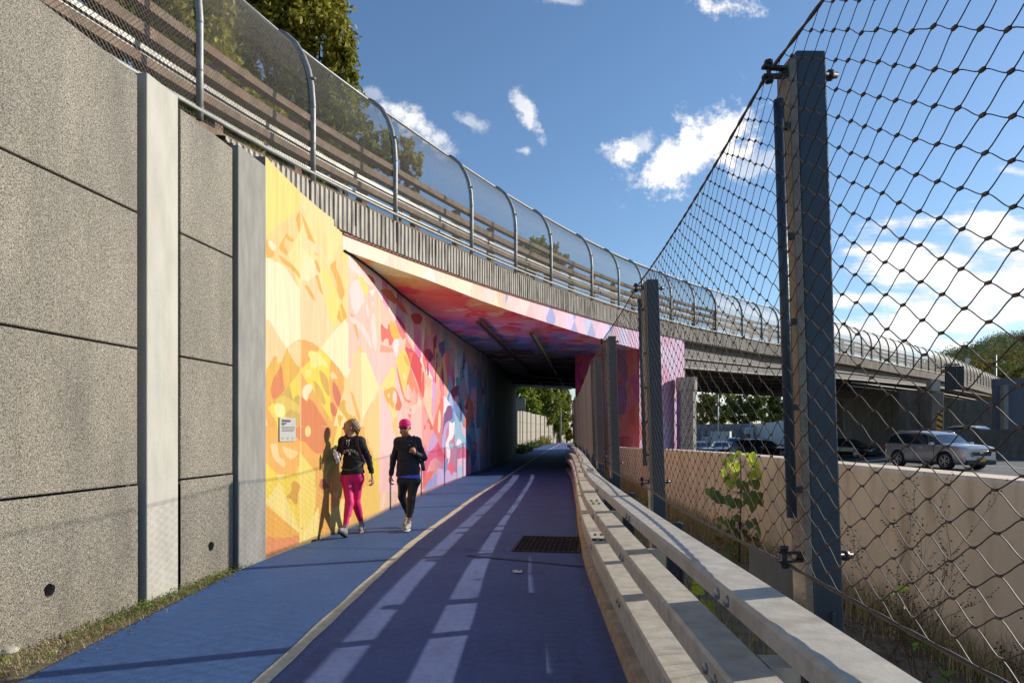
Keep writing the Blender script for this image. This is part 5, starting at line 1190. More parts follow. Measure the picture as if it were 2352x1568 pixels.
    if suv: part('badge_bar', lambda mb: mb.box((nx+.005, 0, .755), (.03, .17, .05)), M_chrome, .01)
    if plate: part('number_plate', lambda mb: mb.box((nx+.05, 0, .47 if suv else .42), (.02, .32, .16)), plate)
    if suv and detail:
        for sy in (-1, 1): part('roof_rail', lambda mb: mb.tube([(-1.7, sy*.60, H-.02), (-1.5, sy*.60, H+.045), (.1, sy*.60, H+.04), (.35, sy*.60, H-.06)], .018, 6), M_chrome)
    if suv: part('fog_lamp', lambda mb: mb.box((nx-.10, -.72, .44), (.1, .14, .09)), M_lamp, .02); part('fog_lamp', lambda mb: mb.box((nx-.10, .72, .44), (.1, .14, .09)), M_lamp, .02)
    return root
def place_car(c, x, y, z, heading): c.location = (x, y, z); c.rotation_euler = (0, 0, heading)
M_plate = mat('yellow_plate', (.85,.33,.015), .5, var=.08, scale=40); M_plate2 = mat('pale_plate', (.55,.5,.35), .5)
silver = car_paint('silver_paint', (.50,.49,.48)); black = car_paint('black_paint', (.012,.012,.014), .2); navy = car_paint('blue_grey_paint', (.06,.075,.11)); 
sil2 = car_paint('pale_silver', (.33,.35,.38)); dkred = car_paint('dark_paint', (.02,.018,.022), .2); white_p = car_paint('white_paint', (.6,.6,.58), .1)
hd = math.atan2(-2.43, .50)
c = make_car('silver_suv', 'silver SUV with yellow number plate driving on the open highway', silver, 'suv', M_plate); place_car(c, 19.45, 31.25, -.16, hd)
def car_at(c, x, y, Y, zoff=0):    # x: picture column of the car's middle, y: row of its roof
    p = P(x, y, Y); X = p.x; z = rz(X, Y); return X, Y, z+zoff
for (kind, px1, Y, head, pnt, pl, lab, zo) in (
    ('sedan', 1606, 66, -1.45, navy, None, 'dark blue-grey saloon half hidden by the aggregate column', .0),
    ('sedan', 1656, 67, -1.75, sil2, M_plate2, 'pale silver saloon facing the camera under the bridge', .0),
    ('suv', 1748, 50, -1.02, black, M_plate2, 'black SUV with bright headlights seen behind the sapling', .0),
    ('sedan', 1946, 53, -1.1, dkred, None, 'dark car in the shade just right of the near fence post', .0)):
    c = make_car('parked_car' if False else 'car', lab, pnt, kind, pl, 'cars on the highway under the bridge', detail=(kind == 'suv'))
    X = (px1-1176)/F*Y; place_car(c, X, Y, rz(X, Y)+zo, head)
c = make_car('car', 'pale SUV showing its roof and windows above the median wall', white_p, 'suv', None, 'cars on the highway under the bridge'); place_car(c, (2243-1176)/F*54, 54, .28+.0, -1.2)
c = make_car('car', 'low silver car roof peeking over the median wall beside the hazard marker', sil2, 'sedan', None, 'cars on the highway under the bridge', detail=False); place_car(c, (2178-1176)/F*56, 56, .10, -1.9)
# trucks
M_truck = mat('truck_white', (.62,.62,.60), .5, var=.06, scale=3); M_truck2 = mat('trailer_white', (.55,.56,.57), .5, var=.08, scale=2)
tk = empty('semi_truck', P(1770, 1010, 88), 'white articulated truck with a long pale trailer beyond the bridge', 'truck')
Y = 88; zR = -.95
def boxp(nm, x0, y0, x1, y1, Ya, Yb, m, par, bev=0):
    a = P(x0, y0, Ya); b = P(x1, y1, Ya); dX = (Yb-Ya); mb = MB(); sh_ = 0.0
    prism(mb, [(a.x, Ya), (b.x, Ya), (b.x+.2, Yb), (a.x+.2, Yb)], b.z, a.z); return mb.build(nm, m, par, bevel=bev)
a = P(1735, 974, 88); b = P(1850, 962, 80)
mb = MB(); vs = []
for (p, zt_) in ((P(1731,973,92), 0), (P(1905,957,80), 0)): 
    for dx, dyy in ((0, 0), (1.0, 2.3)): vs += [(p.x+dx, p.y+dyy, -.1), (p.x+dx, p.y+dyy, p.z)]
mb.add(vs, [(0,1,5,4),(2,6,7,3),(0,2,3,1),(4,5,7,6),(1,3,7,5),(0,4,6,2)]); mb.build('trailer', M_truck2, tk)
mb = MB()
for k in range(1, 18):
    s_ = k/18; p = P(1731,973,92).lerp(P(1905,957,80), s_); mb.box((p.x, p.y-.02, (p.z-.1)/2), (.03, .03, p.z+.05), rz=0)
o = mb.build('trailer_ribs', M_truck, tk)
mb = MB(); prism(mb, [(P(1710,0,91).x, 91), (P(1727,0,91).x, 91), (P(1727,0,91).x+1, 93.3), (P(1710,0,91).x+1, 93.3)], -.5, P(0,985,91).z+.2); mb.build('cab', M_truck, tk, bevel=.2)
mb = MB(); prism(mb, [(P(1722,0,91).x, 90.95), (P(1730,0,91).x, 90.95), (P(1730,0,91).x+1, 93.2), (P(1722,0,91).x+1, 93.2)], -.5, P(0,968,91).z); mb.build('wind_deflector', M_truck, tk, bevel=.1)
mb = MB()
mb.box(((P(1716,0,91)).x, 90.93, .95), (.8, .05, .5)); mb.build('cab_window', M_glass, tk)
for x in (1722, 1745, 1880, 1890):
    mb = MB(); X = (x-1176)/F*89; mb.tube([(X, 88.6, -.45), (X, 89.0, -.45)], .5, 18); mb.build('wheel', M_tyre, tk)
bt = empty('box_truck', P(1652, 1010, 95), 'small white box truck far beyond the pale silver saloon', 'truck')
mb = MB(); a = P(1632, 990, 95); b = P(1676, 1012, 95); prism(mb, [(a.x, 95), (b.x, 95), (b.x+1, 97.3), (a.x+1, 97.3)], -.4, a.z); mb.build('cargo_box', M_truck, bt)
mb = MB(); prism(mb, [(a.x-1.2, 95.2), (a.x-.02, 95.2), (a.x+.8, 97.1), (a.x-.4, 97.1)], -.5, a.z-.8); mb.build('cab', M_truck2, bt, bevel=.15)
for x in (a.x-.5, b.x-.6): mb = MB(); mb.tube([(x, 94.9, -.5), (x, 95.3, -.5)], .45, 16); mb.build('wheel', M_tyre, bt)
c = make_car('car', 'bright turquoise van roof beyond the black SUV', car_paint('turquoise', (.01,.30,.42), .1), 'suv', None, 'cars on the highway under the bridge', detail=False); place_car(c, (1686-1176)/F*90, 90, -.95, -1.8)
# beyond the bridge: the highway's far noise wall with its light pole
nw_ = empty('noise_wall', (50, 120, -1), 'long grey-blue noise wall along the far side of the highway', 'noise wall')
M_nw = mat('noise_wall_grey', (.20,.21,.225), .9, var=.12, scale=.6)
mb = MB(); 
for (x0, x1, yt) in ((1560, 1770, 973), (1770, 1798, 969), (1798, 1960, 959)):
    a = P(x0, yt+ (0 if x0 > 1700 else 2), 118); b = P(x1, yt-2, 112); mb.add([(a.x,a.y,-2),(b.x,b.y,-2),(b.x,b.y,b.z),(a.x,a.y,a.z),(a.x,a.y+.5,-2),(b.x,b.y+.5,-2),(b.x,b.y+.5,b.z),(a.x,a.y+.5,a.z)], [(0,1,2,3),(7,6,5,4),(3,2,6,7)])
mb.build('panels', M_nw, nw_)
mb = MB()
for k in range(14): p = P(1590+k*16, 985, 111.8+ (13-k)*.2); mb.box((p.x, p.y, 0), (.25, .3, 4.2))
mb.build('joints', mat('nw_joint', (.12,.13,.14), .9), nw_)
lp = empty('light_pole', P(1722, 980, 104), 'thin grey pole rising before the dark trees under the bridge', 'pole')
mb = MB(); a = P(1649, 990, 104); mb.tube([(a.x, 104, -1), (a.x, 104, P(0, 905, 104).z)], .13, 8); mb.build('pole', M_galv, lp)
# ================================================================ VEGETATION
def leaf_mat(name, dark, light, rough=.6, scale=1.2, trans=.3):
    m = bpy.data.materials.new(name); m.use_nodes = True; nt = m.node_tree; N = nt.nodes.new; L = nt.links.new
    b = nt.nodes['Principled BSDF']; b.inputs['Roughness'].default_value = rough; b.inputs['Specular IOR Level'].default_value = .3
    tc = N('ShaderNodeTexCoord'); n = N('ShaderNodeTexNoise'); L(tc.outputs['Object'], n.inputs['Vector']); n.inputs['Scale'].default_value = scale; n.inputs['Detail'].default_value = 5
    wn_ = N('ShaderNodeTexWhiteNoise'); vm = N('ShaderNodeVectorMath'); vm.operation = 'SNAP'; L(tc.outputs['Object'], vm.inputs[0]); vm.inputs[1].default_value = (.12,.12,.12); L(vm.outputs[0], wn_.inputs['Vector'])
    ad = N('ShaderNodeMath'); ad.operation = 'MULTIPLY_ADD'; L(wn_.outputs[0], ad.inputs[0]); ad.inputs[1].default_value = .35; L(n.outputs[0], ad.inputs[2])
    cr = N('ShaderNodeValToRGB'); L(ad.outputs[0], cr.inputs[0]); cr.color_ramp.elements[0].position = .45; cr.color_ramp.elements[1].position = .85
    cr.color_ramp.elements[0].color = (*dark, 1); cr.color_ramp.elements[1].color = (*light, 1); L(cr.outputs[0], b.inputs['Base Color'])
    tr = N('ShaderNodeBsdfTranslucent'); L(cr.outputs[0], tr.inputs[0]); mx = N('ShaderNodeMixShader'); mx.inputs[0].default_value = trans
    L(b.outputs[0], mx.inputs[1]); L(tr.outputs[0], mx.inputs[2]); L(mx.outputs[0], nt.nodes['Material Output'].inputs[0]); return m
M_bark = mat('bark', (.10,.08,.06), .9, var=.3, scale=12, bump=.5, stretch=(3,3,.6))
LM = {'hill': leaf_mat('hill_leaves', (.22,.24,.07), (.46,.44,.14), scale=.1), 'olive': leaf_mat('olive_leaves', (.11,.12,.015), (.42,.38,.05)), 'green': leaf_mat('green_leaves', (.08,.11,.015), (.32,.35,.05)), 'lime': leaf_mat('lime_leaves', (.11,.16,.012), (.38,.42,.05)),
      'dark': leaf_mat('dark_leaves', (.03,.045,.010), (.14,.16,.03)), 'rust': leaf_mat('rust_leaves', (.12,.06,.015), (.34,.17,.04)), 'gold': leaf_mat('gold_leaves', (.13,.11,.02), (.34,.26,.05))}
def leaf_cloud(rng, blobs, n, size, droop=.0):
    """blobs: list of (cx, cy, cz, rx, ry, rz); leaf tufts gather on sub-clumps near each blob's shell"""
    W = np.array([b[3]*b[4]*b[5] for b in blobs])**.66; W /= W.sum(); out = []
    for b, w in zip(blobs, W):
        k = int(n*w); nc = max(6, int(k/55)); d = rng.normal(size=(nc, 3)); d /= np.linalg.norm(d, axis=1)[:, None]; rr = rng.uniform(.45, 1.05, nc)**.6
        cc = d*rr[:, None]; pick = rng.integers(0, nc, k); p = cc[pick]+rng.normal(size=(k, 3))*rng.uniform(.07, .17, nc)[pick][:, None]
        out.append(p*np.array(b[3:6])+np.array(b[:3]))
    Pn = np.concatenate(out); k = len(Pn); a = rng.normal(size=(k, 3)); a /= np.linalg.norm(a, axis=1)[:, None]; b2 = rng.normal(size=(k, 3)); b2 = np.cross(a, b2); b2 /= np.linalg.norm(b2, axis=1)[:, None]
    s = size*rng.uniform(.6, 1.4, k)[:, None]; V = np.stack([Pn-a*s, Pn+b2*s*.45, Pn+a*s, Pn-b2*s*.45], 1).reshape(-1, 3); V[:, 2] -= droop*rng.random(len(V))
    return V, np.arange(k*4).reshape(-1, 4)
def tree(label, base, blobs, n, size, kind, seed, trunk_r=.18, group=None, cat='tree', name='tree', limbs=True):
    rng = np.random.default_rng(seed); e = empty(name, base, label, cat, group); V, Fc = leaf_cloud(rng, blobs, n, size)
    nparr_obj('crown', V, Fc, LM[kind], e)
    mb = MB(); top = max(b[2] for b in blobs); cx = sum(b[0] for b in blobs)/len(blobs); cy = sum(b[1] for b in blobs)/len(blobs); b0 = Vector(base)
    mid = Vector((b0.x*.6+cx*.4+.2, b0.y*.6+cy*.4, b0.z*.45+top*.55)); pts = [b0, b0.lerp(mid, .5)+Vector((.1*trunk_r, .15, 0)), mid, Vector((cx, cy, top*.85+b0.z*.15))]
    mb.tube(pts, [trunk_r, trunk_r*.8, trunk_r*.5, trunk_r*.15], 8)
    random.seed(seed)
    if limbs:
        for b in blobs:
            t = random.uniform(.35, .8); s = pts[1].lerp(pts[2], t); c = Vector(b[:3]); m = s.lerp(c, .5)+Vector((random.uniform(-.3, .3), 0, .25)); mb.tube([s, m, c], [trunk_r*.4, trunk_r*.25, trunk_r*.08], 6)
            for q in range(3): e2 = c+Vector((random.uniform(-1, 1)*b[3]*.7, random.uniform(-1, 1)*b[4]*.7, random.uniform(-.4, .8)*b[5]*.8)); mb.tube([m, m.lerp(e2, .5)+Vector((0, 0, .1)), e2], [trunk_r*.16, trunk_r*.1, .01], 5)
    mb.build('trunk', M_bark, e); return e
def blobpx(x, y, Y, r, ry=None, rz_=None): p = P(x, y, Y); k = Y/F; return (p.x, p.y, p.z, r*k, (ry or r)*k, (rz_ or r)*k)
G1 = 'trees on the far side of the bridge road'
tree('broad olive green tree whose leafy edge stands against the sky above the bridge fence', (-9.0,30,4.9), [blobpx(640,20,30,110),blobpx(735,95,30,75,90,70),blobpx(790,150,30,38,60,48),blobpx(690,-60,30,120),blobpx(600,130,31,90),blobpx(560,-40,30,100)], 26000, .15, 'olive', 1, .35, G1)
tree('tall thick tree behind the top left of the fence with dense olive leaves', (-15,27,4.9), [blobpx(430,60,27,110),blobpx(330,-20,26,110),blobpx(480,190,27,100),blobpx(560,260,28,80),blobpx(250,30,26,80),blobpx(380,150,27,80)], 30000, .15, 'olive', 2, .35, G1)
tree('mid green tree seen through the chain link in the third and fourth bays', (-7.6,31,5.0), [blobpx(690,270,31,95),blobpx(775,240,31,60,70,80),blobpx(800,330,32,75,70,65),blobpx(880,345,32,32,50,38),blobpx(720,370,31,90),blobpx(620,330,30,80)], 22000, .14, 'green', 3, .3, G1)
tree('small drooping branch tree standing apart at the end of the green crowns', (-6.0,33,5.1), [blobpx(930,350,33,18,30,32),blobpx(950,385,33,22,30,42),blobpx(905,385,33,30,30,16)], 2200, .13, 'olive', 4, .12, G1)
tree('small olive tree behind the bridge fence above the middle of the underpass', (-3.2,67,0), [blobpx(1235,585,64,38,40,32),blobpx(1262,575,64,26,30,30),blobpx(1285,605,64,22,30,22),blobpx(1215,610,64,26,30,22)], 4200, .20, 'green', 5, .25)
G2 = 'trees beyond the far mouth of the underpass'
tree('bright yellow-green tree at the left of the underpass mouth', (.2,84,0), [blobpx(1195,905,80,26,30,30),blobpx(1215,930,80,26,30,26),blobpx(1190,870,80,30),blobpx(1225,955,80,20)], 9000, .20, 'lime', 6, .2, G2)
tree('round full green tree in the middle of the underpass mouth', (3.2,90,0), [blobpx(1240,905,86,30,30,30),blobpx(1262,935,86,26,30,32),blobpx(1248,960,86,26,30,20),blobpx(1255,880,86,30)], 10000, .20, 'green', 7, .25, G2)
tree('darker upright tree at the right of the underpass mouth against the sky', (6.6,96,0), [blobpx(1290,915,92,20,30,34),blobpx(1296,950,92,18,30,30),blobpx(1285,975,92,20,30,20)], 8000, .19, 'green', 8, .25, G2)
tree('low drooping bush spilling over the beige wall before the lamp pole', (8,100,0), [blobpx(1300,985,95,16,20,14),blobpx(1308,1003,95,11,20,10),blobpx(1282,990,95,14,20,12),blobpx(1314,990,95,9,20,18)], 3200, .17, 'green', 9, .15, G2, cat='bush')
G3 = 'trees behind the far noise wall'
for i, (x, k, lab) in enumerate(((1600,'gold','yellowing tree left of the light pole under the bridge'),(1650,'green','green tree right behind the light pole under the bridge'),(1700,'dark','dark tree above the small white box truck'),(1752,'green','green tree above the cab of the articulated truck'),(1800,'dark','dark tree above the long trailer beside the fence post'),(1860,'dark','dark tree hidden mostly by the near fence post'),(1930,'dark','dark tree showing right of the near fence post'))):
    tree(lab, ((x-1176)/F*126, 128, -2), [blobpx(x,950,126,34,40,30),blobpx(x+14,925,127,30,30,24),blobpx(x-15,935,125,24,30,26)], 3600, .30, k, 20+i, .3, G3, limbs=False)
# noise wall beyond the tunnel
tw = empty('beige_wall', (.35, 62, 0), 'sunlit beige panel wall with posts beyond the far mouth of the underpass', 'noise wall')
M_bw = mat('beige_panel', (.34,.305,.24), .85, var=.08, scale=1.5, dirt=((.34,.30,.24), (1,1,1), 2, .6)); M_bwp = mat('beige_post', (.44,.40,.32), .8, var=.06)
NWP = [(.42,60,3.5),(1.0,66,3.5),(2.0,73,3.45),(3.3,80,3.4),(4.6,86,3.2),(6.2,94,2.9),(8.4,104,2.6),(10.9,116,2.2),(14,132,1.7),(18.2,155,1.2)]
mb = MB(); mb2 = MB(); mb3 = MB()
for i in range(len(NWP)-1):
    a, b = NWP[i], NWP[i+1]; mb.add([(a[0],a[1],-2.6),(b[0],b[1],-2.6),(b[0],b[1],a[2]),(a[0],a[1],a[2]),(a[0]-.3,a[1],-2.6),(b[0]-.3,b[1],-2.6),(b[0]-.3,b[1],a[2]),(a[0]-.3,a[1],a[2])], [(0,1,2,3),(7,6,5,4),(3,2,6,7)])
    for s in ((0, .5) if i < 5 else (0, .33, .66)): x = a[0]+(b[0]-a[0])*s; y = a[1]+(b[1]-a[1])*s; mb2.box((x+.02, y, (a[2]-2.2)/2), (.10, .34, a[2]+2.26))
    for z in (.6, 1.5, 2.4): 
        if z < a[2]: mb3.bar((a[0]+.012, a[1], z), (b[0]+.012, b[1], z), .02, .04)
mb.build('panels', M_bw, tw); o = mb2.build('posts', M_bwp, tw); mb3.build('joints', mat('bw_joint', (.22,.2,.17), .9), tw)
lp = empty('lamp_pole', (6.5, 90, 0), 'slender grey street lamp pole by the path beyond the underpass', 'lamp post')
mb = MB(); a = P(1288, 1018, 88); mb.tube([(a.x, 88, 0), (a.x, 88, 3.4), (a.x+.05, 88, 5.2)], [.12, .09, .06], 8); mb.tube([(a.x+.05,88,5.1),(a.x-1.2,88,5.5)], .04, 6); mb.build('pole', M_galv, lp)
mb = MB(); mb.box((a.x-1.4, 88, 5.5), (.6, .2, .12)); mb.build('lamp_head', M_chan, lp)
fb = empty('fence_panel', P(1196, 930, 58), 'short mesh fence panel above the beige wall at the underpass mouth', 'fence')
mb = MB(); a = P(1176, 915, 61); b = P(1206, 943, 61); mb.box(((a.x+b.x)/2, 61, (a.z+b.z)/2), (b.x-a.x, .08, a.z-b.z)); mb.build('panel', mat('mesh_panel', (.22,.21,.17), .8, var=.35, scale=30), fb)
mb = MB(); mb.tube([(a.x,60.9,a.z),(b.x,60.9,a.z),(b.x,60.9,b.z),(a.x,60.9,b.z)], .04, 6); mb.build('frame', M_galv, fb)
# scrub at the underpass mouth
rng = np.random.default_rng(44)
def scrub(name, pts, n, size, kind, hz, spread):
    k = n; idx = rng.integers(0, len(pts), k); base = np.array(pts)[idx]+rng.normal(size=(k, 3))*np.array(spread); base[:, 2] = pts[0][2]+np.abs(rng.normal(size=k))*hz
    a = rng.normal(size=(k, 3)); a /= np.linalg.norm(a, axis=1)[:, None]; b = np.cross(a, rng.normal(size=(k, 3))); b /= np.linalg.norm(b, axis=1)[:, None]; s = size*rng.uniform(.5, 1.4, k)[:, None]
    V = np.stack([base-a*s, base+b*s*.5, base+a*s, base-b*s*.5], 1).reshape(-1, 3); o = nparr_obj(name, V, np.arange(k*4).reshape(-1, 4), LM[kind]); tag(o, kind='stuff'); return o
scrub('scrub', [(.5+.125*i, 47+i*1.4, 0) for i in range(24)], 2600, .12, 'dark', .22, (.22,.7,.05))
scrub('scrub', [(3.4, 76, 0),(4.2, 80, 0)], 500, .14, 'gold', .4, (.2,.8,.05))
# hill and its wood at the far right
def hill_mat(name, stops, sc_):
    m = bpy.data.materials.new(name); m.use_nodes = True; nt = m.node_tree; N = nt.nodes.new; L = nt.links.new; b = nt.nodes['Principled BSDF']; b.inputs['Roughness'].default_value = .95
    tc = N('ShaderNodeTexCoord'); n = N('ShaderNodeTexNoise'); L(tc.outputs['Object'], n.inputs['Vector']); n.inputs['Scale'].default_value = sc_; n.inputs['Detail'].default_value = 7; n.inputs['Roughness'].default_value = .75
    cr = N('ShaderNodeValToRGB'); L(n.outputs[0], cr.inputs[0]); e = cr.color_ramp.elements; e[0].position, e[0].color = stops[0][0], (*stops[0][1], 1); e[1].position, e[1].color = stops[-1][0], (*stops[-1][1], 1)
    for p, c in stops[1:-1]: q = e.new(p); q.color = (*c, 1)
    L(cr.outputs[0], b.inputs['Base Color']); return m
M_hill = hill_mat('hill_canopy', [(.34,(.08,.10,.04)),(.46,(.20,.22,.07)),(.56,(.32,.31,.10)),(.68,(.42,.30,.11))], .09)
M_hill2 = hill_mat('autumn_canopy', [(.34,(.07,.08,.02)),(.45,(.20,.20,.05)),(.55,(.36,.26,.06)),(.66,(.42,.18,.06))], .16)
hv = lambda u: float(np.interp(u, [.50,.56,.6237,.665,.70,.75,.80,.9], [.03,.075,.110,.120,.135,.143,.151,.16]))
hv2 = lambda u: float(np.interp(u, [.52,.58,.62,.66,.69,.75,.84], [.03,.055,.082,.098,.108,.118,.128]))
def ridge(name, vf, Y0, Y1, u0, u1, nu, ny, amp, cell, m):
    U, YY = np.meshgrid(np.linspace(u0, u1, nu), np.linspace(Y0, Y1, ny)); HX = U*YY; t = np.clip((YY-Y0)/(Y1-Y0)/.8, 0, 1); vv = np.vectorize(vf)(U)
    HZ = 1.5+vv*YY*(t*(2-t))*1.0+(fbm(HX/cell, YY/cell, 5, 4)-.5)*amp*np.clip(t*4, 0, 1)-amp*.15; HZ = np.where(t <= 0, -3, HZ)
    o = nparr_obj(name, np.stack([HX, YY, HZ], -1).reshape(-1, 3), grid_faces(ny, nu), m, smooth=True); tag(o, kind='structure'); return HX, YY, HZ
def tufts(name, G3, kinds, n, size, seed, lift):
    rng = np.random.default_rng(seed); HX, YY, HZ = G3; i = rng.integers(0, HX.shape[0], n); j = rng.integers(0, HX.shape[1], n); c = np.stack([HX[i, j], YY[i, j], HZ[i, j]], 1)+rng.normal(size=(n, 3))*np.array([1.2, 1.2, lift])*2; c[:, 2] += lift
    a = rng.normal(size=(n, 3)); a /= np.linalg.norm(a, axis=1)[:, None]; b = np.cross(a, rng.normal(size=(n, 3))); b /= np.linalg.norm(b, axis=1)[:, None]; s = size*rng.uniform(.5, 1.5, n)[:, None]
    V = np.stack([c-a*s, c+b*s*.6, c+a*s, c-b*s*.6], 1).reshape(-1, 3); o = nparr_obj(name, V, np.arange(n*4).reshape(-1, 4), kinds); tag(o, kind='stuff')
G1h = ridge('hills', hv, 400, 520, .46, .95, 420, 70, 11, 9, M_hill); tufts('hill_wood', G1h, M_hill, 60000, .55, 31, .9)
G2h = ridge('hills', hv2, 165, 215, .50, .95, 300, 60, 5.5, 4.5, M_hill2); tufts('autumn_wood', G2h, M_hill2, 50000, .26, 33, .6)
def far_wood(name, kind, umin, umax, vfun, n, Y0, Y1, size, seed, nb=60, rk=.010):
    rng = np.random.default_rng(seed); bl = []
    for _ in range(nb):
        u = rng.uniform(umin, umax); Y = rng.uniform(Y0, Y1); v0 = vfun(u); v = rng.uniform(v0*.5, v0)*1.0; r = rng.uniform(.35, 1)*rk*Y; bl.append((u*Y, Y, 1.5+v*Y-r*.6, r, r, r*.85))
    V, Fc = leaf_cloud(rng, bl, n, size); o = nparr_obj(name, V, Fc, LM[kind]); tag(o, kind='stuff')
far_wood('autumn_wood', 'gold', .64, .86, hv2, 22000, 160, 185, .24, 33, 40, .014)
far_wood('autumn_wood', 'rust', .69, .86, lambda u: hv2(u)*.8, 16000, 155, 175, .24, 34, 26, .013)
far_wood('autumn_wood', 'green', .60, .80, lambda u: hv2(u)*.95, 22000, 160, 185, .24, 35, 40, .013)
e = empty('utility_pole', P(2287, 870, 120), 'grey utility pole standing before the autumn wood', 'pole'); mb = MB(); a = P(2287, 815, 120); mb.tube([(a.x,120,0),(a.x,120,a.z)], .16, 8); mb.build('pole', M_galv, e)
mb = MB(); mb.bar((a.x-1.2,120,a.z-.6),(a.x+1.2,120,a.z-.6),.12,.12); mb.build('crossarm', M_bark, e)

# weeds and dry grass between the wall and the path, left
LMn = {'weed': leaf_mat('weed_leaf', (.10,.16,.025), (.26,.34,.06), scale=8, trans=.35), 'dry': mat('dry_grass', (.46,.36,.19), .8, var=.4, scale=30), 'litter': mat('brown_litter', (.17,.11,.06), .9, var=.5, scale=40)}
def blades(name, spots, n, h, w, m, seed, lean=.5, parent=None):
    rng = np.random.default_rng(seed); V = []; Fc = []; spots = np.array(spots)
    idx = rng.integers(0, len(spots), n)
    for k in range(n):
        x, y, z, sx, sy = spots[idx[k]]; x += rng.normal()*sx; y += rng.normal()*sy; hh = h*rng.uniform(.4, 1.3); a = rng.uniform(0, 2*math.pi); l = hh*lean*rng.uniform(.2, 1.2); c, s = math.cos(a), math.sin(a); px, py = -s*w, c*w; o = len(V)
        V += [(x-px, y-py, z), (x+px, y+py, z), (x+c*l*.35-px*.7, y+s*l*.35-py*.7, z+hh*.6), (x+c*l*.35+px*.7, y+s*l*.35+py*.7, z+hh*.6), (x+c*l, y+s*l, z+hh*(.95 if lean < .8 else .6))]; Fc += [(o, o+1, o+3, o+2), (o+2, o+3, o+4, o+4)]
    me = bpy.data.meshes.new(name); me.from_pydata(V, [], [f if f[2] != f[3] else f[:3] for f in Fc]); me.materials.append(m); ob = bpy.data.objects.new(name, me); COL.objects.link(ob)
    if parent: ob.parent = parent; ob.matrix_parent_inverse = Matrix.LocRotScale(parent.location, parent.rotation_euler, parent.scale).inverted()
    return ob
def leaves_low(name, spots, n, size, m, seed, zh=.04):
    rng = np.random.default_rng(seed); spots = np.array(spots); idx = rng.integers(0, len(spots), n); S = spots[idx]
    c = S[:, :3].copy(); c[:, 0] += rng.normal(size=n)*S[:, 3]; c[:, 1] += rng.normal(size=n)*S[:, 4]; c[:, 2] += rng.uniform(.005, zh, n)
    an = rng.uniform(0, 6.28, n); a = np.stack([np.cos(an), np.sin(an), rng.uniform(-.4, .5, n)], 1); b = np.stack([-np.sin(an), np.cos(an), rng.uniform(-.3, .3, n)], 1); s = size*rng.uniform(.5, 1.4, n)[:, None]
    V = np.stack([c-a*s*.2, c+b*s*.45+a*s*.3, c+a*s, c-b*s*.45+a*s*.3], 1).reshape(-1, 3); return nparr_obj(name, V, np.arange(n*4).reshape(-1, 4), m)
strip = [(pw(y)+.12+.0*y, y, -.01, .07+.09*max(0, (6-y)/3), .12) for y in np.linspace(2.0, 7.6, 26)]; strip = [(min(s[0]+.5*max(0, (-2.98-s[0]-.1))*.6, -3.05), s[1], s[2], s[3], s[4]) for s in strip]
far_s = [s for s in strip if s[1] > 5.2]; near_s = [s for s in strip if s[1] <= 5.4]
tag(blades('dry_grass', near_s, 3600, .040, .0022, LMn['dry'], 51, 1.8), kind='stuff'); tag(blades('dry_grass', far_s, 500, .05, .002, LMn['dry'], 52, 1.0), kind='stuff')
tag(blades('green_grass', strip, 700, .075, .0025, LMn['weed'], 53, .8), kind='stuff')
tag(leaves_low('ground_weeds', far_s+[(-3.12, 5.6, 0, .06, .25), (-3.1, 6.1, 0, .05, .3)], 1500, .019, LMn['weed'], 54, .06), kind='stuff')
tag(leaves_low('ground_weeds', [(-3.28,4.3,0,.12,.2),(-3.3,3.9,0,.2,.3),(-3.16,5.0,0,.06,.15)], 150, .022, LMn['weed'], 55, .04), kind='stuff')
tag(leaves_low('leaf_litter', strip, 1500, .022, LMn['litter'], 56, .02), kind='stuff')
st = empty('pale_stone', (-3.42, 4.62, 0), 'flat pale stone lying in the weeds at the lower left corner', 'stone')
bm = bmesh.new(); bmesh.ops.create_icosphere(bm, subdivisions=3, radius=1)
for v in bm.verts: k = 1+.25*mnoise.noise(v.co*1.4); v.co = Vector((v.co.x*.085*k, v.co.y*.06*k, max(v.co.z, -.3)*.03*k))
me = bpy.data.meshes.new('stone'); bm.to_mesh(me); bm.free(); me.materials.append(mat('stone', (.42,.38,.30), .85, var=.2, scale=25, bump=.4)); o = bpy.data.objects.new('stone', me); COL.objects.link(o); o.parent = st; o.location = (0, 0, .02)
# strip between the rail and the highway wall: dry grass clumps
rs = []
for y in np.linspace(1.5, 24, 46):
    bx = interp(BARs, y); rs.append((bx-.16, y, -.03, .09, .25))
tag(blades('dry_grass', rs, 8000, .30, .0032, LMn['dry'], 61, .5), kind='stuff'); tag(blades('green_grass', rs, 1700, .26, .0032, LMn['weed'], 62, .6), kind='stuff')
rs2 = [(interp(PE, y)+.75, y, -.03, .25, .25) for y in np.linspace(1.8, 20, 30)]
tag(blades('dry_grass', rs2, 3400, .22, .0030, LMn['dry'], 63, .6), kind='stuff'); tag(blades('green_grass', rs2, 1200, .16, .003, LMn['weed'], 64, .6), kind='stuff')
tag(leaves_low('leaf_litter', rs+rs2, 1600, .03, LMn['litter'], 65, .03), kind='stuff')
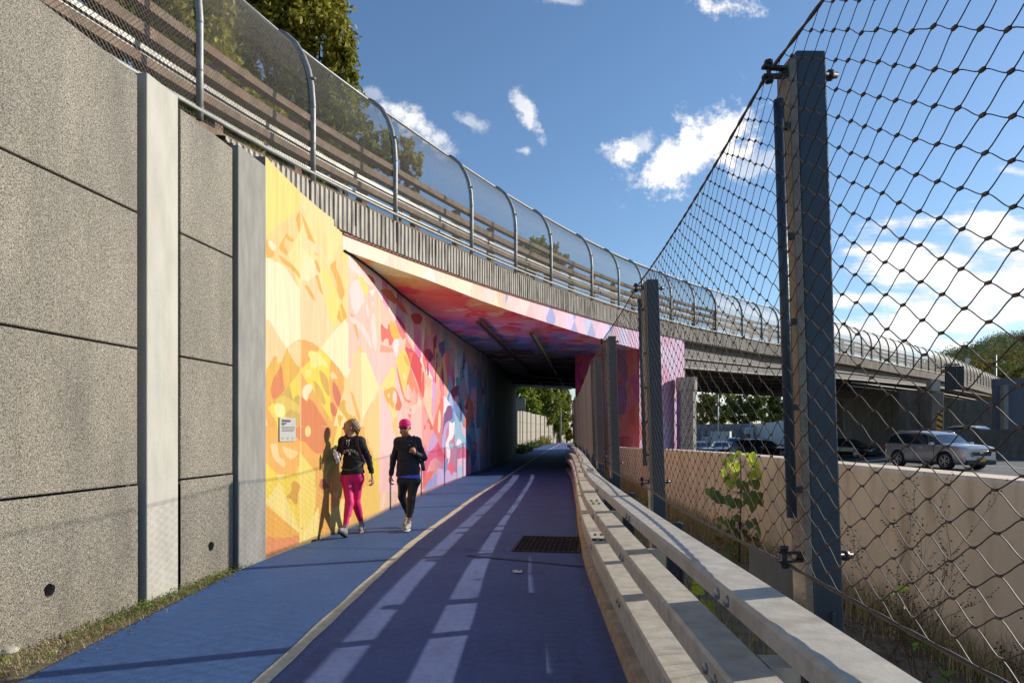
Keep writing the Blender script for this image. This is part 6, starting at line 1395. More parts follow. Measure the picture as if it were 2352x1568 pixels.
# sapling with broad leaves behind the net
def broad_leaf(mb, c, size, nrm, tip):
    nrm = nrm.normalized(); tip = (tip-nrm*tip.dot(nrm)).normalized(); sd = nrm.cross(tip)
    prof = [(0,-.02),(.20,-.16),(.42,-.10),(.52,.12),(.50,.38),(.32,.66),(.14,.86),(0,1.0),(-.14,.86),(-.32,.66),(-.50,.38),(-.52,.12),(-.42,-.10),(-.20,-.16)]
    vs = [c+tip*.35*size]+[c+(sd*a+tip*b)*size*random.uniform(.93, 1.07)+nrm*(-.16*abs(a)+.05*math.sin(5*a+7*b))*size for (a, b) in prof]
    mb.add(vs, [(0, i+1, (i+1) % 14+1) for i in range(14)])
M_lit = leaf_mat('sapling_leaf_sunlit', (.36,.46,.04), (.55,.62,.08), scale=9, trans=.6, rough=.35); M_lit2 = leaf_mat('sapling_leaf_green', (.11,.17,.03), (.22,.28,.06), scale=9, trans=.4, rough=.35); M_brl = leaf_mat('sapling_leaf_brown', (.16,.08,.02), (.28,.16,.05), scale=20, trans=.3)  # top leaves get a brighter copy, sunlight put into the colour
sp = empty('sapling', (2.72, 6.9, 0), 'leafy sapling with bright lime top leaves behind the net before the beige wall', 'sapling')
Ys = 8.05
stem = [P(1697,1275,Ys), P(1700,1200,Ys), P(1702,1130,Ys), P(1701,1060,Ys), P(1699,1035,Ys)]; stem[0].z = -.03; stem = [Vector((2.68, Ys, -.03))]+[s_ for s_ in stem[1:]]
mb = MB(); mb.tube(stem, [.012,.010,.008,.006,.003], 6)
random.seed(12); lf = []
spec = [(1683,1052,16,0),(1668,1062,15,0),(1690,1072,17,0),(1662,1085,12,0),(1725,1050,17,0),(1731,1066,16,0),(1740,1088,18,0),(1722,1092,14,0),(1686,1098,18,0),(1678,1112,16,0),(1697,1041,9,0),(1670,1100,13,1),(1700,1110,14,1),(1732,1112,19,1),(1714,1120,17,1),(1668,1148,18,1),(1682,1155,18,1),(1632,1130,15,1),(1645,1140,17,1),(1652,1150,13,1),(1715,1145,19,1),(1736,1140,20,1),(1728,1160,19,1),(1745,1152,13,1),(1700,1156,14,1),
        (1690,1190,13,1),(1680,1205,15,1),(1668,1200,12,1),(1655,1192,10,1),(1722,1205,14,1),(1734,1198,13,1),(1740,1216,11,1),(1712,1222,11,1),(1690,1220,12,1),(1668,1224,12,1),(1650,1212,12,1),(1720,1236,10,2),(1742,1228,9,1),(1652,1242,14,2),(1735,1240,12,2),(1693,1245,12,1),(1684,1260,11,1),(1672,1252,9,1),(1740,1252,9,1),(1668,1275,11,1),(1690,1280,10,1),(1680,1292,9,2),(1660,1285,8,2),(1716,1270,8,1),(1724,1284,8,1),(1735,1276,7,2),(1700,1300,9,1),(1676,1306,9,2)]
for k in range(3):
    mb2 = MB()
    for (x, y, r, kk) in spec:
        if kk != k: continue
        Yl = Ys+random.uniform(-.22, .15); c = P(x, y, Yl); sz = r*1.5*Yl/F; nrm = Vector((random.uniform(-.5,.7), -1, random.uniform(-.1,.9))); tip = Vector((random.uniform(-.7,.7), 0, -1)); broad_leaf(mb2, c-tip.normalized()*sz*.35, sz, nrm, tip)
        j = min(range(1, 5), key=lambda q: abs(stem[q].z-c.z-.05)); mb.tube([stem[j], stem[j].lerp(c, .5)+Vector((0, 0, .03)), c], [.003, .0022, .0012], 4)
    mb2.build('leaves', (M_lit, M_lit2, M_brl)[k], sp)
mb.build('stem', M_bark, sp)
# wiry dead weeds in front of the beige wall at the lower right
M_twig = mat('dark_twig', (.10,.065,.035), .85, var=.3, scale=30)
def wiry(label, base, h, seed, spread, nbr, group, leafm=None, leafs=0, rr=.003):
    random.seed(seed); e = empty('wiry_weed', base, label, 'weed', group); mb = MB(); b = Vector(base); tips = []
    def grow(p, d, L, r, lvl):
        pts = [p]; q = p.copy(); dd = d.copy(); k = 5
        for i in range(k): dd = (dd+Vector((random.uniform(-.22,.22), random.uniform(-.22,.22), random.uniform(-.06,.12)))).normalized(); q = q+dd*L/k; pts.append(q.copy())
        mb.tube(pts, [r*(1-.7*i/k) for i in range(k+1)], 4, cap=False)
        if lvl > 0:
            for i in range(1, k+1):
                for _ in range(nbr if i > 1 else 1):
                    if random.random() < .8: grow(pts[i], (dd+Vector((random.uniform(-1,1), random.uniform(-.6,.6), random.uniform(-.1,.7)))).normalized(), L*random.uniform(.25,.5), r*.5, lvl-1)
        else: tips.extend(pts[2:])
    for s in range(spread): grow(b+Vector((random.uniform(-.04,.04), random.uniform(-.04,.04), 0)), Vector((random.uniform(-.45,.45), random.uniform(-.3,.2), 1)).normalized(), h*random.uniform(.7,1.05), rr, 2)
    mb.build('stalks', M_twig, e)
    mb = MB()
    for t in tips:
        if random.random() < .5:
            r = random.uniform(.004, .009); mb.add([t+Vector((-r,0,0)), t+Vector((0,0,r*.6)), t+Vector((r,0,0)), t+Vector((0,0,-r*.6))], [(0,1,2,3)])
    tag(mb.build('seed_heads', M_twig, e), kind='stuff')
    if leafs:
        mb = MB()
        for t in random.sample(tips, min(leafs, len(tips))): broad = random.uniform(.5, 1.1)*.075; a = Vector((random.uniform(-1,1), random.uniform(-.5,.3), random.uniform(-.6,.3))).normalized(); n_ = Vector((random.uniform(-.5,.5), -1, .5)).normalized(); s_ = a.cross(n_).normalized(); mb.add([t, t+a*broad*.5+s_*broad*.16, t+a*broad, t+a*broad*.5-s_*broad*.16], [(0,1,2,3)])
        mb.build('leaves', leafm, e)
    return e
GW = 'wiry weeds along the beige wall'
wiry('tangled dead weed with fine seed heads below the net at the lower right', (2.18, 3.6, -.03), .98, 3, 4, 2, GW)
wiry('thin dead weed with a few dark leaves just right of the nearest post', (1.95, 3.75, -.03), .62, 5, 3, 2, GW)
wiry('low twiggy weed under the bottom cable near the right corner', (2.35, 3.2, -.03), .72, 7, 4, 2, GW)
wiry('taller weed with narrow green leaves in the lower right corner', (2.12, 2.95, -.03), .78, 9, 2, 1, GW, LMn['weed'], 34, .005)
wiry('slender dry weed with curled stems behind the sapling', (2.86, 7.3, -.03), .95, 11, 2, 1, GW)
wiry('small dry weed below the second net bay beside the wall', (2.85, 9.0, -.03), .6, 13, 3, 1, GW)
wiry('tuft of brown stalks behind the rail between the third and fourth posts', (1.75, 10.6, -.03), .7, 15, 7, 1, GW)
e = empty('low_weed', (1.45, 5.2, 0), 'small bright green weed peeking between the rails behind the guard rail', 'weed')
mb = MB(); random.seed(5)
for k in range(26): c = Vector((1.40+random.gauss(0,.05), 5.1+random.gauss(0,.12), random.uniform(.1,.42))); broad_leaf(mb, c, random.uniform(.04,.07), Vector((random.uniform(-.8,.3),-1,.8)), Vector((random.uniform(-1,1),0,-.6)))
mb.build('leaves', M_lit, e); mb = MB(); mb.tube([(1.40,5.1,-.03),(1.40,5.1,.42)], .005, 4); mb.build('stem', M_bark, e)
e = empty('low_weed', (2.0, 11.8, 0), 'green and yellow weed at the foot of the third fence post', 'weed')
mb = MB()
for k in range(60): c = Vector((1.85+random.gauss(0,.12), 11.0+random.gauss(0,.3), random.uniform(.0,.5))); broad_leaf(mb, c, random.uniform(.05,.09), Vector((random.uniform(-.8,.3),-1,.8)), Vector((random.uniform(-1,1),0,-.6)))
mb.build('leaves', M_lit2, e); mb = MB(); mb.tube([(1.85,11.0,-.03),(1.85,11.0,.45)], .006, 4); mb.build('stem', M_bark, e)

# fallen leaves and grit along the edges of the path
gl = [(wall_x(y)+.10, y, .002, .10, .3) for y in np.linspace(3.6, 26, 60)]+[(interp(PE, y)-.06, y, .002, .07, .2) for y in np.linspace(2.5, 24, 60)]
tag(leaves_low('leaf_litter', gl, 700, .016, LMn['litter'], 71, .008), kind='stuff')
tag(leaves_low('leaf_litter', [(-.6, y, .004, .9, .4) for y in np.linspace(3.6, 20, 30)], 110, .012, LMn['litter'], 72, .006), kind='stuff')
tag(leaves_low('grit', [(-1.0, y, .004, 1.1, .4) for y in np.linspace(3.6, 14, 30)], 500, .005, mat('grit', (.30,.29,.27), .9, var=.3), 73, .005), kind='stuff')
# ================================================================ PEOPLE
def smin(a, b, k): h = np.clip(.5+.5*(b-a)/k, 0, 1); return b*(1-h)+a*h-k*h*(1-h)
def cone(p, a, b, ra, rb, flat=None):
    a = np.array(a, float); b = np.array(b, float); q = p-a; d = b-a
    if flat is not None: q = q/np.array(flat); d = d/np.array(flat)
    t = np.clip((q@d)/max(d@d, 1e-9), 0, 1); return np.linalg.norm(q-t[:, None]*d, axis=1)-(ra+(rb-ra)*t)
def ell(p, c, r): 
    q = (p-np.array(c))/np.array(r); k = np.linalg.norm(q, axis=1); return (k-1)*min(r)
def surface(f, lo, hi, h):
    n = [int(math.ceil((hi[i]-lo[i])/h))+1 for i in range(3)]; ax = [lo[i]+h*np.arange(n[i]) for i in range(3)]
    G = np.stack(np.meshgrid(*ax, indexing='ij'), -1).reshape(-1, 3); S = np.concatenate([f(G[i:i+200000]) for i in range(0, len(G), 200000)]).reshape(n)
    S[0] = S[-1] = 1; S[:, 0] = S[:, -1] = 1; S[:, :, 0] = S[:, :, -1] = 1
    c = [n[0]-1, n[1]-1, n[2]-1]; acc = np.zeros(c+[3]); cnt = np.zeros(c)
    corners = [(i, j, k) for i in (0, 1) for j in (0, 1) for k in (0, 1)]
    cv = {q: S[q[0]:q[0]+c[0], q[1]:q[1]+c[1], q[2]:q[2]+c[2]] for q in corners}
    for q in corners:
        for a in range(3):
            if q[a] == 0:
                r = list(q); r[a] = 1; r = tuple(r); s0, s1 = cv[q], cv[r]; m = (s0 < 0) != (s1 < 0); t = np.where(m, s0/np.where(m, s0-s1, 1), 0)
                for b in range(3): acc[..., b] += np.where(m, q[b]+(t if b == a else 0), 0)
                cnt += m
    act = cnt > 0; idx = -np.ones(c, int); idx[act] = np.arange(act.sum()); I = np.argwhere(act); V = (I+acc[act]/cnt[act][:, None])*h+np.array(lo); Fs = []
    for a in range(3):
        b, d = (a+1) % 3, (a+2) % 3; sl0 = [slice(None)]*3; sl1 = [slice(None)]*3; sl0[a] = slice(0, n[a]-1); sl1[a] = slice(1, n[a])
        s0 = S[tuple(sl0)]; s1 = S[tuple(sl1)]; E = np.argwhere((s0 < 0) != (s1 < 0)); E = E[(E[:, b] > 0) & (E[:, d] > 0) & (E[:, b] < n[b]-1) & (E[:, d] < n[d]-1)]
        def at(db, dd): q = E.copy(); q[:, b] -= db; q[:, d] -= dd; return idx[q[:, 0], q[:, 1], q[:, 2]]
        quad = np.stack([at(1, 1), at(0, 1), at(0, 0), at(1, 0)], 1); neg = s0[E[:, 0], E[:, 1], E[:, 2]] < 0; quad[~neg] = quad[~neg][:, ::-1]; Fs.append(quad)
    Fq = np.concatenate(Fs); return V, Fq[(Fq >= 0).all(1)]
def sdf_obj(name, f, lo, hi, h, m, par, label=None):
    V, Fq = surface(f, lo, hi, h); o = nparr_obj(name, V, Fq, m, None, smooth=True); o.parent = par
    if label: o['label'] = label
    return o
def join_sm(ds, k=.03):
    d = ds[0]
    for e in ds[1:]: d = smin(d, e, k)
    return d
SKIN = mat('skin', (.46,.26,.17), .55, var=.08, scale=30); SKIN2 = mat('tanned_skin', (.40,.21,.13), .55, var=.08, scale=30)
def hand_sdf(p, w, d, side, palm, curl, size=1.0):
    """w wrist, d unit vector to the knuckles, side: towards the index finger, palm: palm normal; curl 0..1 per joint"""
    w = np.array(w, float); d = np.array(d, float); d /= np.linalg.norm(d); side = np.array(side, float); side -= d*side.dot(d); side /= np.linalg.norm(side); palm = np.cross(d, side) if palm is None else np.array(palm, float); palm -= d*palm.dot(d); palm -= side*palm.dot(side); palm /= np.linalg.norm(palm)
    s = size; k = w+d*.085*s; parts = [cone(p, w, w+d*.045*s+side*.012*s, .021*s, .024*s), cone(p, w+d*.035*s+side*.018*s, k+side*.026*s, .019*s, .013*s), cone(p, w+d*.035*s-side*.012*s, k-side*.026*s, .019*s, .012*s), cone(p, w+d*.04*s, k, .02*s, .014*s)]
    base = join_sm(parts, .015)
    fs = []
    for i, (off, L, r) in enumerate(((.030,.070,.0088),(.010,.078,.0090),(-.010,.072,.0086),(-.028,.056,.0078))):
        a = k+side*off*s; dd = d+side*off*1.5; dd /= np.linalg.norm(dd); q = a; c = 0
        for seg in (.45, .32, .23):
            c += curl*(1.25 if seg > .4 else 1.35); v = dd*math.cos(c)+palm*math.sin(c); e = q+v*L*seg*s; fs.append(cone(p, q, e, r*s, r*s*.92)); q = e
    t0 = w+d*.03*s+side*.028*s; t1 = t0+(d*.55+side*.75+palm*.35)*.038*s; t2 = t1+(d*.8+side*.15+palm*(.5+curl*.5))*.030*s; fs += [cone(p, t0-side*.01*s, t1, .013*s, .0105*s), cone(p, t1, t2, .0105*s, .0085*s)]
    for f in fs: base = smin(base, f, .006)
    return base
def leg(p, hip, knee, ank, rs, k=.03): return smin(cone(p, hip, knee, rs[0], rs[1]), cone(p, knee, ank, rs[1]*1.0, rs[2]), k)
def calf(p, knee, ank, r): kn = np.array(knee); an = np.array(ank); m = kn+(an-kn)*.33+np.array([0, .018, 0]); return ell2(p, m, kn, an, r)
def ell2(p, m, a, b, r): return cone(p, m-(b-a)*.18, m+(b-a)*.18, r, r*.8)
def shoe(name, ank, toe, heel, m_up, m_sole, par, roll=0):
    ank = np.array(ank, float); toe = np.array(toe, float); heel = np.array(heel, float)
    def up(p): 
        mid = (toe+heel)/2+np.array([0, 0, .03]); return join_sm([cone(p, heel+[0,0,.035], mid+[0,0,.012], .036, .040, (1,1,1)), cone(p, mid+[0,0,.008], toe+[0,0,.022], .040, .030), cone(p, heel+[0,0,.04]+(mid-heel)*.2, ank, .036, .040)], .02)
    lo = np.minimum(np.minimum(ank, toe), heel)-.09; hi = np.maximum(np.maximum(ank, toe), heel)+.09
    def cut(p): return np.maximum(up(p), (p-ank)@((ank-(heel*.7+toe*.3))/np.linalg.norm(ank-(heel*.7+toe*.3)))-.03)
    o = sdf_obj(name, cut, lo, hi, .007, m_up, par)
    d = toe-heel; d /= np.linalg.norm(d); sd = np.cross(d, [0, 0, 1.]); sd /= np.linalg.norm(sd); upv = np.cross(sd, d)
    mb = MB(); n = 12; ring = []
    L = np.linalg.norm(toe-heel); pr = [(-.035,.0),(-.03,.030),(.04,.036),(L*.55,.036),(L*.8,.044),(L+.0,.034),(L+.03,.0)]
    pts = [(a, b) for a, b in pr]+[(a, -b) for a, b in pr[-2:0:-1]]
    vs = [heel+d*a+sd*b+upv*(.002) for (a, b) in pts]+[heel+d*a+sd*b-upv*(.020) for (a, b) in pts]; k = len(pts)
    mb.add(vs, [tuple(range(k)), tuple(range(k, 2*k))[::-1]]+[(i, (i+1) % k, k+(i+1) % k, k+i) for i in range(k)]); so = mb.build('sole', m_sole, None, bevel=.004); so.parent = o
    lb = MB()
    for q in (.35, .5, .65): c = heel+d*L*q+upv*.072*(1.15-q*.35); lb.tube([c-sd*.028, c+upv*.006, c+sd*.028], .004, 5)
    l = lb.build('laces', M_sole_white, None); l.parent = o
    return o
M_sole_white = mat('white_rubber', (.62,.60,.56), .7, var=.08)
def person(name_label, P0, S, skin):
    root = empty('person', P0, name_label, 'person', 'walkers on the blue path')
    # ---- body: one continuous surface
    def head(p):
        c = np.array(S['head']); f = np.array(S['face']); f = f/np.linalg.norm(f); sd = np.cross(f, [0, 0, 1.]); sd /= np.linalg.norm(sd); u = np.cross(sd, f)
        def L(a, b, cc): return c+f*a+sd*b+u*cc
        d = join_sm([ell(p, L(-.012, 0, .03), (.077, .077, .086)), cone(p, L(.02, 0, -.005), L(.035, 0, -.062), .060, .036), cone(p, L(.045, 0, .045), L(.045, 0, -.03), .048, .042)], .03)
        d = smin(d, cone(p, L(.082, 0, .018), L(.104, 0, -.014), .008, .0135), .010)                       # nose
        d = smin(d, cone(p, L(.080, -.014, -.043), L(.080, .014, -.043), .008, .008), .006); d = smin(d, cone(p, L(.077, -.010, -.055), L(.077, .010, -.055), .009, .009), .006)   # lips
        d = smin(d, cone(p, L(.062, 0, -.078), L(.070, 0, -.080), .020, .014), .015)                       # chin
        for s in (-1, 1):
            d = smin(d, cone(p, L(-.008, s*.080, .008), L(-.014, s*.084, -.018), .014, .009), .006)        # ear
            d = np.maximum(d, -(np.linalg.norm(p-L(.101, s*.032, .018), axis=1)-.020))                     # eye socket
        return d, L
    nk0 = np.array(S['neck'])
    def torso(p, g=0): return join_sm([cone(p, S['chest'], S['waist'], S['rc']+g, S['rw']+g, (1, .68, 1)), cone(p, S['waist'], S['pelvis'], S['rw']+g, S['rp']+g, (1, .72, 1)),
        cone(p, S['shL'], S['shR'], .062+g, .062+g), cone(p, np.array(S['shL'])*.5+np.array(S['chest'])*.5, np.array(S['shR'])*.5+np.array(S['chest'])*.5, .10+g, .10+g, (1, .8, 1))], .06)
    def arms(p, g=0):
        d = None
        for k in 'LR':
            a = smin(cone(p, S['sh'+k], S['el'+k], .052+g, .040+g), cone(p, S['el'+k], S['wr'+k], .040+g, .027+g*1.0), .02); d = a if d is None else np.minimum(d, a)
        return d
    def legs(p, g=0):
        d = None
        for k in 'LR':
            a = join_sm([cone(p, S['hip'+k], S['kn'+k], S['rt']+g, .056+g), cone(p, S['kn'+k], S['an'+k], .055+g, .034+g), calf(p, S['kn'+k], S['an'+k], .056+g)], .03); d = a if d is None else smin(d, a, .012)
        return d
    def hips(p, g=0): return cone(p, S['hipL'], S['hipR'], S['rt']+.012+g, S['rt']+.012+g, (1, .95, 1))
    def hands(p):
        d = None
        for k in 'LR': h = hand_sdf(p, S['wr'+k], *S['hand'+k]); d = h if d is None else np.minimum(d, h)
        return d
    def body(p):
        hd, _ = head(p); d = smin(torso(p, -.012), arms(p, -.010), .03); d = smin(d, hips(p, -.012), .05); d = smin(d, legs(p, -.008), .03)
        d = smin(d, cone(p, S['neck'], np.array(S['head'])+[0, .012, -.05], .052, .046), .03); d = smin(d, hd, .02)
        for k in 'LR': d = smin(d, cone(p, S['an'+k], np.array(S['an'+k])+[0, 0, -.02], .030, .030), .01)
        return smin(d, hands(p), .006)
    lo, hi = (-.5, -.55, 0.02), (.5, .5, 1.78); V, Fq = surface(body, lo, hi, .0085); b = nparr_obj('body', V, Fq, skin, None, smooth=True); b.parent = root
    # ---- clothing
    def top(p):
        d = smin(smin(torso(p, .006), arms(p, .008), .035), cone(p, np.array(S['neck'])+[0, .005, -.035], np.array(S['neck'])+[0, .01, .02 if S.get('collar') else .0], .07, .060), .03)
        d = smin(d, cone(p, S['waist'], S['hem'], S['rw']+.012, S['rhem'], (1, .74, 1)), .04)
        d = d+ .0035*np.sin(p[:, 2]*55+6*np.sin(p[:, 0]*14)+3*np.sin(p[:, 1]*17))*np.clip(1.2-abs(p[:, 2]-1.0)*2.2, 0, 1)
        d = np.maximum(d, S['hem'][2]-.0-p[:, 2]+ .012*np.sin(p[:, 0]*9)) if True else d
        for k in 'LR':
            w = np.array(S['wr'+k]); e = np.array(S['el'+k]); v = (w-e)/np.linalg.norm(w-e); near = np.linalg.norm(p-w, axis=1) < .14; cutp = (p-(w+v*S['cuff'+k]))@v
            d = np.where(near, np.maximum(d, cutp), d)
        # open neckline
        return np.maximum(d, -(np.linalg.norm(p-(np.array(S['neck'])+np.array([0, -.015, .045])), axis=1)-.052)) if not S.get('collar') else np.maximum(d, -(cone(p, np.array(S['neck'])+[0,0,.02], np.array(S['neck'])+[0,0,.2], .050, .052)))
    sdf_top = surface(lambda p: np.where(p[:, 2] > S['hem'][2]-.03, top(p), 1.), (-.5, -.5, S['hem'][2]-.04), (.5, .45, 1.6), .0085)
    t = nparr_obj(S['topname'], *sdf_top, S['m_top'], None, smooth=True); t.parent = root
    def leg_(p): return np.maximum(smin(smin(legs(p, .003), hips(p, .004), .03), cone(p, np.array(S['pelvis'])+[0,0,-.02], S['waist'], S['rp']+.0, S['rw'], (1, .72, 1)), .04), np.maximum(p[:, 2]-S['hem'][2]-.10, S['legend']-p[:, 2]))
    l = nparr_obj('leggings', *surface(leg_, (-.35, -.5, .08), (.4, .5, 1.15), .008), S['m_leg'], None, smooth=True); l.parent = root
    return root, head
def local(px, py, S0, ox, gy, y=0, m=1): return ((px-ox)*S0, y, (gy-py)*S0)
# ---- first walker: dark sweatshirt, magenta leggings, looks to her right, carries a bottle
P1 = Vector((-2.33, 9.95, 0)); k1 = .001363; q = lambda x, y, Y=0: ((x-712)*k1, Y, (1428-y)*k1)
M_black_top = mat('black_sweatshirt', (.014,.013,.014), .9, var=.3, scale=12, bump=.3, bscale=40); M_mag = mat('magenta_leggings', (.68,.004,.13), .6, var=.05, scale=20)
S1 = dict(head=q(693,285,.0), face=(-.97,-.22,-.02), neck=q(700,395,.01), chest=(.0, .01, 1.27), waist=(.01, .0, 1.05), pelvis=(.01, .0, .92), rc=.125, rw=.118, rp=.145, shL=q(617,430,.0), shR=q(800,430,.01),
    elL=(-.215,.0,1.10), wrL=(-.205,-.165,1.135), elR=q(878,610,.05), wrR=q(925,815,.03), hipL=q(660,830,-.01), hipR=q(768,830,.02), knL=q(706,1070,-.13), anL=(-.035,-.27,.155), knR=q(750,1090,.02), anR=(.075,.27,.13), rt=.080,
    handL=((.45,-.55,.18),(0,-.3,1),(.9,.35,.2),.85,.95), handR=((.12,-.25,-1),(-.2,-1,.1),(-1,.1,0),.45,.95), hem=(.012,0,.885), rhem=.168, cuffL=.0, cuffR=.035, m_top=M_black_top, m_leg=M_mag, topname='sweatshirt', legend=.165)
w1, head1 = person('woman in black sweatshirt and magenta leggings with a water bottle, looking aside at the mural', P1, S1, SKIN)
def hairmesh(S, hd, name, f, lo, hi, m, par, h=.008): return sdf_obj(name, f, lo, hi, h, m, par)
M_hair = mat('braided_hair', (.12,.07,.035), .5, var=.5, scale=16, stretch=(6,6,1.5), col2=(.40,.26,.12), bump=.6, bscale=60)
_, L1 = head1(np.zeros((1, 3)))
def hair1(p):
    d = join_sm([ell(p, L1(-.028, 0, .048), (.092,.092,.088)), ell(p, L1(-.075, 0, .0), (.062,.070,.072)), cone(p, L1(-.115, .0, -.01), L1(-.095, .035, -.085), .034, .026)], .025); d = d+.005*np.sin(p[:, 2]*130+p[:, 0]*60)*np.sin(p[:, 0]*90+p[:, 1]*40)
    fc = L1(.11, 0, -.03); return np.maximum(d, -(np.linalg.norm((p-fc)/np.array([1,1,1.15]), axis=1)-.125))
sdf_obj('hair', hair1, (-.25,-.2,1.3), (.25,.25,1.75), .007, M_hair, w1)
def features(root, L, shades=False, skin_=None):
    for s in (-1, 1):
        if not shades:
            mb = MB(); c = Vector(L(.083, s*.032, .018)); mb.tube([c, c+Vector(L(.006,0,0))-Vector(L(0,0,0))], .011, 10); o = mb.build('eye', mat('eye_dark', (.03,.02,.015), .2), None); o.parent = root
        mb = MB(); mb.tube([Vector(L(.090, s*.018, .038)), Vector(L(.088, s*.034, .044)), Vector(L(.078, s*.050, .036))], .0035, 5); o = mb.build('eyebrow', M_hair, None); o.parent = root
    mb = MB(); mb.tube([Vector(L(.084, -.020, -.049)), Vector(L(.091, 0, -.047)), Vector(L(.084, .020, -.049))], .0048, 6); o = mb.build('lips', mat('lips', (.45,.10,.09), .4), None); o.parent = root
features(w1, L1)
# drawstrings, pack straps, lettering
M_strap = mat('maroon_strap', (.05,.018,.024), .8, var=.3, scale=30); M_cord = mat('white_cord', (.65,.62,.55), .8)
def front(x, z, off=.0, S=S1):    # depth of the front of the torso
    return -(.088+off) if z > 1.2 else -(.092+off)
def polyl(name, pts, r, m, par, n=6): mb = MB(); mb.tube([Vector(p) for p in pts], r, n); o = mb.build(name, m, None); o.parent = par; return o
polyl('drawstring', [(-.055,-.092,1.385),(-.05,-.112,1.35),(-.054,-.118,1.315)], .0045, M_cord, w1, 5); polyl('drawstring', [(-.012,-.095,1.385),(-.028,-.113,1.36),(-.014,-.12,1.33),(-.03,-.122,1.29)], .0045, M_cord, w1, 5)
def strap(name, pts, w, m, par):
    mb = MB(); 
    for i in range(len(pts)-1): mb.bar(pts[i], pts[i+1], w, .010, up=(0, -1, .15))
    o = mb.build(name, m, None, bevel=.002); o.parent = par; return o
strap('pack_strap', [(-.085,.02,1.455),(-.10,-.075,1.40),(-.115,-.112,1.30),(-.12,-.105,1.20)], .04, M_strap, w1); strap('pack_strap', [(.065,.02,1.45),(.085,-.075,1.40),(.10,-.108,1.30),(.14,-.075,1.15),(.17,-.01,1.06)], .04, M_strap, w1)
strap('chest_strap', [(-.115,-.122,1.285),(-.03,-.132,1.275),(.10,-.122,1.30)], .018, M_strap, w1); strap('waist_strap', [(-.15,-.05,.985),(-.08,-.112,.955),(.02,-.122,.945),(.11,-.09,1.0),(.17,-.01,1.06)], .022, mat('grey_strap', (.07,.065,.06), .7), w1)
def pack(p): return join_sm([ell(p, (.02,.17,1.22), (.13,.075,.18)), ell(p, (.03,.17,1.07), (.135,.07,.10))], .04)
sdf_obj('backpack', pack, (-.2,.05,.9), (.25,.3,1.45), .012, mat('violet_pack', (.05,.02,.10), .7, var=.3, scale=10), w1)
M_print = mat('cracked_print', (.52,.46,.36), .8, var=.35, scale=80)
dgp = bpy.context.evaluated_depsgraph_get()
for i, ch in enumerate('NEW YORK'):
    if ch == ' ': continue
    s = (i-3.5)/3.5; x = -.005+s*.098; z = 1.232-.040*s*s+.0; a = -s*.42; yv = -.122+.038*s*s
    ax = Matrix.Rotation(-a*.9, 3, 'Y'); r3 = ax@Matrix.Rotation(s*.45, 3, 'Z')@Matrix(((1,0,0),(0,0,-1),(0,1,0)))
    o = text_mesh('letter', ch, .052, M_print, None, Vector((x-.014, yv, z-.018)), r3, .002, .0016); o.parent = w1
mb = MB(); mb.box((-.005,-.126,1.185), (.030,.004,.034)); mb.tube([(-.005,-.127,1.20),(-.005,-.127,1.215)], .012, 6); o = mb.build('emblem', M_print, None); o.parent = w1
M_shoe1 = mat('grey_shoe', (.20,.21,.22), .7, var=.35, scale=40); M_shoe2 = mat('pale_shoe', (.36,.34,.29), .7, var=.25, scale=40); M_sole_d = mat('dark_sole', (.03,.03,.035), .8)
shoe('shoe', S1['anL'], (-.060,-.47,.115), (-.035,-.275,.03), M_shoe1, M_sole_d, w1); shoe('shoe', S1['anR'], (.09,.12,.03), (.08,.315,.055), M_shoe1, mat('coral_sole', (.55,.28,.22), .6), w1)
# the water bottle she holds
btl = empty('water_bottle', (P1.x-.17, P1.y-.235, 1.07), 'clear plastic water bottle held by the woman in the black sweatshirt', 'bottle')
m = bpy.data.materials.new('clear_plastic'); m.use_nodes = True; bb = m.node_tree.nodes['Principled BSDF']; bb.inputs['Base Color'].default_value = (.8,.85,.88,1); bb.inputs['Roughness'].default_value = .12; bb.inputs['Transmission Weight'].default_value = .65; bb.inputs['IOR'].default_value = 1.2
mb = MB(); ax_ = Vector((-.32,-.1,1)).normalized(); b0 = P1+Vector((-.135,-.25,1.06)); mb.tube([b0+ax_*h for h in (0,.004,.05,.055,.10,.105,.145,.165,.178)], [.028,.033,.033,.030,.033,.030,.033,.024,.013], 16); mb.build('shell', m, btl)
mb = MB(); mb.tube([b0+ax_*.178, b0+ax_*.196], .015, 12); mb.build('cap', M_sole_white, btl); mb = MB(); mb.tube([b0+ax_*.062, b0+ax_*.098], .0336, 16); mb.build('wrapper', mat('bottle_label', (.55,.58,.62), .5, var=.3, scale=60), btl)
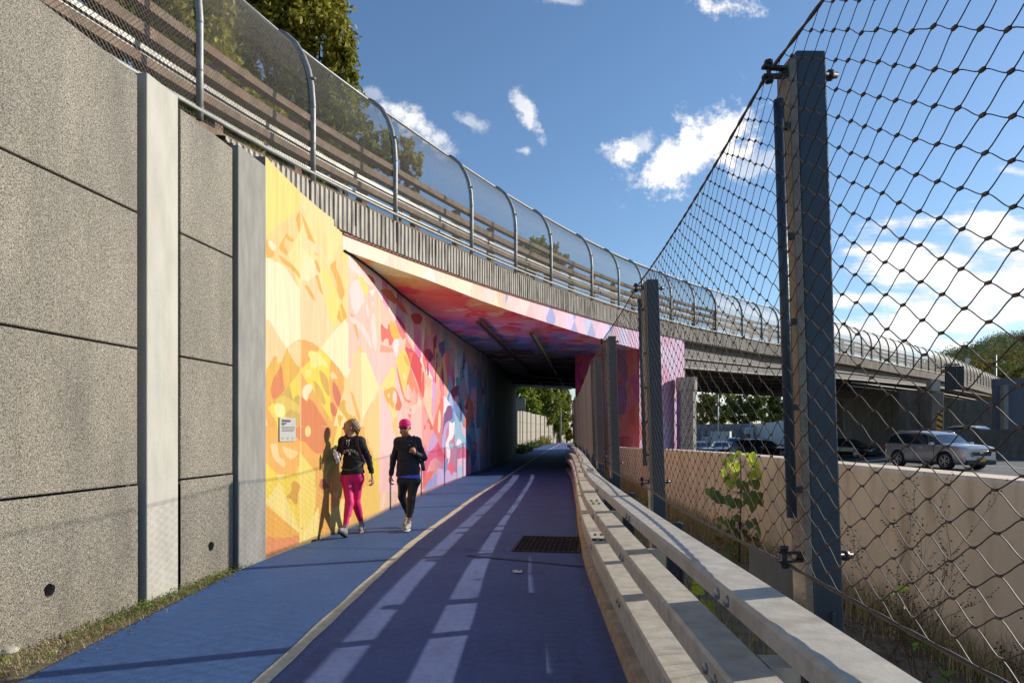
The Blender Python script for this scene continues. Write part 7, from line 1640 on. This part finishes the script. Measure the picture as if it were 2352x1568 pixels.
# ---- second walker: pink cap, navy pullover, black leggings
P2 = Vector((-1.60, 10.5, 0)); k2 = .001446; q = lambda x, y, Y=0: ((x-1298)*k2, Y, (1376-y)*k2)
M_navy = mat('navy_pullover', (.013,.015,.030), .75, var=.35, scale=14, bump=.3, bscale=40); M_blkleg = mat('black_leggings', (.010,.010,.012), .5, var=.2)
S2 = dict(head=q(1270,300,-.03), face=(-.12,-.97,-.22), neck=q(1280,400,.0), chest=(-.005, .0, 1.26), waist=(.0, .0, 1.06), pelvis=(.01, .0, .93), rc=.142, rw=.142, rp=.165, shL=q(1195,445,.0), shR=q(1392,440,.0),
    elL=q(1140,620,.05), wrL=q(1112,815,.02), elR=(.245,.02,1.10), wrR=(.135,-.165,1.175), hipL=q(1252,860,.0), hipR=q(1360,860,.0), knL=q(1222,1035,.10), anL=(-.04,.27,.20), knR=q(1340,1050,-.08), anR=(.035,-.14,.125), rt=.090,
    handL=((-.10,-.2,-1),(.5,-1,.0),(1,.2,0),.5,1.0), handR=((-.42,-.25,.9),(-.6,-.6,-.1),(-.4,.9,.1),1.0,.95), hem=(.0,0,.83), rhem=.185, cuffL=.0, cuffR=.0, m_top=M_navy, m_leg=M_blkleg, topname='pullover', legend=.20, collar=True)
w2, head2 = person('woman in pink cap, sunglasses, navy pullover and black leggings holding her bag strap', P2, S2, SKIN2)
_, L2 = head2(np.zeros((1, 3))); features(w2, L2, True)
M_pink = mat('pink_cap', (.72,.012,.20), .75, var=.12, scale=25); 
def cap(p):
    d = ell(p, L2(-.010, 0, .062), (.093,.100,.082)); d = np.maximum(d, -((p-L2(0, 0, .038))@np.array((0, -.10, 1.)))); b = ell((p-L2(.10, 0, .036))@np.array(Matrix.Rotation(-.38, 3, 'X')), (0, 0, 0), (.072,.075,.0085)); return smin(d, b, .008)
sdf_obj('cap', cap, (-.22,-.28,1.5), (.16,.15,1.8), .0055, M_pink, w2); mb = MB(); mb.box(L2(.085, -.0, .082), (.022,.006,.026)); o = mb.build('cap_emblem', mat('cap_emblem', (.25,.0,.09), .8), None); o.parent = w2
M_hair2 = mat('blond_hair', (.22,.14,.06), .5, var=.5, scale=18, stretch=(5,5,1.5), col2=(.50,.36,.18), bump=.6, bscale=60)
def hair2(p): d = join_sm([ell(p, L2(-.04, 0, .02), (.082,.085,.078)), cone(p, L2(-.085, .035, .0), L2(-.07, .065, -.12), .045, .026), cone(p, L2(-.05, .07, -.0), L2(-.04, .088, -.09), .024, .014)], .02)+.006*np.sin(p[:, 2]*110)*np.sin(p[:, 0]*80+p[:, 1]*50); return np.maximum(d, -(np.linalg.norm(p-L2(.11, 0, -.03), axis=1)-.118))
sdf_obj('hair', hair2, (-.2,-.15,1.3), (.2,.25,1.72), .007, M_hair2, w2)
mb = MB()
for s in (-1, 1): c = Vector(L2(.092, s*.032, .017)); mb.tube([c, c+Vector((-.001,-.006,0))], .024, 12)
mb.tube([Vector(L2(.098, -.012, .022)), Vector(L2(.098, .012, .022))], .004, 5)
for s in (-1, 1): mb.tube([Vector(L2(.092, s*.054, .022)), Vector(L2(-.0, s*.086, .018))], .003, 5)
o = mb.build('sunglasses', mat('dark_lens', (.01,.008,.012), .08, spec=.9), None); o.parent = w2
polyl('collar_lining', [(-.035,-.062,1.45),(-.02,-.078,1.405),(-.002,-.064,1.44)], .010, mat('red_lining', (.55,.03,.02), .8), w2, 6)
def under(p): return np.maximum(cone(p, (0,0,.9), (.005,0,.80), .17, .186, (1,.74,1)), np.maximum(p[:, 2]-.86, .795-p[:, 2]+.12*(-p[:, 0])*.6))
sdf_obj('undershirt', under, (-.25,-.2,.70), (.27,.2,.9), .009, mat('blue_shirt', (.09,.13,.62), .7), w2)
strap('bag_strap', [(.085,.03,1.44),(.115,-.07,1.38),(.13,-.118,1.27),(.16,-.12,1.17),(.205,-.02,1.0)], .03, M_blk, w2)
def bag(p): return ell(p, (.03,.19,1.12), (.12,.07,.20))
sdf_obj('backpack', bag, (-.2,.08,.85), (.25,.3,1.4), .012, M_blk, w2)
polyl('bottle_pocket', [(.215,.03,1.06),(.235,.04,.90)], .028, mat('dark_canister', (.06,.06,.065), .5), w2, 10)
mb = MB(); mb.box((.045,-.128,1.295), (.020,.004,.008)); o = mb.build('chest_mark', M_print, None); o.parent = w2
mb = MB(); mb.bar((-.01,-.112,1.36), (.09,-.105,1.355), .018, .006, up=(0,-1,0)); o = mb.build('sheen_panel', mat('nylon', (.04,.045,.075), .3), None); o.parent = w2
shoe('shoe', S2['anL'], (-.075,.13,.03), (-.045,.31,.10), M_shoe2, M_sole_white, w2); shoe('shoe', S2['anR'], (.015,-.34,.035), (.03,-.15,.028), M_shoe2, M_sole_white, w2)
